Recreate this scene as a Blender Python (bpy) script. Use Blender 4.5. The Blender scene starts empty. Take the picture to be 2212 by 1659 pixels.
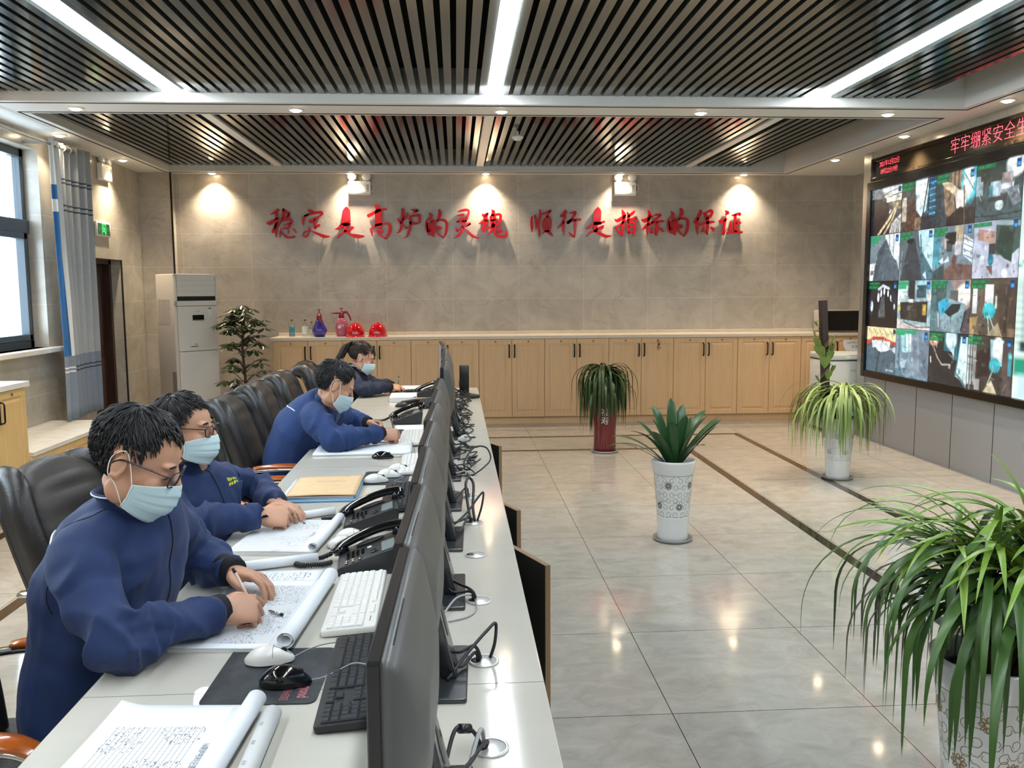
import bpy, bmesh, math, random
import numpy as np
from mathutils import Vector, Matrix, Euler, noise as mnoise
SC = bpy.context.scene
COL = SC.collection
PI = math.pi
rnd = random.Random(7)

# ------------------------------------------------------------------ camera
CAM_F, CAM_YAW, CAM_PITCH, CAM_ROLL, CAM_H = 1865.3, 0.064046, 0.107878, -0.005878, 1.6297
cy, sy, cp, sp = math.cos(CAM_YAW), math.sin(CAM_YAW), math.cos(CAM_PITCH), math.sin(CAM_PITCH)
fwd = Vector((sy*cp, cy*cp, -sp)); rt = Vector((cy, -sy, 0)); up = rt.cross(fwd)
c_, s_ = math.cos(CAM_ROLL), math.sin(CAM_ROLL)
r2 = rt*c_ + up*s_; u2 = up*c_ - rt*s_
cam = bpy.data.cameras.new('camera')
cam.sensor_fit = 'HORIZONTAL'; cam.sensor_width = 36.0; cam.lens = 36.0*CAM_F/2212
cam.clip_start = 0.05; cam.clip_end = 200
camo = bpy.data.objects.new('camera', cam); COL.objects.link(camo)
camo.matrix_world = Matrix(((r2.x, u2.x, -fwd.x, 0), (r2.y, u2.y, -fwd.y, 0), (r2.z, u2.z, -fwd.z, CAM_H), (0, 0, 0, 1)))
SC.camera = camo

# ------------------------------------------------------------------ view + world
SC.view_settings.view_transform = 'Standard'
SC.view_settings.look = 'None'
SC.view_settings.gamma = 1.0
SC.view_settings.use_curve_mapping = False
SC.view_settings.exposure = 0.85
W = bpy.data.worlds.new('overcast_sky'); SC.world = W; W.use_nodes = True
bg = W.node_tree.nodes['Background']
bg.inputs[0].default_value = (0.80, 0.91, 1.0, 1); bg.inputs[1].default_value = 6.0
LED_STRENGTH = 24.0
SPOT_W = 80.0
SCREEN_STRENGTH = 0.62

# ------------------------------------------------------------------ helpers
def lin(c):
    o = []
    for x in c[:3]:
        x = x/255.0
        o.append(x/12.92 if x <= 0.04045 else ((x+0.055)/1.055)**2.4)
    return (o[0], o[1], o[2], 1.0)

MATS = {}
def mat(name, col, rough=0.5, metal=0.0, spec=0.5, var=None, bump=None, coat=0.0, emis=None, alpha=None, trans=0.0, stretch=None, sheen=0.0, sss=0.0):
    """principled surface; var=(scale, second colour, contrast); bump=(scale, strength)"""
    if name in MATS: return MATS[name]
    m = bpy.data.materials.new(name); m.use_nodes = True
    nt = m.node_tree; N = nt.nodes; L = nt.links
    b = N['Principled BSDF']
    b.inputs['Base Color'].default_value = lin(col)
    b.inputs['Roughness'].default_value = rough
    b.inputs['Metallic'].default_value = metal
    b.inputs['Specular IOR Level'].default_value = spec
    b.inputs['Coat Weight'].default_value = coat
    b.inputs['Coat Roughness'].default_value = 0.08
    if sheen: b.inputs['Sheen Weight'].default_value = sheen; b.inputs['Sheen Roughness'].default_value = 0.5
    if sss: b.inputs['Subsurface Weight'].default_value = sss; b.inputs['Subsurface Radius'].default_value = (0.012, 0.004, 0.002)
    if trans: b.inputs['Transmission Weight'].default_value = trans
    if alpha is not None: b.inputs['Alpha'].default_value = alpha
    if emis:
        b.inputs['Emission Color'].default_value = lin(emis[0]); b.inputs['Emission Strength'].default_value = emis[1]
    tc = None
    if var or bump:
        tc = N.new('ShaderNodeTexCoord')
        src = tc.outputs['Object']
        if stretch:
            mp = N.new('ShaderNodeMapping'); mp.inputs['Scale'].default_value = stretch
            L.new(src, mp.inputs['Vector']); src = mp.outputs['Vector']
    if var:
        n = N.new('ShaderNodeTexNoise'); n.inputs['Scale'].default_value = var[0]; n.inputs['Detail'].default_value = 6
        n.inputs['Roughness'].default_value = 0.6
        L.new(src, n.inputs['Vector'])
        r = N.new('ShaderNodeValToRGB'); k = var[2] if len(var) > 2 else 0.2
        r.color_ramp.elements[0].position = 0.5-k; r.color_ramp.elements[1].position = 0.5+k
        r.color_ramp.elements[0].color = lin(col); r.color_ramp.elements[1].color = lin(var[1])
        L.new(n.outputs['Fac'], r.inputs['Fac']); L.new(r.outputs['Color'], b.inputs['Base Color'])
    if bump:
        n2 = N.new('ShaderNodeTexNoise'); n2.inputs['Scale'].default_value = bump[0]; n2.inputs['Detail'].default_value = 4
        L.new(src, n2.inputs['Vector'])
        bp = N.new('ShaderNodeBump'); bp.inputs['Strength'].default_value = bump[1]; bp.inputs['Distance'].default_value = 0.01
        L.new(n2.outputs['Fac'], bp.inputs['Height']); L.new(bp.outputs['Normal'], b.inputs['Normal'])
    MATS[name] = m
    return m

class MB:
    """collects shapes, then links them as one mesh object"""
    def __init__(s): s.v = []; s.f = []; s.m = []; s.s = []
    def add(s, vs, fs, mi=0, smooth=False):
        o = len(s.v); s.v.extend([tuple(v) for v in vs])
        for f in fs:
            s.f.append([i+o for i in f]); s.m.append(mi); s.s.append(smooth)
        return s
    def box(s, x0, x1, y0, y1, z0, z1, mi=0, T=None):
        vs = [Vector(p) for p in ((x0,y0,z0),(x1,y0,z0),(x1,y1,z0),(x0,y1,z0),(x0,y0,z1),(x1,y0,z1),(x1,y1,z1),(x0,y1,z1))]
        if T is not None: vs = [T @ v for v in vs]
        return s.add(vs, [(0,3,2,1),(4,5,6,7),(0,1,5,4),(1,2,6,5),(2,3,7,6),(3,0,4,7)], mi)
    def rbox(s, x0, x1, y0, y1, z0, z1, r=0.01, mi=0, T=None, seg=4, tap=0.0):
        """box with rounded vertical edges and softened top/bottom"""
        cx, cy_, hx, hy = (x0+x1)/2, (y0+y1)/2, (x1-x0)/2, (y1-y0)/2
        def ring(ins, z):
            pts = []
            rr = max(r-ins, 0.0004)
            for qx, qy, a0 in ((1,1,0),(-1,1,PI/2),(-1,-1,PI),(1,-1,1.5*PI)):
                for k in range(seg+1):
                    a = a0+PI/2*k/seg
                    pts.append((cx+qx*(hx-r)+math.cos(a)*rr, cy_+qy*(hy-r)+math.sin(a)*rr, z))
            return pts
        e = min(r*0.5, (z1-z0)*0.3)
        return s.loft([ring(e, z0), ring(0, z0+e), ring(0, z1-e), ring(e*0.35, z1-e*0.3), ring(e, z1)], mi, True, True, T=T)
    def loft(s, rings, mi=0, caps=True, smooth=True, closed=True, T=None):
        n = len(rings[0]); vs = [Vector(p) for r in rings for p in r]
        if T is not None: vs = [T @ v for v in vs]
        fs = []
        for i in range(len(rings)-1):
            for j in range(n if closed else n-1):
                k = (j+1) % n
                fs.append((i*n+j, i*n+k, (i+1)*n+k, (i+1)*n+j))
        s.add(vs, fs, mi, smooth)
        if caps and closed:
            o = len(s.v)-len(vs)
            s.f.append([o+j for j in range(n)][::-1]); s.m.append(mi); s.s.append(False)
            s.f.append([o+(len(rings)-1)*n+j for j in range(n)]); s.m.append(mi); s.s.append(False)
        return s
    def tube(s, pts, r, seg=8, mi=0, caps=True, flat=1.0, upv=None, smooth=True, T=None):
        pts = [Vector(p) for p in pts]; n = len(pts)
        rs = r if isinstance(r, (list, tuple)) else [r]*n
        rings = []; prev = None
        for i in range(n):
            t = (pts[min(i+1, n-1)]-pts[max(i-1, 0)])
            if t.length < 1e-9: t = Vector((0,0,1))
            t.normalize()
            if prev is None:
                a = Vector(upv) if upv else (Vector((0,0,1)) if abs(t.z) < 0.9 else Vector((1,0,0)))
            else: a = prev
            nrm = (a - t*a.dot(t))
            if nrm.length < 1e-6: nrm = t.orthogonal()
            nrm.normalize(); prev = nrm
            bn = t.cross(nrm)
            rr = rs[i]
            ra, rb = (rr if isinstance(rr, (list, tuple)) else (rr, rr*flat))
            rings.append([pts[i]+nrm*math.cos(2*PI*k/seg)*ra+bn*math.sin(2*PI*k/seg)*rb for k in range(seg)])
        return s.loft(rings, mi, caps, smooth, T=T)
    def cyl(s, p0, p1, r, seg=16, mi=0, r1=None, smooth=True, T=None):
        return s.tube([p0, p1], [r, r if r1 is None else r1], seg, mi, True, smooth=smooth, T=T)
    def lathe(s, prof, seg=32, c=(0,0,0), mi=0, caps=True, smooth=True, T=None):
        rings = [[(c[0]+r*math.cos(2*PI*k/seg), c[1]+r*math.sin(2*PI*k/seg), c[2]+z) for k in range(seg)] for r, z in prof]
        return s.loft(rings, mi, caps, smooth, T=T)
    def ell(s, c, r, R=None, u=16, v=10, mi=0, T=None):
        c = Vector(c); vs = [(0,0,-1)]; fs = []
        for i in range(1, v):
            a = -PI/2+PI*i/v
            for k in range(u):
                b = 2*PI*k/u; vs.append((math.cos(a)*math.cos(b), math.cos(a)*math.sin(b), math.sin(a)))
        vs.append((0,0,1)); q = []
        for p in vs:
            w = Vector((p[0]*r[0], p[1]*r[1], p[2]*r[2]))
            if R is not None: w = R @ w
            w = w+c
            if T is not None: w = T @ w
            q.append(w)
        for k in range(u):
            fs.append((0, 1+(k+1) % u, 1+k))
            for i in range(v-2):
                a = 1+i*u+k; b = 1+i*u+(k+1) % u
                fs.append((a, b, b+u, a+u))
            e = 1+(v-2)*u
            fs.append((e+k, e+(k+1) % u, len(vs)-1))
        return s.add(q, fs, mi, True)
    def prism(s, poly, z0, z1, mi=0, T=None, smooth=False):
        n = len(poly); a = [Vector((p[0], p[1], z0)) for p in poly]+[Vector((p[0], p[1], z1)) for p in poly]
        if T is not None: a = [T @ v for v in a]
        fs = [list(range(n))[::-1], list(range(n, 2*n))]+[(i, (i+1) % n, n+(i+1) % n, n+i) for i in range(n)]
        return s.add(a, fs, mi, smooth)
    def quad(s, a, b, c, d, mi=0): return s.add([a, b, c, d], [(0,1,2,3)], mi)
    def grid(s, fn, nu, nv, mi=0, smooth=True, T=None):
        vs = [Vector(fn(i/nu, j/nv)) for j in range(nv+1) for i in range(nu+1)]
        if T is not None: vs = [T @ v for v in vs]
        fs = [(j*(nu+1)+i, j*(nu+1)+i+1, (j+1)*(nu+1)+i+1, (j+1)*(nu+1)+i) for j in range(nv) for i in range(nu)]
        return s.add(vs, fs, mi, smooth)
    def mesh(s, name):
        me = bpy.data.meshes.new(name); me.from_pydata(s.v, [], s.f); 
        me.polygons.foreach_set('material_index', s.m); me.polygons.foreach_set('use_smooth', s.s)
        me.update(); return me
    def build(s, name, mats, parent=None, loc=None, rotz=None, bevel=None, solid=None, sub=None):
        me = s.mesh(name)
        for m in (mats if isinstance(mats, (list, tuple)) else [mats]): me.materials.append(m)
        return link(name, me, parent, loc, rotz, bevel, solid, sub)

def link(name, me, parent=None, loc=None, rotz=None, bevel=None, solid=None, sub=None):
    o = bpy.data.objects.new(name, me); COL.objects.link(o)
    if parent is not None: o.parent = parent
    if loc is not None: o.location = loc
    if rotz is not None: o.rotation_euler = (0, 0, rotz)
    if solid:
        md = o.modifiers.new('thickness', 'SOLIDIFY'); md.thickness = solid; md.offset = 0
    if bevel:
        md = o.modifiers.new('edge', 'BEVEL'); md.width = bevel; md.segments = 2; md.limit_method = 'ANGLE'; md.angle_limit = 0.6
        md.harden_normals = False
    if sub:
        md = o.modifiers.new('round', 'SUBSURF'); md.levels = sub; md.render_levels = sub
    return o

def tag(o, label, cat, group=None, kind=None):
    o['label'] = label; o['category'] = cat
    if group: o['group'] = group
    if kind: o['kind'] = kind
    return o
def thing(name, label, cat, loc=(0,0,0), rotz=0.0, group=None):
    o = bpy.data.objects.new(name, None); COL.objects.link(o)
    o.empty_display_size = 0.05; o.location = loc; o.rotation_euler = (0, 0, rotz)
    return tag(o, label, cat, group)
def kids(o): return [c for c in COL.objects if c.parent == o]
def dup(root, loc, rotz=None, label=None):
    """a copy of a thing with copies of its parts and sub-parts (mesh data shared)"""
    def rec(o, par):
        c = o.copy(); COL.objects.link(c)
        if par is not None: c.parent = par
        for k in list(o.children): rec(k, c)
        return c
    r = rec(root, None); r.location = loc
    if rotz is not None: r.rotation_euler = (0, 0, rotz)
    if label: r['label'] = label
    return r
def struct(o): o['kind'] = 'structure'; return o
def RZ(a): return Matrix.Rotation(a, 4, 'Z')
def TR(x, y, z): return Matrix.Translation((x, y, z))
def smoothpath(pts, n=6):
    """Catmull-Rom through the points"""
    P = [Vector(p) for p in pts]; P = [P[0]*2-P[1]]+P+[P[-1]*2-P[-2]]; out = []
    for i in range(1, len(P)-2):
        for k in range(n):
            t = k/n; a, b, c, d = P[i-1], P[i], P[i+1], P[i+2]
            out.append(0.5*((2*b)+(c-a)*t+(2*a-5*b+4*c-d)*t*t+(3*b-a-3*c+d)*t**3))
    out.append(P[-2]); return out
def text_mesh(txt, size, extrude=0.0, offset=0.0, align='CENTER', shear=0.0):
    cu = bpy.data.curves.new('lettering', 'FONT'); cu.body = txt; cu.size = size; cu.extrude = extrude; cu.offset = offset
    cu.align_x = align; cu.align_y = 'CENTER'; cu.shear = shear; cu.resolution_u = 3
    ob = bpy.data.objects.new('lettering', cu); COL.objects.link(ob)
    dg = bpy.context.evaluated_depsgraph_get(); dg.update()
    me = bpy.data.meshes.new_from_object(ob.evaluated_get(dg))
    bpy.data.objects.remove(ob); bpy.data.curves.remove(cu)
    return me
def text_into(mb, txt, size, T, mi=0, extrude=0.0, offset=0.0, align='CENTER', sx=1.0):
    me = text_mesh(txt, size, extrude, offset, align)
    mb.add([T @ Vector((v.co.x*sx, v.co.y, v.co.z)) for v in me.vertices], [list(p.vertices) for p in me.polygons], mi)
    bpy.data.meshes.remove(me)
# ------------------------------------------------------------------ setting: materials
CEIL = 3.07
def tile_wall_mat(name, along, off, zoff, c1, c2, rough=0.22):
    m = bpy.data.materials.new(name); m.use_nodes = True; nt = m.node_tree; N = nt.nodes; L = nt.links
    b = N['Principled BSDF']; g = N.new('ShaderNodeNewGeometry'); sx = N.new('ShaderNodeSeparateXYZ'); L.new(g.outputs['Position'], sx.inputs[0])
    cx = N.new('ShaderNodeCombineXYZ')
    a1 = N.new('ShaderNodeMath'); a1.operation = 'ADD'; a1.inputs[1].default_value = off; L.new(sx.outputs[along], a1.inputs[0])
    a2 = N.new('ShaderNodeMath'); a2.operation = 'ADD'; a2.inputs[1].default_value = zoff; L.new(sx.outputs['Z'], a2.inputs[0])
    L.new(a1.outputs[0], cx.inputs[0]); L.new(a2.outputs[0], cx.inputs[1])
    br = N.new('ShaderNodeTexBrick'); br.offset = 0.0; br.inputs['Scale'].default_value = 1.0; br.inputs['Brick Width'].default_value = 0.83
    br.inputs['Row Height'].default_value = 0.41; br.inputs['Mortar Size'].default_value = 0.0019; br.inputs['Mortar Smooth'].default_value = 0.3
    br.inputs['Color1'].default_value = (1, 1, 1, 1); br.inputs['Color2'].default_value = (0.93, 0.93, 0.93, 1); br.inputs['Mortar'].default_value = (1.45, 1.42, 1.36, 1)
    L.new(cx.outputs[0], br.inputs['Vector'])
    n = N.new('ShaderNodeTexNoise'); n.inputs['Scale'].default_value = 2.6; n.inputs['Detail'].default_value = 9; n.inputs['Roughness'].default_value = 0.66; n.inputs['Distortion'].default_value = 0.6
    L.new(g.outputs['Position'], n.inputs['Vector'])
    r = N.new('ShaderNodeValToRGB'); r.color_ramp.elements[0].position = 0.33; r.color_ramp.elements[1].position = 0.68
    r.color_ramp.elements[0].color = lin(c1); r.color_ramp.elements[1].color = lin(c2); L.new(n.outputs['Fac'], r.inputs['Fac'])
    # thin diagonal veins
    mp = N.new('ShaderNodeMapping'); mp.inputs['Rotation'].default_value = (0, 0.6, 0.5); mp.inputs['Scale'].default_value = (0.9, 0.9, 1.5); L.new(g.outputs['Position'], mp.inputs['Vector'])
    n2 = N.new('ShaderNodeTexNoise'); n2.inputs['Scale'].default_value = 1.3; n2.inputs['Detail'].default_value = 5; n2.inputs['Distortion'].default_value = 1.2; L.new(mp.outputs[0], n2.inputs['Vector'])
    s1 = N.new('ShaderNodeMath'); s1.operation = 'SUBTRACT'; s1.inputs[1].default_value = 0.5; L.new(n2.outputs['Fac'], s1.inputs[0])
    s2 = N.new('ShaderNodeMath'); s2.operation = 'ABSOLUTE'; L.new(s1.outputs[0], s2.inputs[0])
    r2 = N.new('ShaderNodeValToRGB'); r2.color_ramp.elements[0].position = 0.0; r2.color_ramp.elements[1].position = 0.010
    r2.color_ramp.elements[0].color = (0.87, 0.86, 0.85, 1); r2.color_ramp.elements[1].color = (1, 1, 1, 1); L.new(s2.outputs[0], r2.inputs['Fac'])
    x1 = N.new('ShaderNodeMix'); x1.data_type = 'RGBA'; x1.blend_type = 'MULTIPLY'; x1.inputs[0].default_value = 1.0
    L.new(r.outputs['Color'], x1.inputs[6]); L.new(r2.outputs['Color'], x1.inputs[7])
    x2 = N.new('ShaderNodeMix'); x2.data_type = 'RGBA'; x2.blend_type = 'MULTIPLY'; x2.inputs[0].default_value = 1.0
    L.new(x1.outputs[2], x2.inputs[6]); L.new(br.outputs['Color'], x2.inputs[7])
    L.new(x2.outputs[2], b.inputs['Base Color']); b.inputs['Roughness'].default_value = rough
    MATS[name] = m; return m
def floor_mat():
    m = bpy.data.materials.new('polished_floor_tile'); m.use_nodes = True; nt = m.node_tree; N = nt.nodes; L = nt.links
    b = N['Principled BSDF']; g = N.new('ShaderNodeNewGeometry')
    mp = N.new('ShaderNodeMapping'); mp.inputs['Location'].default_value = (-0.815+8.0, -3.134+8.0, 0); L.new(g.outputs['Position'], mp.inputs['Vector'])
    br = N.new('ShaderNodeTexBrick'); br.offset = 0.0; br.inputs['Scale'].default_value = 1.0; br.inputs['Brick Width'].default_value = 0.8
    br.inputs['Row Height'].default_value = 0.8; br.inputs['Mortar Size'].default_value = 0.0018; br.inputs['Mortar Smooth'].default_value = 0.1
    br.inputs['Color1'].default_value = (1, 1, 1, 1); br.inputs['Color2'].default_value = (0.94, 0.94, 0.94, 1); br.inputs['Mortar'].default_value = (0.10, 0.09, 0.08, 1)
    L.new(mp.outputs[0], br.inputs['Vector'])
    n = N.new('ShaderNodeTexNoise'); n.inputs['Scale'].default_value = 4.5; n.inputs['Detail'].default_value = 9; n.inputs['Roughness'].default_value = 0.7; n.inputs['Distortion'].default_value = 0.8
    mp2 = N.new('ShaderNodeMapping'); mp2.inputs['Scale'].default_value = (1.3, 2.0, 1.0); L.new(g.outputs['Position'], mp2.inputs['Vector']); L.new(mp2.outputs[0], n.inputs['Vector'])
    r = N.new('ShaderNodeValToRGB'); e = r.color_ramp.elements; e[0].position = 0.33; e[1].position = 0.70
    e[0].color = lin((154, 149, 141)); e[1].color = lin((178, 173, 165)); L.new(n.outputs['Fac'], r.inputs['Fac'])
    n3 = N.new('ShaderNodeTexNoise'); n3.inputs['Scale'].default_value = 1.1; n3.inputs['Detail'].default_value = 2; L.new(g.outputs['Position'], n3.inputs['Vector'])
    r3 = N.new('ShaderNodeValToRGB'); r3.color_ramp.elements[0].position = 0.4; r3.color_ramp.elements[1].position = 0.62
    r3.color_ramp.elements[0].color = (0.99, 0.96, 0.93, 1); r3.color_ramp.elements[1].color = (0.96, 0.99, 0.98, 1); L.new(n3.outputs['Fac'], r3.inputs['Fac'])
    x0 = N.new('ShaderNodeMix'); x0.data_type = 'RGBA'; x0.blend_type = 'MULTIPLY'; x0.inputs[0].default_value = 1.0
    L.new(r.outputs['Color'], x0.inputs[6]); L.new(r3.outputs['Color'], x0.inputs[7])
    x2 = N.new('ShaderNodeMix'); x2.data_type = 'RGBA'; x2.blend_type = 'MULTIPLY'; x2.inputs[0].default_value = 1.0
    L.new(x0.outputs[2], x2.inputs[6]); L.new(br.outputs['Color'], x2.inputs[7])
    L.new(x2.outputs[2], b.inputs['Base Color']); b.inputs['Roughness'].default_value = 0.07
    b.inputs['Specular IOR Level'].default_value = 0.75
    MATS['floor'] = m; return m

M_WALLF = tile_wall_mat('grey_stone_wall_tile', 'X', 1.692+8.3, -2.757+4.1, (164, 155, 143), (188, 180, 168))
M_WALLL = tile_wall_mat('grey_stone_side_tile', 'Y', 0.2, -2.757+4.1, (160, 153, 140), (184, 177, 163))
M_FLOOR = floor_mat()
M_INLAY = mat('dark_stone_inlay', (34, 29, 26), 0.08, var=(7, (58, 48, 42), 0.15), spec=0.7)
M_CEIL = mat('white_painted_ceiling', (214, 213, 208), 0.6)
M_GROOVE = mat('dark_ceiling_groove', (18, 16, 15), 0.8)
M_SLAT = mat('dark_grey_ceiling_slat', (72, 78, 76), 0.12, metal=0.5, var=(0.9, (90, 94, 90), 0.3))
M_VOID = mat('black_ceiling_void', (6, 6, 7), 0.9)
M_FASCIA = mat('white_tray_fascia', (206, 205, 200), 0.42)
M_GREYPANEL = mat('satin_grey_wall_panel', (150, 152, 154), 0.38, metal=0.15)
M_SEAM = mat('panel_seam', (30, 30, 32), 0.8)
M_METALTRIM = mat('brushed_metal_trim', (168, 168, 164), 0.32, metal=0.7)
M_LEDW = mat('led_strip_diffuser', (255, 255, 255), 0.4, emis=((238, 247, 255), LED_STRENGTH))
M_DLIGHT = mat('downlight_lens', (255, 250, 235), 0.4, emis=((255, 226, 184), 22.0))
M_WHITEP = mat('white_plastic', (226, 226, 222), 0.35)
M_DARKWOOD = mat('dark_brown_door_wood', (44, 26, 20), 0.4, var=(5, (62, 38, 28), 0.2), stretch=(9, 9, 0.7))
M_SILL = mat('white_stone_sill', (216, 212, 202), 0.25, var=(9, (200, 195, 184), 0.2))
M_ALU = mat('dark_grey_window_frame', (62, 70, 76), 0.35, metal=0.4)
def glass_mat(name, tint=(0.93, 0.97, 1.0), refl=0.08, rough=0.02):
    m = bpy.data.materials.new(name); m.use_nodes = True; nt = m.node_tree; N = nt.nodes; L = nt.links
    for n in list(N):
        if n.type == 'BSDF_PRINCIPLED': N.remove(n)
    t = N.new('ShaderNodeBsdfTransparent'); t.inputs[0].default_value = (*tint, 1)
    g = N.new('ShaderNodeBsdfGlossy'); g.inputs['Roughness'].default_value = rough
    x = N.new('ShaderNodeMixShader'); x.inputs[0].default_value = refl
    L.new(t.outputs[0], x.inputs[1]); L.new(g.outputs[0], x.inputs[2]); L.new(x.outputs[0], N['Material Output'].inputs['Surface'])
    MATS[name] = m; return m
M_GLASS = glass_mat('window_glass')

# ------------------------------------------------------------------ setting: shell
XL, XR, YF, YB, XV = -3.8, 5.12, 11.0, -2.6, 4.455
def sbox(name, b, m, bevel=None):
    return struct(MB().box(*b).build(name, m, bevel=bevel))
sbox('floor', (XL-0.3, XR+0.2, YB-0.2, YF+0.2, -0.12, 0.0), M_FLOOR)
sbox('wall_far', (XL-0.3, XR+0.2, YF, YF+0.15, 0, 3.5), M_WALLF)
sbox('wall_behind', (XL-0.3, XR+0.2, YB-0.15, YB, 0, 3.5), M_WALLL)
# left wall with two windows and a door opening
wl = MB()
W1 = (6.64, 8.33, 1.13, 2.93); W2 = (1.6, 4.9, 1.13, 2.93); DR = (9.306, 10.205, 0.0, 2.0)
def lw(y0, y1, z0, z1): wl.box(XL-0.28, XL, y0, y1, z0, z1)
lw(YB, W2[0], 0, 3.5); lw(W2[1], W1[0], 0, 3.5); lw(W1[1], DR[0], 0, 3.5); lw(DR[1], YF, 0, 3.5)
for w in (W1, W2): lw(w[0], w[1], 0, w[2]); lw(w[0], w[1], w[3], 3.5)
lw(DR[0], DR[1], DR[3], 3.5)
struct(wl.build('wall_left', M_WALLL))
sbox('wall_right', (XR, XR+0.15, YB, YF, 0, 3.5), M_WALLL)
# stone pilaster in the far left corner with its dark joint
sbox('wall_pilaster', (XL, -3.42, 10.88, YF, 0, CEIL), M_WALLF)
struct(MB().box(-3.432, -3.412, 10.872, 10.884, 0, CEIL).build('trim_1', M_GROOVE))
# dark wooden door standing in the left wall opening
d = MB(); d.box(XL-0.24, XL-0.19, DR[0]+0.06, DR[1]-0.06, 0.005, DR[3]-0.05)
for z0, z1 in ((0.15, 0.9), (1.05, 1.85)): d.box(XL-0.195, XL-0.175, DR[0]+0.18, DR[1]-0.18, z0, z1)
struct(d.build('door_1', M_DARKWOOD, bevel=0.006))
d = MB(); d.box(XL-0.25, XL-0.12, DR[0]-0.0, DR[0]+0.06, 0, DR[3]); d.box(XL-0.25, XL-0.12, DR[1]-0.06, DR[1], 0, DR[3]); d.box(XL-0.25, XL-0.12, DR[0], DR[1], DR[3]-0.05, DR[3])
struct(d.build('trim_2', M_DARKWOOD))
sbox('trim_door_edge', (XL-0.012, XL+0.004, DR[1]-0.004, DR[1]+0.012, 0, DR[3]), M_GROOVE)
# windows: dark aluminium frame, fixed pane above, sash below
for idx, (w, trans) in enumerate(((W1, 2.235), (W2, 2.235))):
    x0, x1 = XL-0.20, XL-0.13
    f = MB(); y0, y1, z0, z1 = w
    f.box(x0, x1, y0, y0+0.07, z0, z1); f.box(x0, x1, y1-0.07, y1, z0, z1); f.box(x0, x1, y0, y1, z0, z0+0.07); f.box(x0, x1, y0, y1, z1-0.07, z1)
    f.box(x0, x1+0.02, y0, y1, trans-0.06, trans+0.06)
    ym = y0+0.38*(y1-y0)
    f.box(x0, x1, ym-0.04, ym+0.04, z0, z1)
    for a, b_ in ((y0+0.07, ym-0.04), (ym+0.04, y1-0.07)):
        for q in ((a, a+0.055, z0+0.07, trans-0.06), (b_-0.055, b_, z0+0.07, trans-0.06), (a, b_, z0+0.07, z0+0.125), (a, b_, trans-0.115, trans-0.06)):
            f.box(x0+0.02, x1+0.025, *q)
    wo = struct(f.build('window_%d' % (idx+1), M_ALU, bevel=0.004))
    for a, b_ in ((y0+0.07, ym-0.04), (ym+0.04, y1-0.07)):
        MB().box(x0+0.03, x0+0.036, a, b_, z0+0.07, z1-0.07).build('pane', M_GLASS, wo)
    struct(MB().box(XL-0.13, XL+0.10, y0-0.05, y1+0.17, z0-0.045, z0).build('trim_%d' % (idx+3), M_SILL, bevel=0.006))

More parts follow.
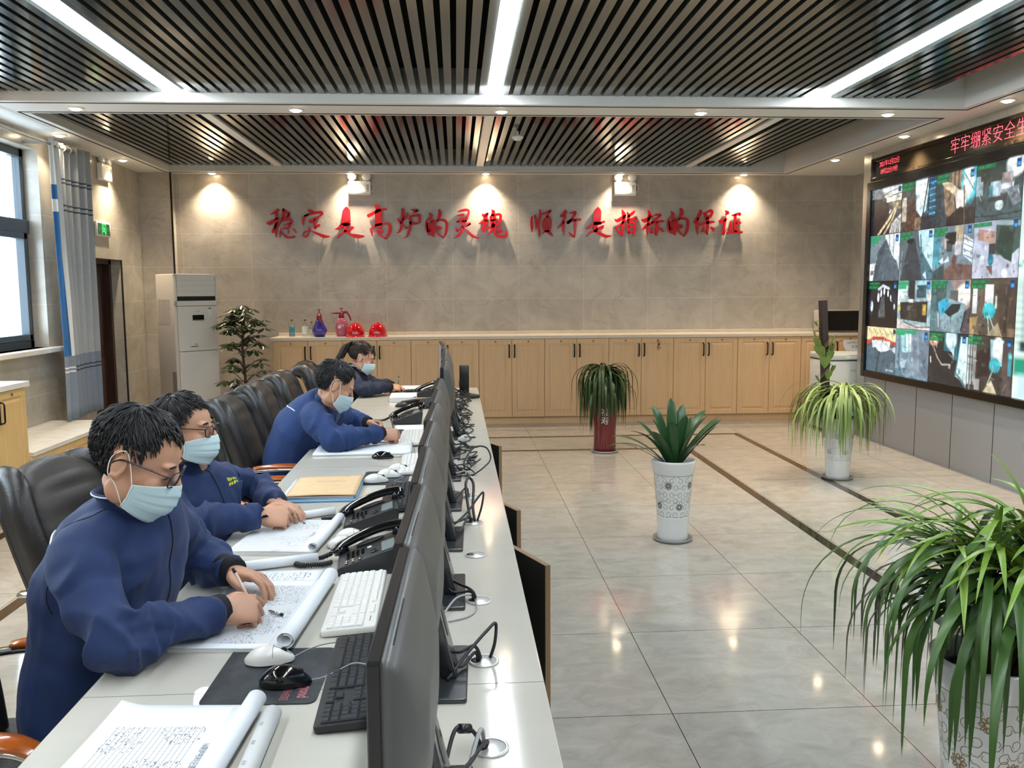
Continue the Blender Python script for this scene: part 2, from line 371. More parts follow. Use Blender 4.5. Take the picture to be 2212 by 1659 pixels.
# ceiling: white borders round two slatted trays
TX0, TX1 = -3.42, 4.13
TRAYS = ((YB, 6.93), (7.35, 10.78))
c = MB(); c.box(XL-0.3, TX0, YB, YF, CEIL, CEIL+0.4); c.box(TX1, XR+0.2, YB, YF, CEIL, CEIL+0.4)
c.box(TX0, TX1, 6.93, 7.35, CEIL, CEIL+0.4); c.box(TX0, TX1, 10.78, YF, CEIL, CEIL+0.4)
struct(c.build('ceiling', M_CEIL))
sbox('ceiling_void', (TX0-0.1, TX1+0.1, YB, YF-0.1, 3.34, 3.40), M_VOID)
LEDX = (-2.105, 0.312, 2.885)
SLZ = 3.14
for t, (y0, y1) in enumerate(TRAYS):
    s = MB(); pitch = 0.0878; n = int((TX1-TX0-0.1)/pitch)
    for i in range(n+1):
        x = 0.312 + (i-n//2-4)*pitch
        if x < TX0+0.03 or x > TX1-0.05: continue
        if any(abs(x-l) < 0.078 for l in LEDX): continue
        s.box(x-0.0265, x+0.0265, y0+0.004, y1-0.004, SLZ, SLZ+0.065)
    struct(s.build('ceiling_slats', M_SLAT))
    fz = MB(); w_ = 0.02
    fz.box(TX0-0.001, TX0+w_, y0, y1, CEIL, 3.34); fz.box(TX1-w_, TX1+0.001, y0, y1, CEIL, 3.34); fz.box(TX0, TX1, y1-w_, y1+0.001, CEIL, 3.34)
    if t: fz.box(TX0, TX1, y0-0.001, y0+w_, CEIL, 3.34)
    struct(fz.build('trim_%d' % (5+t), M_FASCIA))
    gz = MB(); g0, g1, gw = CEIL-0.004, CEIL+0.002, 0.013; o_ = 0.045
    gz.box(TX0-o_, TX0-o_+gw, y0-(o_ if t else 0), y1+o_, g0, g1); gz.box(TX1+o_-gw, TX1+o_, y0-(o_ if t else 0), y1+o_, g0, g1); gz.box(TX0-o_, TX1+o_, y1+o_-gw, y1+o_, g0, g1)
    if t: gz.box(TX0-o_, TX1+o_, y0-o_, y0-o_+gw, g0, g1)
    struct(gz.build('trim_%d' % (7+t), M_GROOVE))
    for i, x in enumerate(LEDX):
        if t == 0:
            o = thing('ceiling_light_strip', ('lit white strip light in the near slatted ceiling, the left one over the desks',
                'lit white strip light in the near slatted ceiling, the middle one straight above the monitors',
                'lit white strip light in the near slatted ceiling, the right one beside the video wall')[i], 'ceiling light', (x, 0, SLZ), 0, 'lit strip lights in the near ceiling tray')
            MB().box(-0.052, 0.052, y0+0.02, y1-0.03, -0.012, 0.012).build('diffuser', M_LEDW, o)
            MB().box(-0.056, 0.056, y0+0.02, y1-0.026, 0.0125, 0.07).build('housing', M_METALTRIM, o)
        else:
            o = thing('unlit_light_strip', ('unlit white strip light in the far slatted ceiling, nearest the window wall',
                'unlit white strip light in the far slatted ceiling, just left of the smoke detector',
                'unlit white strip light in the far slatted ceiling, nearest the video wall')[i], 'ceiling light', (x, 0, SLZ), 0, 'unlit strip lights in the far ceiling tray')
            MB().box(-0.042, 0.042, y0+0.03, y1-0.03, -0.006, 0.012).build('diffuser', M_WHITEP, o)
            MB().box(-0.046, 0.046, y0+0.03, y1-0.026, 0.0125, 0.07).build('housing', M_METALTRIM, o)

# dark inlay lines in the floor
for k, (x0, x1, y1, w_) in enumerate(((-2.37, 2.40, 8.715, 0.075), (-3.12, 3.19, 9.53, 0.075))):
    i = MB(); a = 0.0; b_ = 0.0012
    i.box(x0, x0+w_, YB, y1, a, b_); i.box(x1-w_, x1, YB, y1, a, b_); i.box(x0+w_, x1-w_, y1-w_, y1, a, b_)
    struct(i.build('floor_inlay_line', M_INLAY))

# right-hand display wall (grey panels, stone band above) that ends short of the far wall
v = MB(); v.box(XV, XV+0.25, YB, 9.30, 0, 2.705); struct(v.build('wall_display', M_GREYPANEL))
v = MB(); v.box(XV, XV+0.25, YB, 9.30, 2.705, CEIL); struct(v.build('wall_display_top', M_WALLL))
v = MB()
for yy in (8.673, 8.062, 7.45, 6.84, 6.23, 5.62, 5.0, 4.4, 3.8, 3.2): v.box(XV-0.0015, XV+0.001, yy-0.0035, yy+0.0035, 0.0, 0.70)
struct(v.build('trim_9', M_SEAM))
v = MB(); v.box(XV-0.012, XV+0.26, 9.13, 9.31, 0, CEIL); struct(v.build('trim_10', M_METALTRIM, bevel=0.004))
# the outer wall fills the space behind the display wall
# ------------------------------------------------------------------ downlights
def downlight_proto():
    o = thing('downlight', '', 'downlight', (0, 0, CEIL), 0, 'round recessed ceiling downlights')
    MB().lathe([(0.062, 0.0), (0.062, -0.006), (0.046, -0.010), (0.043, -0.004), (0.043, 0.0)], 24, caps=False).build('trim_ring', M_WHITEP, o)
    MB().lathe([(0.043, -0.006), (0.030, -0.018), (0.012, -0.022), (0.0005, -0.023)], 24, caps=False).build('lens', M_DLIGHT, o)
    l = bpy.data.lights.new('downlight_beam', 'SPOT'); l.energy = SPOT_W; l.color = (1.0, 0.83, 0.62); l.spot_size = math.radians(112); l.spot_blend = 0.9; l.shadow_soft_size = 0.035
    lo = bpy.data.objects.new('downlight_beam', l); COL.objects.link(lo); lo.parent = o; lo.location = (0, 0, -0.03)
    return o
DL0 = downlight_proto(); first = True
order5 = ('leftmost', 'second from the left', 'middle', 'second from the right', 'rightmost')
spots = []
for i, x in enumerate((-2.95, -1.25, 0.387, 2.02, 3.60)): spots.append((x, 7.155, 'round downlight between the two slatted ceilings, %s of its five' % order5[i]))
for i, x in enumerate((-2.93, -1.27, 0.39, 2.07, 3.64)): spots.append((x, 10.885, 'round downlight above the red slogan at the far wall, %s of five' % order5[i]))
spots += [(-3.60, 8.35, 'round downlight over the window curtain rod on the left ceiling border'), (-3.60, 9.86, 'round downlight above the exit sign and emergency lamp on the left ceiling border'),
          (4.27, 8.15, 'round downlight above the red LED banner on the right ceiling border'), (4.27, 9.65, 'round downlight in the far right ceiling corner above the microwave')]
for k, y in enumerate((6.6, 5.0, 3.4, 1.8, 0.2)):  # downlights added nearer the camera to light the room, beyond the known ones
    spots.append((-3.60, y, 'added round downlight on the left ceiling border above the windows, for extra light')); spots.append((4.27, y, 'added round downlight on the right ceiling border above the video wall, for extra light'))
for x, y, lab in spots:
    o = DL0 if first else dup(DL0, (x, y, CEIL)); first = False
    o.location = (x, y, CEIL); o['label'] = lab

# pale neighbouring building seen through the window panes
nb = thing('neighbour_building', 'pale grey building outside the window, behind the lower panes', 'building', (-10.5, 9.0, -3.0), 0)
M_FAC = mat('grey_blue_facade', (96, 108, 120), 0.8, var=(0.8, (110, 120, 130), 0.2)); M_FACW = mat('dark_facade_window', (40, 50, 60), 0.3)
MB().box(-4.0, 0.0, -7.0, 9.0, 0, 5.0).build('facade', M_FAC, nb)
MB().box(-4.1, 0.15, -7.1, 9.1, 5.0, 5.2).build('roof_edge', mat('pale_roof_edge', (170, 176, 180), 0.7), nb)
for k in range(6):
    for q in range(2): MB().box(-0.05, 0.01, -6.0+k*2.5, -4.8+k*2.5, 1.0+q*2.1, 2.3+q*2.1).build('window', M_FACW, nb)
# ------------------------------------------------------------------ joinery
def wood_mat(name, c1, c2, axis='z'):
    st = {'z': (14, 14, 0.9), 'y': (14, 0.9, 14), 'x': (0.9, 14, 14)}[axis]
    return mat(name, c1, 0.38, var=(3.2, c2, 0.28), stretch=st, spec=0.4)
M_OAK = wood_mat('light_oak_laminate', (214, 178, 136), (198, 160, 116))
M_OAKL = wood_mat('yellow_oak_laminate', (212, 178, 120), (196, 160, 100))
M_STONE = mat('pale_beige_worktop', (214, 202, 184), 0.25, var=(60, (196, 182, 162), 0.2))
M_BLACKH = mat('black_metal_handle', (22, 20, 20), 0.35, metal=0.5)
M_BRASS = mat('old_brass_lock', (150, 122, 78), 0.35, metal=0.8)
M_DARK = mat('shadow_gap', (40, 28, 18), 0.8)

def raised_door(w, h, t=0.02):
    """cabinet door with a raised centre field; face looks along -Y, lower left corner at the origin"""
    m = MB(); fr = 0.055
    def rect(ins, y): return [(ins, y, ins), (w-ins, y, ins), (w-ins, y, h-ins), (ins, y, h-ins)]
    rings = [rect(0, 0), rect(0, -t+0.003), rect(0.003, -t), rect(fr, -t), rect(fr+0.004, -t+0.007), rect(fr+0.016, -t+0.008), rect(fr+0.034, -t+0.0005), rect(fr+0.038, -t)]
    m.loft(rings, 0, True, False); return m
def handle_mb(z0, z1):
    m = MB(); pts = [(0, 0, z1), (0, -0.024, z1-0.004), (0, -0.030, z1-0.016), (0, -0.030, z0+0.016), (0, -0.024, z0+0.004), (0, 0, z0)]
    m.tube(pts, 0.0055, 8, flat=1.5); m.ell((0, -0.002, z1), (0.010, 0.004, 0.010), u=10, v=6); m.ell((0, -0.002, z0), (0.010, 0.004, 0.010), u=10, v=6); return m
def lock_mb():
    m = MB(); m.lathe([(0.011, 0), (0.011, 0.006), (0.008, 0.009), (0.0005, 0.0095)], 14, T=Matrix.Rotation(PI/2, 4, 'X')); m.box(-0.002, 0.002, -0.011, -0.009, -0.006, 0.006); return m
HND = handle_mb(-0.075, 0.075).mesh('handle'); HND.materials.append(M_BLACKH)
LCK = lock_mb().mesh('lock'); LCK.materials.append(M_BRASS)

def cabinet(name, label, group, cat, loc, rotz, w, h, depth, plinth, nd, wood, lockz=True):
    """unit with nd doors; front faces -Y before turning, origin at the front centre on the floor"""
    o = thing(name, label, cat, loc, rotz, group)
    b = MB(); b.box(-w/2, w/2, 0.0, depth, plinth, h); b.box(-w/2, w/2, 0.02, depth, 0, plinth); b.build('carcass', wood, o)
    dw = w/nd; dh = h-plinth-0.006
    for k in range(nd):
        d = raised_door(dw-0.004, dh).build('door', wood, o, (-w/2+k*dw+0.002, 0.0, plinth+0.003))
        left = (k % 2 == 0) if nd > 1 else True
        hx = dw-0.035 if left else 0.031
        link('handle', HND, d, (hx, -0.02, dh-0.145))
        if lockz: link('lock', LCK, d, (dw/2, -0.02, dh-0.03))
    return o
centers = (-1.767, -0.958, -0.138, 0.678, 1.463, 2.261, 3.067, 3.870, 4.672)
edges = [-2.183]+[(centers[i]+centers[i+1])/2 for i in range(8)]+[5.10]
cabl = ('light oak two-door cabinet at the left end of the far row, below the spray bottles', 'light oak two-door cabinet behind the woman with the ponytail', 'light oak two-door cabinet behind the far end of the monitor row',
        'light oak two-door cabinet just right of the far black speaker', 'light oak two-door cabinet left of the plant in the red pot', 'light oak two-door cabinet with a bunch of keys hanging on its lock',
        'light oak two-door cabinet behind the broad-leaved plant, right of the keys', 'light oak two-door cabinet left of the white freezer', 'light oak two-door cabinet behind the white freezer, below the microwave')
YC = 10.47
for i in range(9):
    cabinet('base_cabinet', cabl[i], 'base cabinets along the far wall', 'cabinet', ((edges[i]+edges[i+1])/2, YC, 0), 0, edges[i+1]-edges[i]-0.001, 1.045, 0.525, 0.085, 2, M_OAK)
t = MB(); t.box(-2.215, 5.115, YC-0.035, 10.995, 1.0452, 1.083); t.box(-2.215, 5.115, 10.975, 10.998, 1.083, 1.115)
tag(t.build('worktop', M_STONE, bevel=0.003), 'long pale beige stone worktop over the oak cabinets at the far wall', 'worktop')
# the keys in the lock
k = thing('key_bunch', 'bunch of keys hanging from a cabinet lock at the far wall', 'keys', (2.474, YC-0.033, 1.0), 0)
ring = MB(); ring.tube([(0.016*math.cos(a), -0.004, -0.012+0.016*math.sin(a)) for a in [2*PI*i/16 for i in range(17)]], 0.0018, 6); ring.build('key_ring', M_BRASS, k)
for a, l in ((-0.25, 0.07), (0.1, 0.085), (0.35, 0.06)):
    q = MB(); T_ = TR(0, -0.008, -0.026) @ Matrix.Rotation(a, 4, 'Y')
    q.lathe([(0.011, -0.001), (0.011, 0.001)], 12, T=T_ @ TR(0, 0, -0.008) @ Matrix.Rotation(PI/2, 4, 'X')); q.box(-0.0035, 0.0035, -0.001, 0.001, -l, -0.012, T=T_); q.box(0.0035, 0.007, -0.001, 0.001, -l+0.004, -l+0.014, T=T_); q.build('key', M_BRASS, k)

# left wall joinery: tall side cabinets, shelf above, low window bench
XS = -3.2
for i, (y0, y1) in enumerate(((5.75, 6.55), (4.9, 5.72))):
    cabinet('side_cabinet', ('yellow oak side cabinet at the left edge under the open shelf', 'yellow oak side cabinet next along the window wall, nearer the camera')[i], 'side cabinets by the window', 'cabinet', (XS, (y0+y1)/2, 0), PI/2, y1-y0-0.002, 0.945, 0.595, 0.08, 2, M_OAKL)
tag(MB().box(-3.795, XS+0.035, 4.9, 6.59, 0.9452, 0.985).build('side_worktop', M_SILL, bevel=0.003), 'white stone top on the side cabinets at the left edge', 'worktop')
o = thing('open_shelf', 'yellow oak open shelf unit standing on the side worktop at the left edge', 'shelf', (-3.58, 5.75, 0.985), 0)
for y in (0.72, -0.82): MB().box(-0.21, 0.235, y, y+0.03, 0.0003, 1.28).build('side_panel', M_OAKL, o)
MB().box(-0.21, 0.23, -0.79, 0.72, 1.25, 1.28).build('top_panel', M_OAKL, o)
for z in (0.55, 0.92): MB().box(-0.21, 0.225, -0.79, 0.72, z, z+0.025).build('shelf_board', M_OAKL, o)
MB().box(-0.215, -0.208, -0.79, 0.72, 0.0, 1.25).build('back_panel', M_OAKL, o)
b = MB(); b.rbox(-0.05, 0.05, -0.06, 0.06, 0, 0.22, 0.012)
tag(b.build('dark_canister', mat('dark_red_brown_tin', (48, 22, 20), 0.35), loc=(-3.36, 6.41, 0.9853)), 'dark red-brown tin on the side worktop at the left edge', 'tin')
for i, (y0, y1) in enumerate(((6.56, 7.32), (7.32, 8.24))):
    cabinet('window_bench', ('low yellow oak bench cabinet under the window, beside the tall side cabinet', 'low yellow oak bench cabinet under the curtain by the dark door')[i], 'low bench cabinets under the window', 'cabinet', (XS, (y0+y1)/2, 0), PI/2, y1-y0-0.002, 0.41, 0.595, 0.06, 2, M_OAKL, False)
tag(MB().box(-3.795, XS+0.03, 6.595, 8.27, 0.4102, 0.445).build('bench_top', M_SILL, bevel=0.003), 'white stone top on the low bench below the curtain', 'worktop')

# ------------------------------------------------------------------ desk
M_DESK = mat('pale_grey_desk_top', (196, 192, 180), 0.09, var=(3.0, (188, 184, 172), 0.3), stretch=(1.0, 3.0, 1), spec=0.6)
M_DESKB = mat('white_desk_carcass', (170, 166, 156), 0.5)
M_LINE = mat('fine_joint_line', (96, 92, 84), 0.7)
dk = thing('control_desk', 'long pale grey control desk carrying the row of black monitors', 'desk', (0, 0, 0), 0)
dx0, dx1, dy0, dy1, DZ = -0.82, 0.187, -1.2, 7.76, 0.76
MB().box(dx0, dx1, dy0, dy1, DZ-0.035, DZ).build('desk_top', M_DESK, dk, bevel=0.004)
MB().box(0.02, 0.12, dy0+0.02, dy1-0.02, 0.0, DZ-0.036).build('front_carcass', M_DESKB, dk)
for y in (0.25, 1.70, 2.72, 3.86, 4.62, 5.50, 6.70, 7.72): MB().box(-0.66, 0.019, y-0.02, y+0.02, 0, DZ-0.036).build('support_panel', M_DESKB, dk)
for y in (1.839, 4.28, 6.6): MB().box(dx0, dx1, y-0.0008, y+0.0008, DZ, DZ+0.0003).build('joint_line', M_LINE, dk)
M_BLACKBOARD = mat('black_door_face', (14, 13, 13), 0.45)
M_DOOREDGE = mat('brown_wood_edge', (128, 102, 72), 0.5)
for y in (2.83, 3.57, 5.10):
    T_ = TR(0.30 if y < 3 else 0.255, y, 0) @ RZ(math.atan2(0.19, -0.085))
    h = MB(); L_ = 0.40 if y < 3 else 0.30
    h.box(0.004, L_, -0.009, 0.009, 0.08, 0.70, 0, T=T_); h.box(0.0, 0.004, -0.0095, 0.0095, 0.08, 0.70, 1, T=T_); h.box(0, L_, -0.0095, 0.0095, 0.70, 0.7025, 1, T=T_)
    h.build('open_desk_door', [M_BLACKBOARD, M_DOOREDGE], dk)

# ------------------------------------------------------------------ far wall fittings
M_LAMPHOUSE = mat('white_lamp_housing', (236, 236, 232), 0.35)
M_CHROME = mat('chrome', (210, 210, 210), 0.12, metal=1.0)
M_LENS = mat('clear_lamp_lens', (225, 228, 230), 0.08, metal=0.3, spec=0.9)
M_GREYTXT = mat('grey_print', (90, 90, 92), 0.6)
def emergency(loc, rotz, label):
    o = thing('emergency_light', label, 'emergency light', loc, rotz, 'twin-head emergency lights')
    MB().rbox(-0.136, 0.136, -0.055, 0, -0.09, 0.075, 0.008).build('housing', M_LAMPHOUSE, o)
    p = MB(); 
    for k in range(7): p.box(0.085, 0.118, -0.0556, -0.055, -0.05+k*0.013, -0.05+k*0.013+0.006)
    p.box(-0.02, 0.012, -0.0556, -0.055, 0.045, 0.05); p.build('printed_label', M_GREYTXT, o)
    for s in (-1, 1):
        h = MB(); T_ = TR(s*0.088, -0.03, 0.128) @ Matrix.Rotation(PI/2-0.25, 4, 'X')
        h.lathe([(0.02, -0.03), (0.045, -0.012), (0.055, 0.012), (0.055, 0.02)], 20, T=T_); h.cyl((s*0.07, -0.03, 0.07), (s*0.085, -0.03, 0.10), 0.008, 8)
        ho = h.build('lamp_head', M_WHITEP, o)
        MB().lathe([(0.053, 0.0202), (0.047, 0.026), (0.02, 0.031), (0.001, 0.032)], 20, T=T_).build('lens', M_LENS, ho)
    MB().tube(smoothpath([(0.137, -0.02, 0.04), (0.165, -0.02, 0.045), (0.175, -0.02, 0.005), (0.16, -0.02, -0.04), (0.137, -0.02, -0.045)]), 0.004, 6).build('cable', M_WHITEP, o)
    return o
emergency((-1.17, YF-0.001, 2.905), 0, 'white twin-head emergency light on the far wall, left of centre above the slogan')
emergency((2.145, YF-0.001, 2.90), 0, 'white twin-head emergency light on the far wall above the second half of the slogan')
emergency((XL+0.001, 9.79, 2.93), PI/2, 'white twin-head emergency light on the left wall above the exit sign')
o = thing('exit_sign', 'green running-man exit sign on the left wall above the dark door', 'exit sign', (XL+0.001, 9.69, 2.31), PI/2)
M_GREENDK = mat('dark_green_sign_face', (8, 40, 22), 0.3, emis=((0, 90, 40), 0.25))
M_GREEN = mat('lit_green_sign', (40, 230, 110), 0.4, emis=((40, 255, 120), 0.8))
M_GREEND = mat('dim_green_sign_text', (20, 130, 60), 0.4, emis=((20, 150, 70), 0.4))
MB().rbox(-0.185, 0.185, -0.025, 0, -0.078, 0.078, 0.006).build('frame', M_WHITEP, o)
MB().box(-0.155, 0.155, -0.027, -0.0252, -0.06, 0.06).build('sign_face', M_GREENDK, o)
q = MB(); FX = Matrix(((1, 0, 0, 0), (0, 0, -1, -0.0275), (0, 1, 0, 0), (0, 0, 0, 1)))
for a in ((-0.05, -0.055, -0.042, 0.055), (0.042, -0.055, 0.05, 0.055), (-0.05, 0.047, 0.05, 0.055)): q.box(a[0], a[2], -0.0285, -0.0272, a[1], a[3])
for pts, w in (([(-0.004, 0.012), (0.006, -0.012)], 0.009), ([(0.006, -0.012), (0.02, -0.028), (0.03, -0.05)], 0.006), ([(0.004, -0.012), (-0.012, -0.026), (-0.03, -0.024)], 0.006), ([(-0.004, 0.014), (0.016, 0.012), (0.026, -0.002)], 0.0045), ([(-0.004, 0.014), (-0.02, 0.006), (-0.022, -0.01)], 0.0045)):
    q.tube([(p[0], -0.028, p[1]) for p in pts], w, 6, flat=0.2, upv=(0, 0, 1))
q.ell((-0.010, -0.028, 0.03), (0.009, 0.001, 0.009), u=10, v=6); q.build('running_figure', M_GREEN, o)
q = MB(); text_into(q, 'EXIT', 0.05, FX @ TR(0.103, 0, 0), sx=0.85); text_into(q, '出口', 0.042, FX @ TR(-0.103, 0, 0)); q.build('sign_lettering', M_GREEND, o)

# red slogan: sixteen raised brush characters, each stroke a list of (x, y, width)
M_RED = mat('glossy_red_acrylic', (184, 4, 22), 0.32, spec=0.3, coat=0.08)
SHI = [[(1420,160,60),(1420,200,120),(1412,300,150),(1415,400,150),(1430,430,120)],[(1215,530,12),(1280,510,50),(1380,440,55),(1480,440,30)],[(1290,465,14),(1345,440,30)],[(1440,550,30),(1500,510,60),(1535,490,30)],[(1400,440,90),(1392,560,50)],[(1245,685,12),(1290,630,26),(1380,560,34)],[(1385,555,40),(1480,620,45),(1600,650,72),(1712,652,30)]]
SHI2 = [[(1345,155,40),(1345,205,120),(1332,300,142),(1330,370,138),(1340,430,110)],[(1380,425,40),(1462,400,38)],[(1128,515,10),(1200,500,50),(1280,430,50),(1400,430,45)],[(1300,430,70),(1305,560,80)],[(1320,535,40),(1420,500,64),(1440,470,34)],[(1143,668,10),(1200,600,26),(1275,560,38)],[(1290,560,45),(1400,620,55),(1500,660,56),(1588,650,20)]]
DE = [[(720,240,6),(762,282,50),(752,330,46),(680,372,16)],[(675,375,16),(680,500,54),(710,600,42),(735,638,8)],[(765,380,50),(790,400,110),(790,500,112),(782,600,92),(803,655,30)],[(700,420,50),(720,560,64)],[(905,195,36),(922,255,62),(890,345,46),(850,412,14)],[(856,382,18),(950,365,40),(1020,390,46),(1036,470,46),(1020,590,46),(970,685,18)],[(970,684,18),(880,600,32),(858,500,20),(880,476,24)],[(878,492,24),(912,505,66),(918,535,36)]]
GLY = [
 ('稳', 570, [[(110,270,8),(170,240,30),(235,200,52),(258,190,30)],[(40,410,20),(90,422,64),(160,375,42),(245,330,20)],[(212,245,50),(216,350,56),(200,450,58),(193,600,36),(196,672,6)],[(215,420,30),(150,540,46),(128,592,12)],[(335,175,34),(325,290,44),(250,440,26),(196,530,6)],[(335,190,40),(400,240,52),(432,250,26),(370,330,44),(310,352,26)],[(430,262,30),(408,332,26)],[(285,392,16),(430,352,44),(470,382,40),(440,450,42),(400,500,42),(275,515,14)],[(320,455,18),(445,420,36)],[(256,672,8),(265,600,26),(282,538,16)],[(280,545,12),(330,622,30),(400,665,36),(500,660,32),(508,638,16)],[(408,538,24),(405,602,10)],[(498,520,20),(540,582,22)]]),
 ('定', 570, [[(748,178,6),(800,212,58),(862,222,24)],[(668,465,6),(664,390,36),(690,310,36),(760,270,28)],[(690,300,28),(800,260,36),(960,232,52),(1000,252,46),(950,302,32),(800,390,54),(785,415,24)],[(870,352,26),(866,430,54),(872,515,36)],[(870,505,18),(930,462,44),(958,450,20)],[(766,488,18),(772,552,22)],[(782,540,12),(690,570,20),(658,622,20),(690,660,28),(742,622,26),(762,560,8)],[(768,543,12),(900,600,40),(1020,650,56),(1114,655,24)]]),
 ('是', 570, SHI),
 ('高', 570, [[(1912,103,14),(1960,150,84),(1990,192,60)],[(1796,298,60),(1900,242,50),(2020,190,46),(2118,180,26)],[(1970,215,116),(1975,320,126),(1970,470,124)],[(1822,508,8),(1846,560,46),(1862,655,8)],[(1846,512,26),(1930,460,46),(2060,430,32),(2140,430,42),(2175,490,52),(2150,600,52),(2088,695,22)],[(2090,692,20),(1980,620,36),(1940,560,30),(1990,540,52),(2032,570,34),(1985,602,14)]]),
 ('炉', 830, [[(265,178,50),(270,240,54),(255,340,52),(240,480,46),(200,570,36),(155,592,6)],[(178,332,6),(210,390,52),(238,422,38)],[(352,256,36),(300,330,62),(268,372,36)],[(278,468,16),(330,502,38),(354,498,10)],[(422,182,16),(480,202,50),(532,202,36),(448,244,14)],[(378,308,26),(540,282,52),(560,312,42),(548,412,34),(408,428,50)],[(400,330,54),(400,420,46)],[(400,400,36),(385,530,42),(340,640,26),(280,687,6)]]),
 ('的', 830, DE),
 ('灵', 830, [[(1228,225,10),(1300,205,42),(1390,192,46),(1425,222,42),(1400,320,46),(1370,402,34)],[(1215,290,10),(1330,275,44)],[(1218,402,28),(1280,350,42),(1385,328,30)],[(1213,402,24),(1372,380,42)],[(1330,390,52),(1320,480,46),(1280,590,52),(1220,650,36),(1146,686,6)],[(1186,492,6),(1210,540,42),(1222,574,10)],[(1218,560,18),(1312,480,26)],[(1336,492,16),(1420,440,54),(1448,436,34),(1378,492,16)],[(1330,508,30),(1420,590,46),(1490,650,46),(1588,686,24)]]),
 ('魂', 830, [[(1656,258,8),(1690,292,52),(1764,248,30)],[(1760,258,28),(1720,330,62),(1698,372,46)],[(1606,432,24),(1680,400,42),(1754,370,36)],[(1752,380,36),(1690,470,52),(1660,530,44),(1690,562,32),(1740,510,42),(1804,500,36)],[(1828,192,16),(1860,230,64),(1838,292,40)],[(1810,310,42),(1830,420,62),(1850,482,62)],[(1828,290,40),(1950,270,42),(1990,300,48),(1960,420,46),(1908,452,36)],[(1880,300,42),(1870,450,52)],[(1820,380,30),(1935,360,30)],[(1860,450,62),(1820,560,42),(1743,648,8)],[(1890,470,52),(1880,580,36),(1930,650,42),(2070,660,46),(2090,600,30),(2078,548,5)],[(1982,478,28),(1940,560,32),(1933,592,28),(1990,560,42),(2012,572,36)]]),
 ('顺', 1120, [[(166,308,26),(160,400,46),(165,500,46),(164,588,8)],[(222,288,38),(245,400,46),(240,534,16)],[(312,190,20),(316,300,42),(290,450,36),(300,600,36),(300,674,6)],[(342,266,26),(420,242,42),(504,203,40)],[(492,214,28),(438,302,34)],[(440,308,42),(385,380,46),(375,470,52),(402,552,50)],[(440,308,36),(490,340,46),(495,450,52),(470,550,52),(418,572,38)],[(430,378,24),(435,505,42)],[(412,560,40),(342,617,8)],[(440,560,42),(500,610,52),(538,658,10)]]),
 ('行', 1120, [[(748,196,18),(770,232,62),(690,302,50)],[(762,300,52),(710,420,46),(617,523,8)],[(736,400,40),(730,520,46),(735,644,8)],[(838,250,16),(940,232,52),(900,320,46),(808,424,50)],[(808,412,60),(900,370,52),(1034,360,46)],[(936,378,46),(940,500,46),(930,674,16)],[(930,672,22),(880,640,42),(822,583,6)]]),
 ('是', 1120, SHI2),
 ('指', 1120, [[(1778,186,8),(1800,240,54),(1822,320,62),(1800,420,52),(1790,550,52),(1785,664,6)],[(1648,358,14),(1700,382,62),(1790,330,62),(1844,288,26)],[(1668,500,28),(1740,460,32),(1812,400,40)],[(1668,500,18),(1730,590,36),(1782,652,16)],[(1876,233,18),(1900,300,52),(1890,372,50)],[(1890,310,42),(1960,260,52),(2004,217,34)],[(1880,390,42),(1960,350,36),(2044,335,36)],[(2030,340,30),(2032,386,26)],[(1890,400,30),(1890,500,48),(1902,604,36)],[(1900,420,36),(2000,410,42),(2015,470,42),(2010,570,46),(1984,666,8)],[(1900,490,30),(1990,480,26)],[(1910,592,34),(1982,570,30)]]),
 ('标', 1360, [[(283,192,8),(310,260,58),(332,312,38)],[(163,354,8),(220,382,72),(310,340,52),(364,308,26)],[(300,300,52),(290,430,46),(275,560,42),(275,662,6)],[(198,532,36),(270,450,42),(304,448,26)],[(398,284,26),(480,275,42),(512,290,34),(430,350,42),(348,422,38)],[(338,442,60),(440,400,46),(560,390,40)],[(450,420,52),(455,560,46),(440,650,10)],[(440,642,16),(400,588,30)],[(350,498,18),(345,602,24)],[(345,600,18),(402,518,18)],[(488,508,12),(530,530,42),(564,578,18)]]),
 ('的', 1360, [[(x-24, y-24, w) for x, y, w in s] for s in DE]),
 ('保', 1360, [[(1218,186,6),(1240,230,62),(1200,310,62),(1128,414,34)],[(1190,340,42),(1180,480,52),(1190,626,14)],[(1298,248,22),(1340,300,64),(1352,342,52)],[(1318,250,26),(1420,205,54),(1452,240,42),(1410,310,52),(1346,352,38)],[(1238,452,38),(1340,420,56),(1486,405,36)],[(1370,360,52),(1370,480,52),(1370,636,14)],[(1370,622,22),(1308,568,16)],[(1312,478,28),(1278,574,34)],[(1428,498,16),(1470,530,54),(1482,572,20)]]),
 ('证', 1360, [[(1688,208,16),(1732,242,64),(1698,272,26)],[(1576,378,14),(1620,402,54),(1704,350,46)],[(1690,366,46),(1670,500,46),(1660,620,42),(1672,638,10)],[(1670,622,18),(1722,518,8)],[(1818,290,26),(1950,260,54),(1952,292,24)],[(1870,286,52),(1880,430,46),(1885,574,52)],[(1890,430,32),(1974,420,40)],[(1788,398,16),(1802,500,42),(1790,564,26)],[(1728,602,34),(1850,580,42),(2004,592,40)]]),
]
meaning = ('first', 'second', 'third', 'fourth', 'fifth', 'sixth', 'seventh', 'eighth')
def wall_xz(px, py):
    """metric place on the far wall for the slogan's drawing units"""
    return (-2.316+(px-575)*0.005806, 2.697-(py-442)*0.00571)
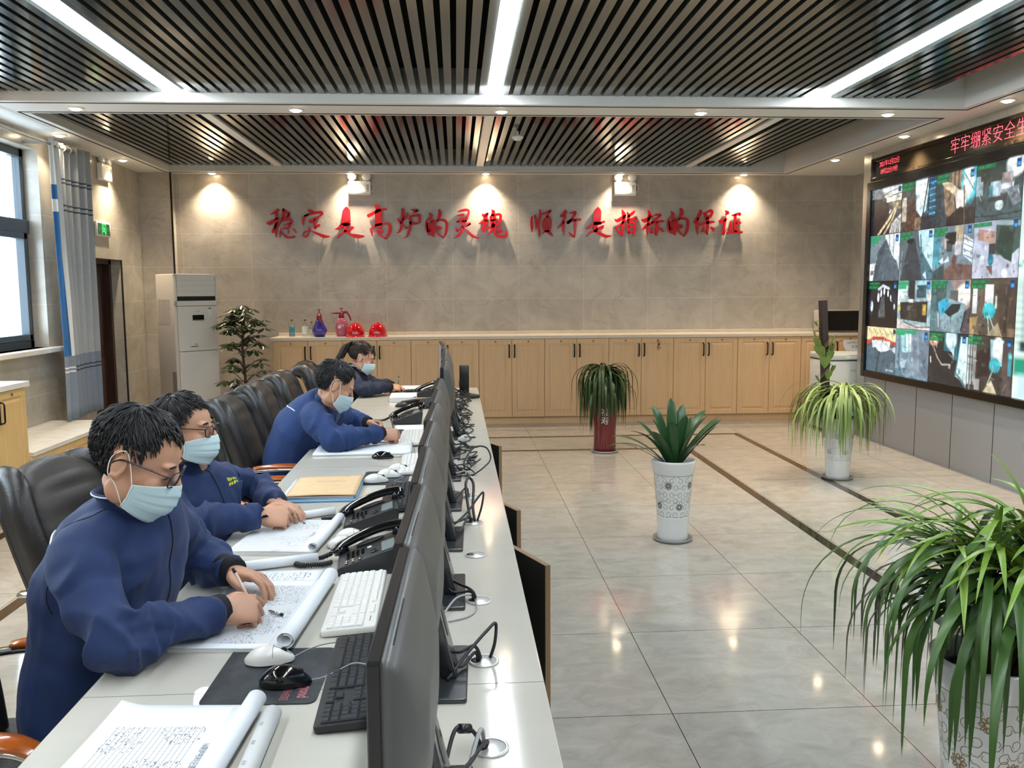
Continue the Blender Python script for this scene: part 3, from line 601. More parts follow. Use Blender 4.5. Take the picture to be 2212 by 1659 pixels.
def ribbon(stroke, z0, z1):
    """brush stroke: variable width ribbon with round ends, extruded"""
    P = smoothpath([(a, -b, w) for a, b, w in stroke], 4) if len(stroke) > 2 else [Vector((a, -b, w)) for a, b, w in stroke]
    n = len(P); Lf = []; Rt = []
    for i in range(n):
        t = Vector((P[min(i+1, n-1)].x-P[max(i-1, 0)].x, P[min(i+1, n-1)].y-P[max(i-1, 0)].y)); 
        if t.length < 1e-6: t = Vector((1, 0))
        t.normalize(); nn = Vector((-t.y, t.x)); w = max(P[i].z, 3)*0.5
        c = Vector((P[i].x, P[i].y)); Lf.append(c+nn*w); Rt.append(c-nn*w)
    def cap(i, s):
        t = Vector((P[min(i+1, n-1)].x-P[max(i-1, 0)].x, P[min(i+1, n-1)].y-P[max(i-1, 0)].y)).normalized()*s
        nn = Vector((-t.y, t.x)); w = max(P[i].z, 3)*0.5; c = Vector((P[i].x, P[i].y))
        return [c+nn*w*math.cos(a)+t*w*0.7*math.sin(a) for a in (PI*0.2, PI*0.4, PI*0.6, PI*0.8)]
    poly_strips = []
    return Lf, Rt, cap(n-1, 1), cap(0, -1)
for gi, (ch, ox, strokes) in enumerate(GLY):
    half = gi//8
    pts = [p for s in strokes for p in s]
    cx_ = (min(p[0] for p in pts)+max(p[0] for p in pts))/2; cyy = (min(p[1] for p in pts)+max(p[1] for p in pts))/2
    wx, wz = wall_xz(ox+cx_/8.193, 430+cyy/8.193)
    ux = 0.00577/8.193
    mb = MB(); f0, f1 = -0.036, -0.016
    for s in strokes:
        Lf, Rt, ce, cs = ribbon([(a-cx_, b-cyy, w) for a, b, w in s], 0, 0)
        outline = Lf+ce+Rt[::-1]+cs
        n = len(Lf); k = len(ce)
        def vv(p, y): return (p.x*ux, y, p.y*ux)
        for y, rev in ((f0, False), (f1, True)):
            vs = [vv(p, y) for p in Lf]+[vv(p, y) for p in Rt]; fs = [(i, n+i, n+i+1, i+1) for i in range(n-1)]
            mb.add(vs, [f[::-1] if rev else f for f in fs])
            e = [Lf[-1]]+ce+[Rt[-1]]; mb.add([vv(p, y) for p in e], [list(range(len(e)))[::-1] if not rev else list(range(len(e)))])
            e = [Rt[0]]+cs+[Lf[0]]; mb.add([vv(p, y) for p in e], [list(range(len(e)))[::-1] if not rev else list(range(len(e)))])
        m_ = len(outline)
        mb.add([vv(p, f0) for p in outline]+[vv(p, f1) for p in outline], [(i, (i+1) % m_, m_+(i+1) % m_, m_+i) for i in range(m_)])
    o = thing('slogan_character', 'red raised character %s, %s of the %s half of the wall slogan' % (ch, meaning[gi % 8], ('first', 'second')[half]), 'wall lettering', (wx, YF, wz), 0, 'red raised characters of the wall slogan')
    mb.build('raised_character', M_RED, o)
    pg = MB()
    for s in (strokes[0], strokes[-1]):
        q = s[len(s)//2]; x, z = (q[0]-cx_)*ux, -(q[1]-cyy)*ux
        pg.cyl((x, -0.0158, z), (x, -0.0005, z), 0.006, 8)
    pg.build('mounting_pin', M_CHROME, o)
# smoke detector hanging in the far tray
o = thing('smoke_detector', 'white round smoke detector hanging below the far slatted ceiling', 'smoke detector', (0.606, 8.42, SLZ), 0)
MB().cyl((0, 0, 0.0), (0, 0, -0.045), 0.012, 10).build('mounting_rod', M_WHITEP, o)
MB().lathe([(0.001, -0.045), (0.05, -0.045), (0.056, -0.056), (0.05, -0.07), (0.036, -0.074), (0.034, -0.086), (0.001, -0.09)], 24, caps=False).build('detector_head', M_WHITEP, o)
# ------------------------------------------------------------------ video wall
def emit_attr(name, strength):
    m = bpy.data.materials.new(name); m.use_nodes = True; nt = m.node_tree; N = nt.nodes; L = nt.links
    b = N['Principled BSDF']; a = N.new('ShaderNodeVertexColor'); a.layer_name = 'picture'
    b.inputs['Base Color'].default_value = (0.01, 0.01, 0.012, 1); b.inputs['Roughness'].default_value = 0.25
    L.new(a.outputs['Color'], b.inputs['Emission Color']); b.inputs['Emission Strength'].default_value = strength
    MATS[name] = m; return m
M_SCREEN = emit_attr('lit_camera_picture', SCREEN_STRENGTH)
class Pic:
    """little painter for the pictures the screens show"""
    def __init__(s, w, h, c=(60, 70, 75)):
        s.w, s.h = w, h; s.a = np.zeros((h, w, 3)); s.a[:] = c
        s.u, s.v = np.meshgrid(np.linspace(0, 1, w), np.linspace(0, 1, h)); s.r = np.random.RandomState(3)
    def mix(s, k, c, al=1.0):
        k = np.clip(k, 0, 1)[..., None]*al; s.a = s.a*(1-k)+np.array(c, float)*k; return s
    def vg(s, c0, c1): s.a = np.array(c0, float)*(1-s.v[..., None])+np.array(c1, float)*s.v[..., None]; return s
    def poly(s, pts, c, al=1.0, soft=0.012):
        ins = np.zeros_like(s.u, bool); d = np.full_like(s.u, 9.0); n = len(pts)
        for i in range(n):
            x0, y0 = pts[i]; x1, y1 = pts[(i+1) % n]
            cr = ((y0 > s.v) != (y1 > s.v)) & (s.u < (x1-x0)*(s.v-y0)/((y1-y0) if abs(y1-y0) > 1e-9 else 1e-9)+x0); ins ^= cr
            d = np.minimum(d, s.sd((x0, y0), (x1, y1)))
        return s.mix(np.where(ins, 0.5+d/soft, 0.5-d/soft), c, al)
    def sd(s, p, q):
        dx, dy = q[0]-p[0], q[1]-p[1]; l = dx*dx+dy*dy+1e-12
        t = np.clip(((s.u-p[0])*dx+(s.v-p[1])*dy)/l, 0, 1)
        return np.hypot(s.u-p[0]-t*dx, s.v-p[1]-t*dy)
    def line(s, pts, c, w=0.02, al=1.0, soft=0.012):
        for p, q in zip(pts[:-1], pts[1:]): s.mix(0.5+(w/2-s.sd(p, q))/soft, c, al)
        return s
    def ell(s, cx, cy, rx, ry, c, al=1.0, soft=0.3):
        d = np.hypot((s.u-cx)/rx, (s.v-cy)/ry); return s.mix((1-d)/soft+0.5, c, al)
    def rect(s, x0, y0, x1, y1, c, al=1.0): return s.poly([(x0, y0), (x1, y0), (x1, y1), (x0, y1)], c, al)
    def noise(s, amt, n=14, st=(1, 1)):
        g = s.r.rand(max(2, int(n*st[1])), max(2, int(n*st[0])))-0.5
        y = s.v*(g.shape[0]-1); x = s.u*(g.shape[1]-1); y0 = np.clip(y.astype(int), 0, g.shape[0]-2); x0 = np.clip(x.astype(int), 0, g.shape[1]-2); fy, fx = y-y0, x-x0
        v = g[y0, x0]*(1-fx)*(1-fy)+g[y0, x0+1]*fx*(1-fy)+g[y0+1, x0]*(1-fx)*fy+g[y0+1, x0+1]*fx*fy
        s.a = np.clip(s.a*(1+v[..., None]*amt), 0, 255); return s
    def clutter(s, n, seed):
        r = random.Random(seed)
        for k in range(n):
            x, y = r.random(), r.uniform(0.12, 1.0); i = int(min(s.h-1, y*s.h)); j = int(min(s.w-1, x*s.w)); base = s.a[i, j]; g = r.choice((0.45, 0.6, 0.75, 1.35, 1.7))
            c = np.clip(base*g+(r.uniform(-8, 8), r.uniform(-4, 10), r.uniform(-4, 14)), 0, 255); l = r.uniform(0.03, 0.14); a = r.choice((PI/2, PI/2, 0.2, 1.1, 2.0)); p = (x+l*math.cos(a), y+l*math.sin(a))
            if r.random() < 0.6: s.line([(x, y), p], c, r.uniform(0.006, 0.02), 0.75)
            else: s.rect(x, y, x+r.uniform(0.02, 0.08), y+r.uniform(0.02, 0.08), c, 0.6)
        return s
    def osd(s, lines=2, x1=0.42, bg_=(10, 110, 60)):
        for k in range(lines):
            s.rect(0.0, 0.015+k*0.085, x1-0.08*k, 0.09+k*0.085, bg_, 0.85)
            for q in range(7): s.rect(0.02+q*0.05, 0.03+k*0.085, 0.05+q*0.05, 0.07+k*0.085, (60, 210, 130), 0.5 if (q+k) % 3 else 0.1)
        s.rect(0.86, 0.03, 0.95, 0.17, (10, 60, 110)); s.rect(0.875, 0.09, 0.94, 0.15, (70, 165, 230)); return s
def cells():
    P = []
    w, h = 88, 68
    def new(c=(50, 60, 66)): p = Pic(w, h, c); P.append(p); return p
    # row 1
    p = new().vg((120, 135, 142), (26, 25, 28)); p.poly([(0, .2), (.55, .25), (.62, .55), (.3, 1), (0, 1)], (30, 30, 34), .9); p.poly([(.35, 0), (1, 0), (1, .22), (.45, .22)], (245, 248, 245)); p.line([(.3, .2), (.6, .1), (1, .06)], (90, 95, 95), .02); p.line([(.4, .27), (.7, .19), (1, .17)], (110, 112, 108), .03); p.rect(.5, .22, 1, .32, (240, 236, 214)); p.poly([(.55, .32), (1, .34), (1, .5), (.85, .5)], (140, 130, 110)); p.line([(.25, 1), (.6, .7), (.88, .38)], (226, 208, 160), .06); p.line([(.45, 1), (.72, .7), (.88, .4)], (205, 188, 146), .05); p.line([(.62, .55), (.66, .5)], (245, 245, 245), .04); p.poly([(.7, .78), (1, .6), (1, 1), (.62, 1)], (205, 205, 200)); 
    for k in range(5): p.line([(.7+k*.05, .75+.02*k), (.62+k*.08, 1)], (60, 60, 60), .015)
    p.noise(.7, 22); p.clutter(40, 1); p.rect(.88, .03, .97, .14, (20, 70, 110))
    p = new((70, 74, 76)); p.rect(0, .25, .2, 1, (70, 62, 54)); p.rect(.02, .3, .16, .8, (186, 178, 160)); p.poly([(.2, .4), (.45, .35), (.52, .75), (.5, 1), (.15, 1)], (78, 58, 46)); p.poly([(.4, .0), (.85, 0), (.9, .5), (.6, .75), (.45, .6)], (205, 235, 240)); p.poly([(.42, .05), (.75, .02), (.7, .45), (.5, .6)], (240, 252, 252)); p.poly([(.8, .02), (1, .02), (1, .95), (.72, .95)], (40, 90, 120)); 
    for k in range(7): p.line([(.8, .12+k*.12), (1, .1+k*.12)], (110, 200, 225), .02)
    p.line([(.78, 0), (.6, 1)], (28, 34, 38), .03); p.line([(.82, 0), (.8, 1)], (24, 40, 52), .03); p.rect(.42, .75, .6, 1, (150, 130, 100), .8); p.rect(.66, .75, 1, 1, (44, 44, 46), .8); p.noise(.6, 20); p.clutter(45, 11); p.osd(2, .4)
    p = new((62, 74, 80)); p.rect(.35, 0, .7, .3, (150, 128, 106)); 
    for k in range(4): p.line([(.38+k*.1, 0), (.38+k*.1, .3)], (60, 54, 50), .02)
    p.ell(.85, .2, .2, .42, (70, 190, 205)); p.ell(.83, .2, .13, .33, (235, 248, 250)); p.line([(.7, .05), (.95, .4)], (60, 130, 140), .02); p.poly([(.12, .12), (.4, .2), (.72, .45), (.78, .62), (.55, .7), (.5, .45), (.2, .25)], (226, 214, 192)); p.ell(.66, .55, .13, .2, (246, 238, 228)); 
    for k in range(7): p.line([(.2+k*.04, .2), (.28+k*.035, .85-.03*abs(k-3))], (214, 168, 116), .016)
    p.rect(0, .2, .14, 1, (44, 62, 66)); p.poly([(.3, .86), (.62, .68), (1, .72), (1, 1), (.3, 1)], (42, 40, 38)); p.line([(.72, .3), (.76, 1)], (98, 92, 86), .03); p.noise(.5, 18); p.clutter(45, 12); p.osd(2, .36)
    p = new().vg((34, 52, 50), (66, 92, 96)); p.ell(.85, .12, .2, .2, (240, 250, 250)); p.rect(.0, .2, .16, .55, (140, 166, 178)); p.rect(.33, .34, .55, .6, (176, 200, 214)); p.rect(.3, .4, .38, .62, (54, 140, 160)); p.rect(.56, .22, .8, .4, (150, 138, 140)); p.rect(.54, .4, .82, .55, (196, 206, 216)); p.poly([(.66, .5), (.92, .46), (.98, .74), (.82, .8)], (120, 132, 140)); p.ell(.53, .75, .09, .09, (214, 240, 240)); p.rect(.3, .6, .7, .68, (56, 58, 60)); p.line([(0, .9), (.4, .93), (1, .9)], (36, 44, 48), .02); p.rect(.1, .1, .3, .3, (30, 44, 40)); p.noise(.5, 18); p.clutter(45, 13); p.osd(1, .42)
    # row 2
    p = new((120, 136, 144)); p.poly([(.5, 0), (1, 0), (1, .6), (.62, .45)], (235, 244, 248)); p.poly([(.2, 1), (.55, .1), (.75, .45), (1, .7), (1, 1)], (86, 100, 110)); p.poly([(.28, .35), (.55, .1), (.45, .5), (.22, 1), (.1, 1)], (70, 82, 92)); p.poly([(0, .62), (.2, .6), (.12, 1), (0, 1)], (245, 246, 246)); p.poly([(.02, .78), (.18, .76), (.16, .86), (.02, .88)], (110, 104, 104)); p.line([(.65, 0), (.66, .45)], (120, 130, 140), .02); p.line([(.8, 0), (.8, .5)], (130, 140, 150), .02); p.poly([(.9, .55), (1, .45), (1, .8)], (210, 226, 235)); p.noise(.25, 14); p.clutter(45, 14); p.osd(2, .36, (20, 150, 95))
    p = new((92, 106, 112)); p.poly([(.3, .15), (.45, .15), (.72, 1), (.05, 1)], (62, 66, 72)); p.poly([(.55, 0), (1, 0), (1, .85), (.62, .4)], (200, 238, 246)); p.line([(.62, .1), (.66, .42)], (30, 110, 130), .03); p.line([(.6, .35), (1, .85)], (60, 130, 150), .03); p.poly([(.62, .5), (1, .9), (1, 1), (.7, 1)], (78, 116, 130)); p.poly([(.72, .9), (.8, .82), (.84, 1)], (205, 240, 245)); p.ell(.32, .2, .1, .06, (24, 34, 30)); p.line([(.08, .4), (.02, 1)], (140, 160, 170), .03); p.noise(.25, 14); p.clutter(45, 15); p.osd(2, .38)
    p = new((120, 140, 150)); p.rect(0, .1, .16, .75, (80, 160, 180)); p.poly([(.28, .85), (.5, .7), (1, .75), (1, 1), (.18, 1)], (120, 92, 84)); p.rect(.55, .0, .75, .35, (188, 176, 150)); p.rect(.3, .12, .58, .35, (36, 40, 38)); p.poly([(.3, .3), (.5, .35), (.48, .48), (.36, .48)], (70, 72, 70)); p.rect(.28, .22, .34, .42, (190, 180, 178)); p.rect(.56, .3, .72, .55, (198, 196, 204)); p.poly([(.78, .18), (1, .3), (1, .72), (.76, .55)], (226, 238, 246)); 
    for k in range(4): p.line([(.78, .25+k*.1), (1, .34+k*.1)], (80, 100, 120), .014)
    p.poly([(.15, .66), (.25, .58), (.28, .68), (.4, .56), (.42, .66), (.2, .7)], (228, 246, 248)); p.ell(.55, .66, .06, .12, (104, 72, 70)); p.poly([(.0, .85), (.3, .7), (.3, 1), (0, 1)], (66, 84, 82)); p.noise(.35, 16); p.clutter(45, 16); p.osd(2, .36)
    p = new((176, 186, 206)); p.rect(.5, .0, 1, .6, (70, 92, 84)); p.poly([(.6, .1), (.9, .18), (.85, .8), (.5, .5)], (44, 66, 56)); p.poly([(.1, .12), (.5, .2), (.5, .38), (.1, .32)], (164, 132, 122)); p.poly([(.24, .18), (.5, .22), (.5, .4), (.24, .36)], (196, 160, 146)); p.rect(.36, .4, .5, .6, (62, 56, 58)); p.poly([(.0, .3), (.24, .45), (.22, .6), (0, .52)], (196, 202, 222)); p.poly([(0, .66), (.5, .58), (1, .8), (1, 1), (0, 1)], (190, 196, 212)); p.ell(.41, .68, .06, .11, (20, 120, 150)); p.poly([(.3, .78), (.45, .78), (.46, .96)], (120, 92, 90)); p.poly([(.86, .6), (1, .5), (1, .72), (.86, .8)], (210, 220, 235)); p.ell(.72, .92, .06, .08, (238, 246, 250)); p.poly([(.5, 0), (1, .05), (1, .14), (.5, .08)], (150, 176, 184)); p.rect(.16, .6, .26, .75, (225, 236, 245)); p.line([(0, .9), (.5, .66)], (150, 158, 172), .01); p.noise(.25, 14); p.clutter(45, 17); p.osd(1, .4)
    # row 3
    p = new((16, 17, 22)); p.ell(.5, .5, .5, .42, (60, 66, 80), .7); p.ell(.5, .62, .4, .5, (20, 21, 26)); p.line([(.35, .18), (.5, .1), (.7, .16)], (220, 232, 245), .06); 
    for x, y, r in ((.13, .55, .06), (.35, .36, .05), (.44, .26, .045), (.55, .22, .04), (.68, .27, .035), (.77, .36, .03), (.9, .55, .03)): p.ell(x, y, r*.8, r*2.1, (232, 242, 252))
    p.poly([(.44, .4), (.56, .3), (.62, 1), (.3, 1)], (84, 88, 92)); p.ell(.5, 1, .6, .2, (20, 16, 18)); p.noise(.4, 16); p.clutter(45, 18); p.osd(2, .4)
    p = new((150, 180, 186)); p.poly([(.0, .1), (.3, .1), (.25, .5), (0, .5)], (216, 240, 240)); p.rect(.32, .0, .52, .4, (52, 50, 48)); p.rect(.55, .0, .9, .3, (150, 196, 206)); p.rect(.58, .1, .85, .35, (60, 84, 92)); p.poly([(.08, .45), (.9, .42), (.9, .85), (.1, .8)], (46, 42, 40)); p.rect(.35, .38, .5, .45, (238, 232, 226)); p.rect(.31, .52, .43, .62, (236, 234, 230)); p.rect(.76, .48, .87, .7, (196, 164, 70)); p.rect(.03, .52, .1, .62, (214, 190, 70)); p.poly([(0, .78), (.3, .9), (1, .92), (1, 1), (0, 1)], (214, 206, 200)); p.rect(.88, .28, 1, .4, (240, 236, 232)); p.line([(.2, .85), (.6, .95), (1, .93)], (80, 70, 66), .02); p.rect(.3, .46, .6, .8, (70, 62, 52), .7); p.noise(.45, 18); p.clutter(45, 19); p.osd(2, .34, (20, 150, 90))
    p = new((110, 138, 146)); p.poly([(.48, .0), (1, 0), (1, .6), (.8, .5)], (160, 138, 132)); p.rect(.0, .1, .4, .6, (74, 96, 94)); p.ell(.84, .28, .18, .2, (255, 248, 240)); p.rect(.5, .2, .7, .5, (94, 92, 90)); p.poly([(.2, .42), (.46, .35), (.9, .45), (.86, .85), (.6, 1), (.3, .95)], (140, 170, 178)); p.poly([(.18, .42), (.42, .34), (.5, .48), (.34, .68), (.22, .6)], (60, 176, 212)); p.poly([(.36, .62), (.55, .46), (.78, .45), (.72, .6), (.5, .7)], (36, 42, 44)); p.poly([(.86, .6), (1, .5), (1, 1), (.8, 1)], (88, 78, 84)); p.line([(.8, .95), (.9, .6)], (30, 36, 40), .03); p.line([(.2, .65), (.22, .9)], (230, 240, 242), .025); p.rect(0, .3, .14, 1, (88, 120, 128)); p.noise(.3, 16); p.clutter(45, 20); p.osd(2, .42)
    p = new((92, 80, 66)); p.rect(.05, .14, .16, .62, (226, 236, 238)); p.rect(.16, .12, .3, 1, (104, 92, 80)); p.rect(.33, .1, .52, .52, (246, 252, 252)); p.ell(.44, .56, .14, .14, (60, 190, 205)); p.line([(.4, .6), (.46, .98)], (180, 220, 215), .02); p.line([(.42, .6), (.6, .95)], (180, 210, 205), .02); p.poly([(.6, .1), (1, .1), (1, 1), (.7, 1)], (76, 64, 54)); p.rect(.56, .3, .6, .52, (220, 230, 226)); p.poly([(.0, .7), (.2, .66), (.1, 1), (0, 1)], (170, 146, 96)); p.poly([(.4, 1), (.64, .76), (.75, 1)], (166, 152, 124)); p.line([(.82, .4), (.78, .9)], (52, 44, 38), .05); p.rect(.85, .85, 1, 1, (140, 118, 92), .7); p.noise(.35, 14); p.clutter(45, 21); p.osd(2, .38)
    # row 4
    p = new((84, 106, 120)); p.rect(0, 0, 1, .3, (240, 226, 176)); 
    for k in range(16): p.line([(.06+k*.06, .04+.05*(k % 3)), (.1+k*.06, .1+.05*((k*2) % 3))], (120, 108, 70), .012)
    p.line([(0, .38), (.25, .26), (.6, .24), (1, .36)], (196, 74, 66), .07); p.line([(0, .44), (.3, .34), (.7, .32), (1, .5)], (120, 74, 66), .03); p.poly([(.18, .3), (.82, .3), (.8, .5), (.5, .55), (.2, .46)], (226, 236, 242)); p.poly([(0, .55), (.3, .45), (.5, .58), (.8, .48), (1, .6), (1, 1), (0, 1)], (78, 102, 116)); p.line([(.46, .55), (.36, 1)], (46, 58, 68), .04); p.poly([(.8, .45), (1, .4), (1, .55)], (190, 206, 214)); 
    for k in range(6): p.rect(.7+k*.042, .9, .725+k*.042, .95, (235, 240, 240), .8 if k != 2 else .4)
    p.noise(.3, 18); p.clutter(30, 2); p.rect(.9, .03, .98, .13, (20, 60, 90))
    p = new((128, 156, 172)); p.poly([(.15, .1), (.55, .1), (.52, .45), (.2, .5)], (176, 232, 238)); p.poly([(.3, .08), (.5, .08), (.48, .42), (.34, .44)], (228, 248, 250)); 
    for x in (.28, .4, .48): p.line([(x, .1), (x+.02, .45)], (80, 130, 140), .014)
    p.poly([(.48, .05), (.62, .05), (.7, .9), (.58, .9)], (136, 144, 160)); p.poly([(.7, .1), (1, .2), (1, 1), (.75, .8)], (112, 128, 144)); p.line([(.1, .1), (.12, .9)], (86, 116, 130), .03); p.poly([(.15, .7), (.35, .62), (.3, .8), (.2, .82)], (190, 214, 226)); p.poly([(0, .85), (.4, .8), (.6, 1), (0, 1)], (90, 124, 140)); p.poly([(.2, .95), (.55, .68), (.62, .9), (.4, 1)], (150, 172, 186), .7); p.noise(.3, 12); p.clutter(45, 22); p.osd(1, .62, (24, 165, 100)); p.rect(0, .09, .26, .13, (24, 165, 100))
    p = new((44, 44, 46)); p.rect(.4, 0, .75, .5, (52, 108, 122)); p.ell(.58, .1, .14, .22, (220, 246, 250)); p.ell(.62, .35, .05, .2, (200, 240, 246)); p.poly([(.35, .35), (.6, .35), (.68, .5), (.5, .62), (.4, .6)], (36, 40, 44)); p.ell(.12, .17, .13, .11, (214, 160, 120)); p.ell(.14, .15, .07, .07, (255, 244, 226)); p.line([(.1, .26), (.24, .5), (.36, .62), (.58, .6)], (178, 166, 152), .035); p.poly([(.82, .05), (1, .05), (1, .95), (.72, .8)], (216, 244, 246)); p.line([(.82, .05), (.72, .8)], (60, 120, 130), .03); p.line([(.74, .75), (1, .98)], (110, 140, 150), .05); p.poly([(.5, .38), (.66, .44), (.68, .52)], (140, 140, 140)); p.line([(.05, .5), (.06, .6)], (240, 226, 210), .03); p.noise(.3, 12); p.clutter(45, 23); p.osd(2, .42)
    p = new((66, 60, 54)); p.rect(.0, .0, .1, .9, (200, 214, 216)); p.rect(.04, .1, .08, 1, (120, 124, 124)); p.rect(.12, .12, .2, .9, (150, 152, 150)); p.poly([(.5, .05), (.8, .05), (.78, .5), (.54, .5)], (150, 200, 206)); p.ell(.68, .22, .12, .24, (250, 254, 254)); p.ell(.62, .5, .12, .13, (64, 184, 200)); p.rect(.78, .1, 1, 1, (88, 78, 74)); p.rect(.9, .25, .97, .65, (70, 160, 176)); p.line([(.6, .55), (.46, .9)], (190, 206, 196), .02); p.poly([(.38, 1), (.56, .76), (.7, 1)], (206, 194, 164)); p.poly([(.2, .3), (.5, .2), (.5, .7), (.25, .75)], (46, 40, 36)); p.rect(.18, .78, .3, .98, (170, 172, 170)); p.noise(.35, 14); p.clutter(45, 24); p.osd(2, .3)
    return P
def pic_mesh(name, p, y_left, y_right, z_top, z_bot, x):
    h, w = p.h, p.w; vs = []; fs = []
    for j in range(h):
        for i in range(w):
            vs.append((x, y_left+(y_right-y_left)*i/(w-1), z_top+(z_bot-z_top)*j/(h-1)))
    for j in range(h-1):
        for i in range(w-1): fs.append((j*w+i, j*w+i+1, (j+1)*w+i+1, (j+1)*w+i))
    me = bpy.data.meshes.new(name); me.from_pydata(vs, [], fs)
    at = me.color_attributes.new('picture', 'FLOAT_COLOR', 'POINT')
    c = np.clip(p.a, 0, 255)/255.0; c = np.where(c <= 0.04045, c/12.92, ((c+0.055)/1.055)**2.4)
    buf = np.ones((h*w, 4), np.float32); buf[:, :3] = c.reshape(-1, 3); at.data.foreach_set('color', buf.ravel())
    me.materials.append(M_SCREEN); me.update(); return me
M_BEZEL = mat('gloss_black_bezel', (10, 10, 11), 0.18)
YT, CW, ZT, CH = 9.03, 0.615, 2.655, 0.475
vw = thing('video_wall', 'large video wall of camera pictures in a black frame on the right', 'video wall', (XV, 0, 0), 0)
fx0, fx1 = -0.07, -0.001; yb = 3.3
b = MB(); b.box(fx0, fx1, YT, YT+0.075, ZT-4*CH-0.07, ZT+0.085); b.box(fx0, fx1, yb-0.06, yb, ZT-4*CH-0.07, ZT+0.085); b.box(fx0, fx1, yb, YT, ZT, ZT+0.085); b.box(fx0, fx1, yb, YT, ZT-4*CH-0.07, ZT-4*CH)
b.build('frame', M_BEZEL, vw, bevel=0.006)
MB().box(-0.040, -0.002, yb, YT, ZT-4*CH, ZT).build('back_panel', M_BEZEL, vw)
for n, p in enumerate(cells()):
    r, c = divmod(n, 4)
    link('camera_picture', pic_mesh('camera_picture', p, YT-c*CW-0.002, YT-(c+1)*CW+0.002, ZT-r*CH-0.002, ZT-(r+1)*CH+0.002, -0.043), vw)
# the process screen that fills the rest of the wall
p = Pic(120, 70, (226, 246, 240)); p.vg((214, 246, 242), (226, 246, 238))
p.rect(0, .0, 1, .12, (40, 160, 170)); p.rect(0, .83, 1, .9, (20, 150, 120)); p.line([(0, .45), (.05, .42), (.1, .46), (.3, .43), (1, .45)], (30, 140, 90), .008)
for k in range(12): p.line([(0, .5+k*.03), (.8, .5+k*.03)], (150, 190, 180), .003)
for k in range(9): p.line([(.03+k*.1, .2), (.03+k*.1, .8)], (90, 130, 125), .004)
p.rect(.1, .2, .35, .35, (120, 200, 190)); p.rect(.45, .18, .62, .4, (200, 220, 90)); p.rect(.02, .76, .06, .8, (20, 60, 60)); p.rect(.02, .9, .98, 1, (196, 226, 236)); p.noise(.2, 20)
link('process_picture', pic_mesh('process_picture', p, YT-4*CW-0.004, yb+0.004, ZT-0.002, ZT-4*CH+0.002, -0.043), vw)

# LED message banner above the video wall
bn = thing('led_banner', 'long dark LED banner with red running characters above the video wall', 'led display', (XV, 0, 0), 0)
M_BGLASS = mat('dark_mirror_glass', (52, 44, 32), 0.08, spec=0.9)
M_BFRAME = mat('dark_marble_frame', (24, 18, 15), 0.12, var=(30, (60, 46, 34), 0.12))
z0, z1 = 2.755, 2.985
b = MB(); b.box(-0.05, -0.001, 9.03, 9.075, z0, z1); b.box(-0.05, -0.001, 3.3, 9.03, z1-0.035, z1); b.box(-0.05, -0.001, 3.3, 9.03, z0, z0+0.03); b.build('frame', M_BFRAME, bn, bevel=0.003)
MB().box(-0.03, -0.001, 3.3, 9.03, z0+0.03, z1-0.035).build('display_glass', M_BGLASS, bn)
M_LEDRED = mat('red_led_glow', (255, 40, 60), 0.4, emis=((255, 74, 92), 2.2))
LT = Matrix(((0, 0, -1, -0.0315), (-1, 0, 0, 0), (0, 1, 0, 0), (0, 0, 0, 1)))      # text plane facing -X, reading towards -Y
t = MB(); y = 7.62
for ch in '牢牢绷紧安全生': text_into(t, ch, 0.152, TR(0, y-0.07, 2.868) @ LT, offset=-0.0028); y -= 0.152
t.build('running_characters', M_LEDRED, bn)
t = MB(); text_into(t, '2021年12月22日', 0.068, TR(0, 8.72, 2.906) @ LT, sx=0.86, offset=-0.0014); text_into(t, '09时22分19秒', 0.068, TR(0, 8.72, 2.828) @ LT, sx=0.86, offset=-0.0014); t.build('date_and_time', M_LEDRED, bn)

# ------------------------------------------------------------------ curtain and rod
cu = thing('curtain', 'grey and blue eyelet curtain gathered beside the window', 'curtain', (-3.60, 8.12, 0), 0)
M_CG = mat('grey_curtain_cloth', (158, 162, 164), 0.85, var=(60, (142, 147, 150), 0.3), sheen=0.3)
M_CB = mat('blue_curtain_cloth', (28, 96, 150), 0.8, var=(40, (22, 80, 132), 0.3), sheen=0.3)
M_CW = mat('white_curtain_cloth', (205, 206, 204), 0.8)
M_CD = mat('slate_curtain_cloth', (116, 128, 142), 0.85, var=(60, (104, 116, 130), 0.3), sheen=0.3)
M_CS = mat('dark_curtain_stripe', (58, 64, 76), 0.85)
zs = sorted(set([0.455, 0.56, 0.7, 0.84, 0.90, 0.915, 0.935, 0.95, 1.05, 1.2, 1.5, 1.8, 2.1, 2.36, 2.385, 2.40, 2.43, 2.445, 2.47, 2.60, 2.635, 2.65, 2.67, 2.685, 2.72, 2.9, 3.0]))
def curt(u, z): 
    a = u*PI*2*6.2; spread = 0.76+0.06*(1-(z-0.455)/2.5)
    y = u*spread+0.012*math.sin(a*2); x = 0.032*math.sin(a+0.4*math.sin(z*2))*(0.8+0.25*math.sin(u*9))+0.018*math.sin(u*5+z)
    if z > 2.55: x *= 1.0
    return (x, y, z)
NU = 110; mb = MB()
vs = [curt(i/NU, z) for z in zs for i in range(NU+1)]
mb.v = vs
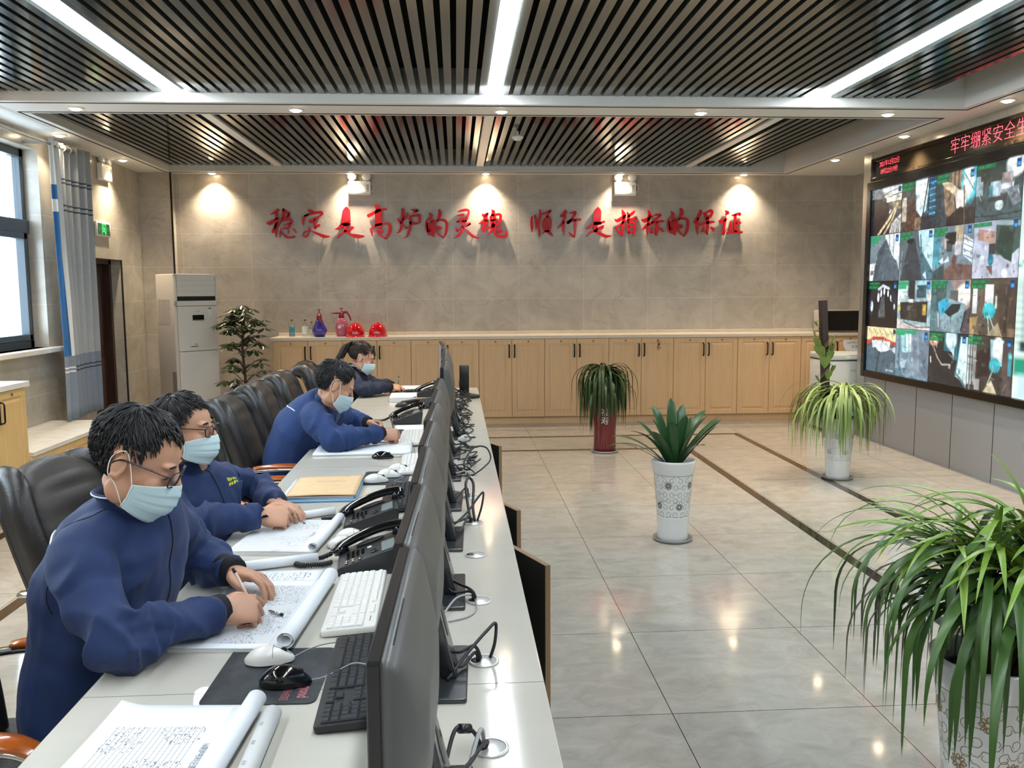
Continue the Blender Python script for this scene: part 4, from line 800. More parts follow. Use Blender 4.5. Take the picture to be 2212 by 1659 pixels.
for j in range(len(zs)-1):
    zc = (zs[j]+zs[j+1])/2
    for i in range(NU):
        u = i/NU
        stripe = (0.90 < zc < 0.915) or (0.935 < zc < 0.95) or (2.385 < zc < 2.40) or (2.43 < zc < 2.445) or (2.635 < zc < 2.65) or (2.67 < zc < 2.685)
        if u < 0.16: mi = (2 if (zc > 2.60 or 2.36 < zc < 2.47) else 1 if zc > 1.05 else 3)
        elif u < 0.24: mi = 2 if zc > 1.05 else 3
        else: mi = 0 if zc > 1.05 else 3
        if stripe: mi = 4 if u >= 0.24 else 2
        mb.f.append((j*(NU+1)+i, j*(NU+1)+i+1, (j+1)*(NU+1)+i+1, (j+1)*(NU+1)+i)); mb.m.append(mi); mb.s.append(True)
mb.build('cloth', [M_CG, M_CB, M_CW, M_CD, M_CS], cu, solid=0.004)
for y in (0.04, 0.16, 0.28, 0.40, 0.52, 0.64):
    e = MB(); e.tube([(0.026*math.cos(a), y+0.05*0, 2.955+0.026*math.sin(a)) for a in [2*PI*i/20 for i in range(21)]], 0.006, 6); e.build('eyelet_ring', M_METALTRIM, cu)
r = thing('curtain_rod', 'pale metal curtain rod above the window on the left wall', 'curtain rod', (-3.60, 0, 2.955), 0)
MB().cyl((0, 5.0, 0), (0, 8.93, 0), 0.015, 14).build('rod', M_METALTRIM, r)
MB().ell((0, 8.95, 0), (0.025, 0.025, 0.025)).build('finial', M_METALTRIM, r)
for y in (5.1, 8.08): MB().box(-0.198, 0.01, y-0.012, y+0.012, -0.012, 0.012).build('wall_bracket', M_METALTRIM, r)

# ------------------------------------------------------------------ standing air conditioner in the far left corner
M_ACW = mat('cream_white_ac_shell', (206, 202, 194), 0.4)
M_ACS = mat('warm_white_ac_side', (196, 188, 178), 0.45)
a = math.radians(46); ac = thing('air_conditioner', 'tall white floor-standing air conditioner in the far left corner', 'air conditioner', (-3.08, 10.17, 0), a)
w_, d_, H_ = 0.26, 0.21, 1.835
b = MB(); b.rbox(-w_, w_, -d_+0.02, d_, 0.0, H_, 0.02, 0); b.build('casing', M_ACS, ac)
b = MB(); b.box(-w_+0.03, w_-0.012, -d_-0.006, -d_+0.019, 0.02, 0.965); b.build('lower_front_panel', M_ACW, ac, bevel=0.006)
b = MB(); b.box(-w_+0.03, w_-0.012, -d_-0.006, -d_+0.019, 0.97, 1.475); b.build('upper_front_panel', M_ACW, ac, bevel=0.006)
b = MB(); 
for x in (-w_+0.012, w_-0.012): b.box(x-0.011, x+0.011, -d_-0.008, -d_+0.019, 1.48, H_-0.004)
b.box(-w_+0.001, w_-0.001, -d_-0.008, -d_+0.019, H_-0.03, H_-0.003); b.box(-w_+0.001, w_-0.001, -d_-0.008, -d_+0.019, 1.48, 1.535); b.build('outlet_surround', M_ACW, ac)
MB().box(-w_+0.025, w_-0.025, -d_-0.001, -d_+0.019, 1.536, H_-0.032).build('outlet_recess', M_GROOVE, ac)
for k in range(4):
    q = MB(); q.box(-w_+0.028, w_-0.028, -0.003, 0.003, -0.029, 0.029, T=TR(0, -d_-0.004, 1.615+k*0.058) @ Matrix.Rotation(0.12, 4, 'X')); q.build('louver', M_ACW, ac)
MB().box(-0.06, 0.08, -d_-0.009, -d_-0.0065, 1.32, 1.375).build('display_window', M_BEZEL, ac)
MB().box(-0.06, 0.08, -d_-0.0085, -d_-0.0065, 1.31, 1.3195).build('display_trim', M_METALTRIM, ac)
t = MB(); text_into(t, 'Kelon', 0.02, TR(0.01, -d_-0.0068, 1.415) @ Matrix.Rotation(PI/2, 4, 'X')); t.build('front_lettering', M_GREYTXT, ac)
t = MB(); t.box(0.135, 0.18, -d_-0.0072, -d_-0.0062, 1.355, 1.455); t.build('energy_label', mat('label_paper', (214, 214, 208), 0.6), ac)
t = MB(); t.box(0.137, 0.178, -d_-0.0078, -d_-0.0073, 1.44, 1.453); t.build('label_header', M_GREYTXT, ac)
t = MB(); t.ell((-0.05, -d_-0.0064, 1.02), (0.055, 0.001, 0.006), u=12, v=6); t.tube([(-0.03, -d_-0.0068, 1.022), (-0.028, -d_-0.0068, 1.045)], 0.0015, 5)
for q in range(5): 
    an = q*PI/4; t.tube([(-0.028, -d_-0.0068, 1.045), (-0.028+0.016*math.cos(an), -d_-0.0068, 1.045+0.008*math.sin(an)-0.002)], 0.002, 5)
t.build('island_motif', mat('dark_green_print', (60, 84, 60), 0.6), ac)
for k in range(5): MB().box(-w_-0.0012, -w_+0.002, -d_+0.04+k*0.018, -d_+0.047+k*0.018, 0.45, 0.74).build('side_vent_slot', M_GROOVE, ac)
MB().box(-w_-0.001, -w_+0.001, -0.10, 0.16, 1.27, 1.55).build('wiring_label', mat('faded_print', (182, 172, 162), 0.7, var=(30, (196, 188, 178), 0.15)), ac)

# ------------------------------------------------------------------ things on the far worktop
WT = 1.0832
M_CLEAR = glass_mat('clear_plastic', (0.90, 0.93, 0.93), 0.14, 0.05)
M_TEAL = mat('teal_liquid', (16, 124, 146), 0.2)
M_LABELW = mat('white_bottle_label', (214, 216, 208), 0.5)
M_CAP = mat('dark_red_cap', (110, 38, 40), 0.45)
def bottle(name, label, x, y, r, h, fill=None, lab=None, opaque=None):
    o = thing(name, label, 'bottle', (x, y, WT), 0, 'bottles on the far worktop')
    MB().lathe([(r*0.9, 0), (r, 0.006), (r, h*0.62), (r*0.93, h*0.72), (r*0.6, h*0.83), (r*0.36, h*0.89), (r*0.34, h*0.91)], 20).build('bottle_body', opaque or M_CLEAR, o)
    MB().lathe([(r*0.40, h*0.911), (r*0.42, h*0.93), (r*0.42, h), (r*0.3, h+0.001)], 16).build('cap', M_CAP, o)
    if fill: MB().lathe([(r*0.9, 0.008), (r*0.94, 0.02), (r*0.94, h*fill)], 20).build('blue_liquid', M_TEAL, o)
    if lab: 
        m = MB(); m.loft([[((r+0.0008)*math.cos(t), (r+0.0008)*math.sin(t), z) for t in [PI*1.08+PI*0.84*k/12 for k in range(13)]] for z in lab], caps=False, closed=False); m.build('bottle_label', M_LABELW, o)
    return o
bottle('bottle', 'clear bottle half full of blue liquid, leftmost on the far worktop', -1.997, 10.68, 0.036, 0.212, 0.60)
bottle('bottle', 'white-labelled clear bottle beside the blue one on the far worktop', -1.838, 10.68, 0.036, 0.212, None, (0.03, 0.13))
bottle('bottle', 'small clear bottle just left of the purple sprayer', -1.765, 10.72, 0.030, 0.185, None, (0.05, 0.09))
M_PURPLE = mat('violet_plastic', (54, 48, 138), 0.22, coat=0.3)
M_MAROON = mat('maroon_plastic', (128, 20, 56), 0.35)
M_PINKCL = mat('pink_clear_plastic', (176, 92, 112), 0.15, coat=0.5)
o = thing('spray_bottle', 'violet pear-shaped pressure sprayer on the far worktop', 'spray bottle', (-1.66, 10.65, WT), 0)
MB().lathe([(0.055, 0), (0.062, 0.006), (0.088, 0.055), (0.092, 0.078), (0.078, 0.115), (0.056, 0.155), (0.048, 0.185), (0.042, 0.20), (0.03, 0.205)], 28).build('tank', M_PURPLE, o)
q = MB(); q.lathe([(0.032, 0.2052), (0.034, 0.22), (0.030, 0.26), (0.022, 0.285), (0.008, 0.29)], 18); q.build('pump_head', M_MAROON, o)
q = MB(); q.cyl((0, 0, 0.285), (0, 0, 0.322), 0.006, 8); q.rbox(-0.022, 0.022, -0.01, 0.01, 0.322, 0.332, 0.004); q.build('pump_handle', M_MAROON, o)
q = MB(); q.tube([(0.0, -0.028, 0.28), (0.008, -0.045, 0.24), (0.018, -0.052, 0.19), (0.024, -0.05, 0.165)], [0.016, 0.018, 0.016, 0.012], 8, flat=0.5); q.build('trigger', M_MAROON, o)
o = thing('spray_bottle', 'pink translucent pressure sprayer beside the red helmets', 'spray bottle', (-1.405, 10.75, WT), 0)
MB().lathe([(0.058, 0), (0.064, 0.006), (0.078, 0.05), (0.081, 0.10), (0.073, 0.16), (0.054, 0.205), (0.034, 0.222), (0.03, 0.226)], 28).build('tank', M_PINKCL, o)
q = MB(); q.lathe([(0.034, 0.2262), (0.034, 0.25), (0.026, 0.285), (0.02, 0.295)], 18); q.tube([(0.01, 0, 0.288), (-0.05, 0, 0.284), (-0.12, 0, 0.281)], [0.012, 0.012, 0.006], 8); q.build('nozzle_head', M_MAROON, o)
q = MB(); q.tube([(0.02, 0, 0.288), (0.07, 0, 0.292), (0.095, 0, 0.25), (0.115, 0, 0.19)], [0.012, 0.014, 0.011, 0.007], 8, flat=0.8); q.tube([(-0.01, 0, 0.295), (0.07, 0, 0.31)], 0.004, 6); q.build('handle', M_MAROON, o)
q = MB(); q.cyl((0, 0, 0.293), (0, 0, 0.335), 0.006, 8); q.rbox(-0.022, 0.022, -0.01, 0.01, 0.335, 0.346, 0.004); q.build('pump_handle', M_MAROON, o)
q = MB(); q.loft([[(0.0825*math.cos(t), 0.0825*math.sin(t), z) for t in [PI*1.35+0.5*k/6 for k in range(7)]] for z in (0.098, 0.135)], caps=False, closed=False); q.build('white_label', M_LABELW, o)
M_HELM = mat('glossy_red_helmet', (196, 10, 26), 0.14, coat=0.6)
def helmet(label, x, y, rz):
    o = thing('safety_helmet', label, 'helmet', (x, y, WT), rz, 'red safety helmets on the far worktop')
    def shell(u, v):
        t = 2*PI*u; f = v*PI/2
        rx, ry, rz_ = 0.108, 0.135, 0.152
        x_, y_, z_ = rx*math.cos(t)*math.cos(f), ry*math.sin(t)*math.cos(f), 0.018+rz_*math.sin(f)
        return (x_, y_, z_+0.004*max(0, 1-abs(x_)/0.022)*math.sin(f))
    m = MB(); m.grid(shell, 40, 14); m.build('shell', M_HELM, o, solid=0.003)
    m = MB(); m.loft([[(r*math.cos(t), 1.23*r*math.sin(t)-(0.03 if s and math.sin(t) < -0.3 else 0)*(-math.sin(t)), z) for t in [2*PI*k/40 for k in range(40)]] for r, z, s in ((0.107, 0.022, 0), (0.113, 0.012, 1), (0.122, 0.003, 1), (0.120, 0.0, 1), (0.105, 0.010, 0))], caps=False); m.build('brim', M_HELM, o)
    m = MB(); m.tube([(0.0, 0.134*math.cos(f)*s_, 0.021+0.152*math.sin(f)) for s_, f in [(-1, 0.35+0.2*k) for k in range(6)]+[(1, PI/2-0.2*k) for k in range(6)]], 0.008, 8, flat=1.2); m.build('ridge', M_HELM, o)
    m = MB(); T_ = TR(0, -0.125, 0.062) @ Matrix.Rotation(1.15, 4, 'X'); m.prism([(0, 0.018), (0.02, 0.004), (0.012, -0.012), (-0.012, -0.012), (-0.02, 0.004)], 0, 0.002, T=T_); m.build('badge', M_LABELW, o)
helmet('red safety helmet next to the pink sprayer', -1.225, 10.62, 0.15); helmet('red safety helmet standing alone, rightmost on the worktop\'s left half', -0.955, 10.62, -0.1)
# microwave, freezer, paper notice
o = thing('microwave', 'black and cream microwave oven at the right end of the worktop', 'microwave', (4.86, 10.72, WT), 0)
MB().rbox(-0.25, 0.25, -0.17, 0.19, 0.012, 0.275, 0.008).build('casing', mat('cream_casing', (190, 182, 170), 0.4), o)
MB().box(-0.25, 0.10, -0.187, -0.171, 0.02, 0.268).build('door', M_BEZEL, o)
MB().box(0.102, 0.25, -0.187, -0.171, 0.02, 0.268).build('control_panel', M_BEZEL, o)
MB().box(-0.252, 0.252, -0.189, -0.1875, 0.270, 0.276).build('top_trim', M_METALTRIM, o)
MB().box(-0.252, 0.252, -0.189, -0.1875, 0.012, 0.020).build('bottom_trim', M_METALTRIM, o)
for z in (0.19, 0.10):
    q = MB(); q.lathe([(0.024, 0), (0.024, 0.008), (0.017, 0.012), (0.015, 0.024), (0.001, 0.025)], 20, T=TR(0.19, -0.1872, z) @ Matrix.Rotation(PI/2, 4, 'X')); k = q.build('dial', M_BEZEL, o)
    q = MB(); q.tube([(0.19+0.022*math.cos(t), -0.197, z+0.022*math.sin(t)) for t in [2*PI*i/24 for i in range(25)]], 0.003, 6); q.build('dial_ring', M_METALTRIM, k)
for x, y in ((-0.2, -0.13), (0.2, -0.13), (-0.2, 0.13), (0.2, 0.13)): MB().cyl((x, y, 0), (x, y, 0.012), 0.015, 10).build('foot', M_BEZEL, o)
for k in range(6): MB().box(-0.2515, -0.249, -0.14+k*0.022, -0.132+k*0.022, 0.05, 0.13).build('side_vent_slot', M_GROOVE, o)
M_FREEZ = mat('white_freezer_enamel', (206, 210, 206), 0.3)
o = thing('freezer', 'small white top-lid freezer in front of the oak cabinets, beside the display wall', 'freezer', (4.47, 9.72, 0), 0)
MB().rbox(-0.285, 0.285, -0.26, 0.26, 0.03, 0.815, 0.02).build('cabinet', M_FREEZ, o)
q = MB(); q.rbox(-0.29, 0.29, -0.275, 0.26, 0.825, 0.892, 0.02); q.build('lid', M_FREEZ, o)
MB().rbox(-0.09, 0.25, -0.289, -0.2755, 0.835, 0.875, 0.012).build('lid_handle', M_WHITEP, o)
MB().box(-0.28, 0.28, -0.255, 0.255, 0.8152, 0.8248).build('lid_seal', M_GROOVE, o)
t = MB(); text_into(t, 'AUCMA', 0.035, TR(0.04, -0.2605, 0.705) @ Matrix.Rotation(PI/2, 4, 'X')); t.build('front_lettering', M_GREYTXT, o)
for x, y in ((-0.24, -0.2), (0.24, -0.2), (-0.24, 0.2), (0.24, 0.2)): MB().cyl((x, y, 0), (x, y, 0.03), 0.02, 10).build('foot', M_BEZEL, o)
o = thing('paper_notice', 'white paper notice with cut corner standing on the freezer lid', 'notice', (4.69, 9.915, 0.8925), 0)
MB().prism([(-0.09, 0), (0.2, 0), (0.2, 0.135), (-0.125, 0.135), (-0.135, 0.12), (-0.125, 0.055)], -0.001, 0.001, T=Matrix.Rotation(PI/2, 4, 'X')).build('paper', mat('notice_paper', (206, 204, 204), 0.6), o)
t = MB(); text_into(t, '1#炉防汛应急物资', 0.036, TR(0.055, -0.0015, 0.10) @ Matrix.Rotation(PI/2, 4, 'X')); text_into(t, '放 置 处', 0.034, TR(0.03, -0.0015, 0.052) @ Matrix.Rotation(PI/2, 4, 'X')); t.build('notice_lettering', M_GREYTXT, o)
# ------------------------------------------------------------------ things on the desk
M_MON = mat('charcoal_monitor_plastic', (74, 75, 74), 0.42, bump=(420, 0.05))
M_MONB = mat('black_monitor_bezel', (20, 20, 21), 0.3)
M_BASE = mat('black_stand_plate', (40, 43, 46), 0.22, coat=0.2)
M_BLKP = mat('black_plastic', (24, 24, 25), 0.36)
M_BLKG = mat('gloss_black_plastic', (12, 12, 13), 0.12, coat=0.5)
M_CABLE = mat('black_cable', (26, 26, 28), 0.5)
M_CABLEG = mat('grey_cable', (150, 150, 150), 0.5)
M_WHITEM = mat('ivory_white_plastic', (222, 219, 212), 0.28, coat=0.2)
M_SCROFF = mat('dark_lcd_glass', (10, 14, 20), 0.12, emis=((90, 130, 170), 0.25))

def monitor(label, x, y, raise_=0.0, rz=0.0):
    o = thing('monitor', label, 'monitor', (x, y, DZ), rz, 'black monitors in a row along the desk')
    hw, zb, zt = 0.262, 0.062+raise_, 0.386+raise_
    def rr(xx, ins, dz=0.0, r=0.012):
        pts = []; y0, y1, z0, z1 = -hw+ins, hw-ins, zb+ins+dz, zt-ins+dz
        for qy, qz, a0 in ((y1-r, z1-r, 0), (y0+r, z1-r, PI/2), (y0+r, z0+r, PI), (y1-r, z0+r, 1.5*PI)):
            for k in range(4): a = a0+PI/2*k/3; pts.append((xx, qy+r*math.cos(a), qz+r*math.sin(a)))
        return pts
    m = MB(); m.loft([rr(-0.040, 0.001, r=0.006), rr(-0.042, 0.003, r=0.006)][::-1]+[rr(-0.024, 0.0, r=0.006)], 0, True, False); m.build('bezel', M_MONB, o)
    m = MB(); m.box(-0.0428, -0.0421, -hw+0.012, hw-0.012, zb+0.02, zt-0.012); m.build('screen', M_SCROFF, o)
    m = MB(); m.loft([rr(-0.0238, 0.002), rr(-0.010, 0.002), rr(0.004, 0.016, 0.0, 0.02), rr(0.020, 0.052, -0.004, 0.05), rr(0.031, 0.085, -0.006, 0.065), rr(0.035, 0.10, -0.006, 0.055)], 0, True, True); bc = m.build('back_cover', M_MON, o)
    m = MB(); m.box(-0.012, -0.0094, -0.20, -0.02, zt-0.0035, zt-0.0012); m.build('vent_line', M_MONB, bc)
    m = MB(); m.rbox(-0.095, 0.094, -0.14, 0.14, 0.0, 0.012, 0.006); m.build('base_plate', M_BASE, o)
    T_ = Matrix(((1, 0, -0.24, 0.052), (0, 1, 0, 0), (0, 0, 1, 0.0125), (0, 0, 0, 1)))
    m = MB(); m.rbox(-0.018, 0.018, -0.045, 0.045, 0, 0.24+raise_, 0.006, T=T_); nk = m.build('neck', M_BASE, o)
    m = MB(); m.ell((0.0185, 0, 0.115), (0.0012, 0.018, 0.034), T=T_); m.build('cable_hole', M_BLKP, nk)
    return o
ordw = ('nearest the camera, partly cut by the lower edge', 'second from the near end, beside the white keyboard', 'third from the near end, beside the coiled-cord telephone', 'fourth from the near end, beside the two telephones', 'fifth from the near end, behind the white mice on a pad',
        'sixth from the near end, beside the big white sheets', 'seventh from the near end, at the leaning man\'s writing hand', 'eighth from the near end, first of the taller ones', 'ninth from the near end', 'tenth from the near end', 'second from the far end', 'last at the far end by the speaker')
GY = [1.565, 1.955, 2.355, 2.78, 3.18, 3.585, 3.99, 4.375, 4.755, 5.15, 5.55, 5.95, 6.35, 6.75, 7.15]
for i in range(12):
    far = i > 6
    y = 1.355+0.535*i if not far else 5.13+0.53*(i-7)
    x = -0.077 if not far else (-0.05, -0.055, -0.06, -0.075, -0.095)[i-7]
    o = monitor('black monitor, '+ordw[i], x, y, 0.052 if far else 0.0, (-0.022, -0.03, -0.012, -0.026, -0.034, -0.02, -0.03, -0.01, 0.0, 0.0, 0.01, 0.06)[i])
    r = random.Random(i+5); g = min(GY, key=lambda q: abs(q-(y+0.08)))
    gx, gy = 0.05-x, g-y
    for k in range(2 if i < 8 else 3):
        yo = -0.05+0.07*k
        pts = [(0.024, yo, 0.12), (0.035, yo+0.02, 0.06+0.02*r.random()), (0.05+0.03*r.random(), yo*0.5+gy*0.3, 0.022+0.02*k), (gx-0.02, gy*0.8-0.02+0.04*r.random(), 0.02+0.035*r.random()), (gx-0.012+0.006*k, gy-0.004, 0.018), (gx-0.012+0.004*k, gy, 0.006)]
        MB().tube(smoothpath(pts, 7), 0.0042, 7).build('cable', M_CABLE if (i+k) % 5 else M_CABLEG, o)
M_ALUP = mat('pale_aluminium', (206, 206, 204), 0.3, metal=0.4)
gl = ('nearest round cable grommet in the desk top, on the lower edge of the picture', 'round cable grommet behind the nearest monitor, where a black loop sticks up')
for i, g in enumerate(GY):
    lab = gl[i] if i < 2 else 'round cable grommet in the desk top, %s from the near end' % ('third', 'fourth', 'fifth', 'sixth', 'seventh', 'eighth', 'ninth', 'tenth', 'eleventh', 'twelfth', 'thirteenth', 'fourteenth', 'fifteenth')[i-2]
    o = thing('cable_grommet', lab, 'cable grommet', (0.055, g, DZ), 0, 'round cable grommets along the desk')
    MB().lathe([(0.026, 0.0002), (0.036, 0.0002), (0.036, 0.003), (0.033, 0.0045), (0.030, 0.004)], 28, caps=False).build('rim', M_ALUP, o)
    MB().lathe([(0.0005, 0.0034), (0.029, 0.0034), (0.030, 0.0028), (0.030, 0.0004)], 28, caps=False).build('lid', M_ALUP, o)
    MB().lathe([(0.0005, 0.0042), (0.0125, 0.0042), (0.013, 0.0036)], 16, c=(-0.019, 0, 0), caps=False).build('cable_opening', M_BLKP, o)
# loose loops of cable standing behind the monitors
def cable(label, pts, r=0.0035, m=None, group='loose cables behind the monitors'):
    o = MB().tube(smoothpath(pts, 8), r, 7).build('cable', m or M_CABLE); return tag(o, label, 'cable', group)
z = DZ
cable('black cable with a ferrite lump running from the nearest monitor to the near grommet', [(-0.03, 1.50, z+0.012), (-0.01, 1.55, z+0.05), (0.02, 1.57, z+0.035), (0.038, 1.565, z+0.006)], 0.004)
tag(MB().cyl((-0.004, 1.553, z+0.0485), (0.016, 1.566, z+0.041), 0.009, 12).build('ferrite_core', M_BLKP), 'black ferrite lump on the cable at the near grommet', 'ferrite core')
cable('black cable standing up in a bent loop at the second grommet', [(-0.03, 1.83, z+0.016), (0.02, 1.90, z+0.05), (0.065, 1.96, z+0.075), (0.085, 1.985, z+0.08), (0.082, 1.97, z+0.04), (0.07, 1.96, z+0.006)], 0.004)
cable('thin white cable curling in front of the third monitor stand', [(-0.05, 2.20, z+0.015), (-0.01, 2.30, z+0.03), (0.03, 2.35, z+0.02), (0.045, 2.35, z+0.006)], 0.003, M_CABLEG)
cable('thin white cable lying on the desk below the third grommet', [(0.044, 2.352, z+0.006), (0.045, 2.28, z+0.0035), (0.02, 2.23, z+0.0035), (-0.03, 2.20, z+0.004)], 0.0025, M_CABLEG)
cable('tall black cable loop over the fifth grommet', [(-0.03, 3.05, z+0.02), (0.03, 3.14, z+0.05), (0.08, 3.2, z+0.10), (0.095, 3.22, z+0.105), (0.088, 3.2, z+0.06), (0.07, 3.185, z+0.006)], 0.004)
cable('thick grey cable loop standing between the fifth and sixth grommets', [(0.045, 3.19, z+0.006), (0.035, 3.25, z+0.06), (0.03, 3.32, z+0.12), (0.045, 3.38, z+0.13), (0.06, 3.34, z+0.11), (0.055, 3.25, z+0.05), (0.06, 3.19, z+0.006)], 0.0055, M_CABLE)
cable('wide black cable loop hanging over the desk edge side near the seventh grommet', [(0.04, 3.98, z+0.01), (0.03, 4.05, z+0.06), (0.08, 4.15, z+0.11), (0.14, 4.2, z+0.10), (0.158, 4.12, z+0.06), (0.12, 4.05, z+0.03), (0.065, 3.99, z+0.006)], 0.004)
tb = MB(); r = random.Random(21)
for k in range(22):
    y0 = 3.95+3.5*(k/22)**1.1; p = [Vector((-0.03+0.03*r.random(), y0, z+0.012))]
    for q in range(4): p.append(Vector((0.0+0.11*r.random(), y0+0.05*q+0.08*(r.random()-0.5), z+0.008+0.07*r.random()*(1-abs(q-1.5)/2.5))))
    p.append(Vector((0.05, min(GY, key=lambda g: abs(g-y0-0.2)), z+0.004))); tb.tube(smoothpath(p, 6), 0.003+0.0015*r.random(), 6)
tag(tb.build('cable_tangle', M_CABLE), 'tangle of black cables lying behind the farther monitors', 'cables', kind='stuff')
o = thing('desk_speaker', 'small black speaker box on the far end of the desk', 'speaker', (0.062, 7.25, DZ), 0)
MB().rbox(-0.04, 0.04, -0.045, 0.045, 0, 0.245, 0.006).build('cabinet', M_BLKP, o)
MB().lathe([(0.03, 0), (0.028, 0.004), (0.01, 0.0005)], 18, T=TR(-0.0402, 0, 0.09) @ Matrix.Rotation(-PI/2, 4, 'Y')).build('driver', M_MONB, o)
o = tag(MB().rbox(-0.05, 0.05, -0.09, 0.09, 0.0002, 0.03, 0.01).build('power_adapter', M_BLKP, loc=(0.10, 7.02, DZ), rotz=0.5), 'black power adapter brick beside the far speaker', 'power adapter')
o = tag(MB().rbox(-0.03, 0.03, -0.06, 0.06, 0.0002, 0.025, 0.008).build('network_box', mat('pale_box', (190, 190, 186), 0.4), loc=(0.045, 4.99, DZ+0.0), rotz=-0.3), 'small pale adapter standing among the cables beside the seventh monitor', 'adapter')

# keyboards
def keyboard(label, x, y, rz, body, keym, dark):
    o = thing('keyboard', label, 'keyboard', (x, y, DZ), rz-PI/2, 'keyboards lying along the monitors')
    w, d = 0.222, 0.07; T_ = Matrix.Rotation(math.radians(4.5), 4, 'X')
    T_ = TR(0, 0, 0.0085) @ T_
    MB().rbox(-w, w, -d, d, -0.003, 0.016, 0.008, T=T_).build('body', body, o)
    u = 0.0188; k = MB(); z0, z1 = 0.0161, 0.0215
    def key(cx, cyy, kw=1.0, kh=1.0):
        a, b_ = kw*u/2-0.0011, kh*u/2-0.0011
        k.loft([[(cx-a, cyy-b_, z0), (cx+a, cyy-b_, z0), (cx+a, cyy+b_, z0), (cx-a, cyy+b_, z0)], [(cx-a, cyy-b_, z0+0.0025), (cx+a, cyy-b_, z0+0.0025), (cx+a, cyy+b_, z0+0.0025), (cx-a, cyy+b_, z0+0.0025)], [(cx-a+0.002, cyy-b_+0.0015, z1), (cx+a-0.002, cyy-b_+0.0015, z1), (cx+a-0.002, cyy+b_-0.0025, z1), (cx-a+0.002, cyy+b_-0.0025, z1)]], 0, True, False, T=T_)
    x0 = -w+0.010; ys = [0.053-0.024-u*r_ for r_ in range(5)]; yf = 0.054
    for i in range(13): key(x0+u*(0.5+i*1.0+(0.35*(1+(i-1)//4) if i else 0)), yf, 1.0, 0.8)
    rows = ([1]*13+[2], [1.5]+[1]*12+[1.5], [1.8]+[1]*11+[2.2], [2.3]+[1]*10+[2.7], [1.4, 1.1, 1.3, 6.0, 1.3, 1.1, 1.3, 1.5])
    for r_, row in enumerate(rows):
        cx = x0
        for kw in row: key(cx+kw*u/2, ys[r_], kw); cx += kw*u
    nx = x0+u*15.4
    for i in range(3):
        key(nx+u*(i+0.5), yf, 1, 0.8); key(nx+u*(i+0.5), ys[0]); key(nx+u*(i+0.5), ys[1]); key(nx+u*(i+0.5), ys[4])
    key(nx+u*1.5, ys[3]); px = nx+u*3.4
    for r_ in range(4):
        for i in range(3):
            if r_ == 3 and i == 1: continue
            key(px+u*(i+(0.5 if not (r_ == 3 and i == 0) else 1.0)), ys[r_ if r_ < 3 else 3], 1 if not (r_ == 3 and i == 0) else 2)
    for i in range(4): key(px+u*(i+0.5), ys[4] if i < 3 else ys[4])
    key(px+u*3.5, ys[0]); key(px+u*3.5, (ys[1]+ys[2])/2, 1, 2); key(px+u*3.5, ys[3])
    k.build('keys', keym, o)
    l = MB()
    for q in range(3): l.box(px+0.012+q*0.012, px+0.019+q*0.012, yf-0.003, yf, 0.0161, 0.0166, T=T_)
    l.build('status_lamps', M_MONB if not dark else M_GREYTXT, o)
    f = MB(); 
    for s in (-1, 1): f.box(s*(w-0.04)-0.015, s*(w-0.04)+0.015, 0.045, 0.055, -0.0085, 0.004); 
    f.build('foot', body, o)
    return o
M_KEYB = mat('worn_black_keycap', (40, 43, 46), 0.34)
M_KBB = mat('dark_grey_keyboard_body', (30, 32, 34), 0.4)
M_KEYW = mat('white_keycap', (224, 222, 216), 0.35)
keyboard('black keyboard in front of the nearest monitor', -0.228, 1.862, 0.03, M_KBB, M_KEYB, True)
keyboard('white keyboard between the black keyboard and the coiled-cord telephone', -0.285, 2.345, 0.015, M_WHITEM, M_KEYW, False)
keyboard('black keyboard beyond the second telephone', -0.245, 3.57, 0.02, M_KBB, M_KEYB, True)
keyboard('white keyboard partly hidden behind the fifth monitor, beside the mice', -0.215, 4.26, 0.02, M_WHITEM, M_KEYW, False)
keyboard('white keyboard lying under the leaning man\'s writing hand', -0.265, 5.03, 0.02, M_WHITEM, M_KEYW, False)
keyboard('black keyboard among the clutter before the woman', -0.225, 6.60, 0.05, M_KBB, M_KEYB, True)
keyboard('white keyboard at the far end of the desk', -0.235, 7.53, -0.02, M_WHITEM, M_KEYW, False)

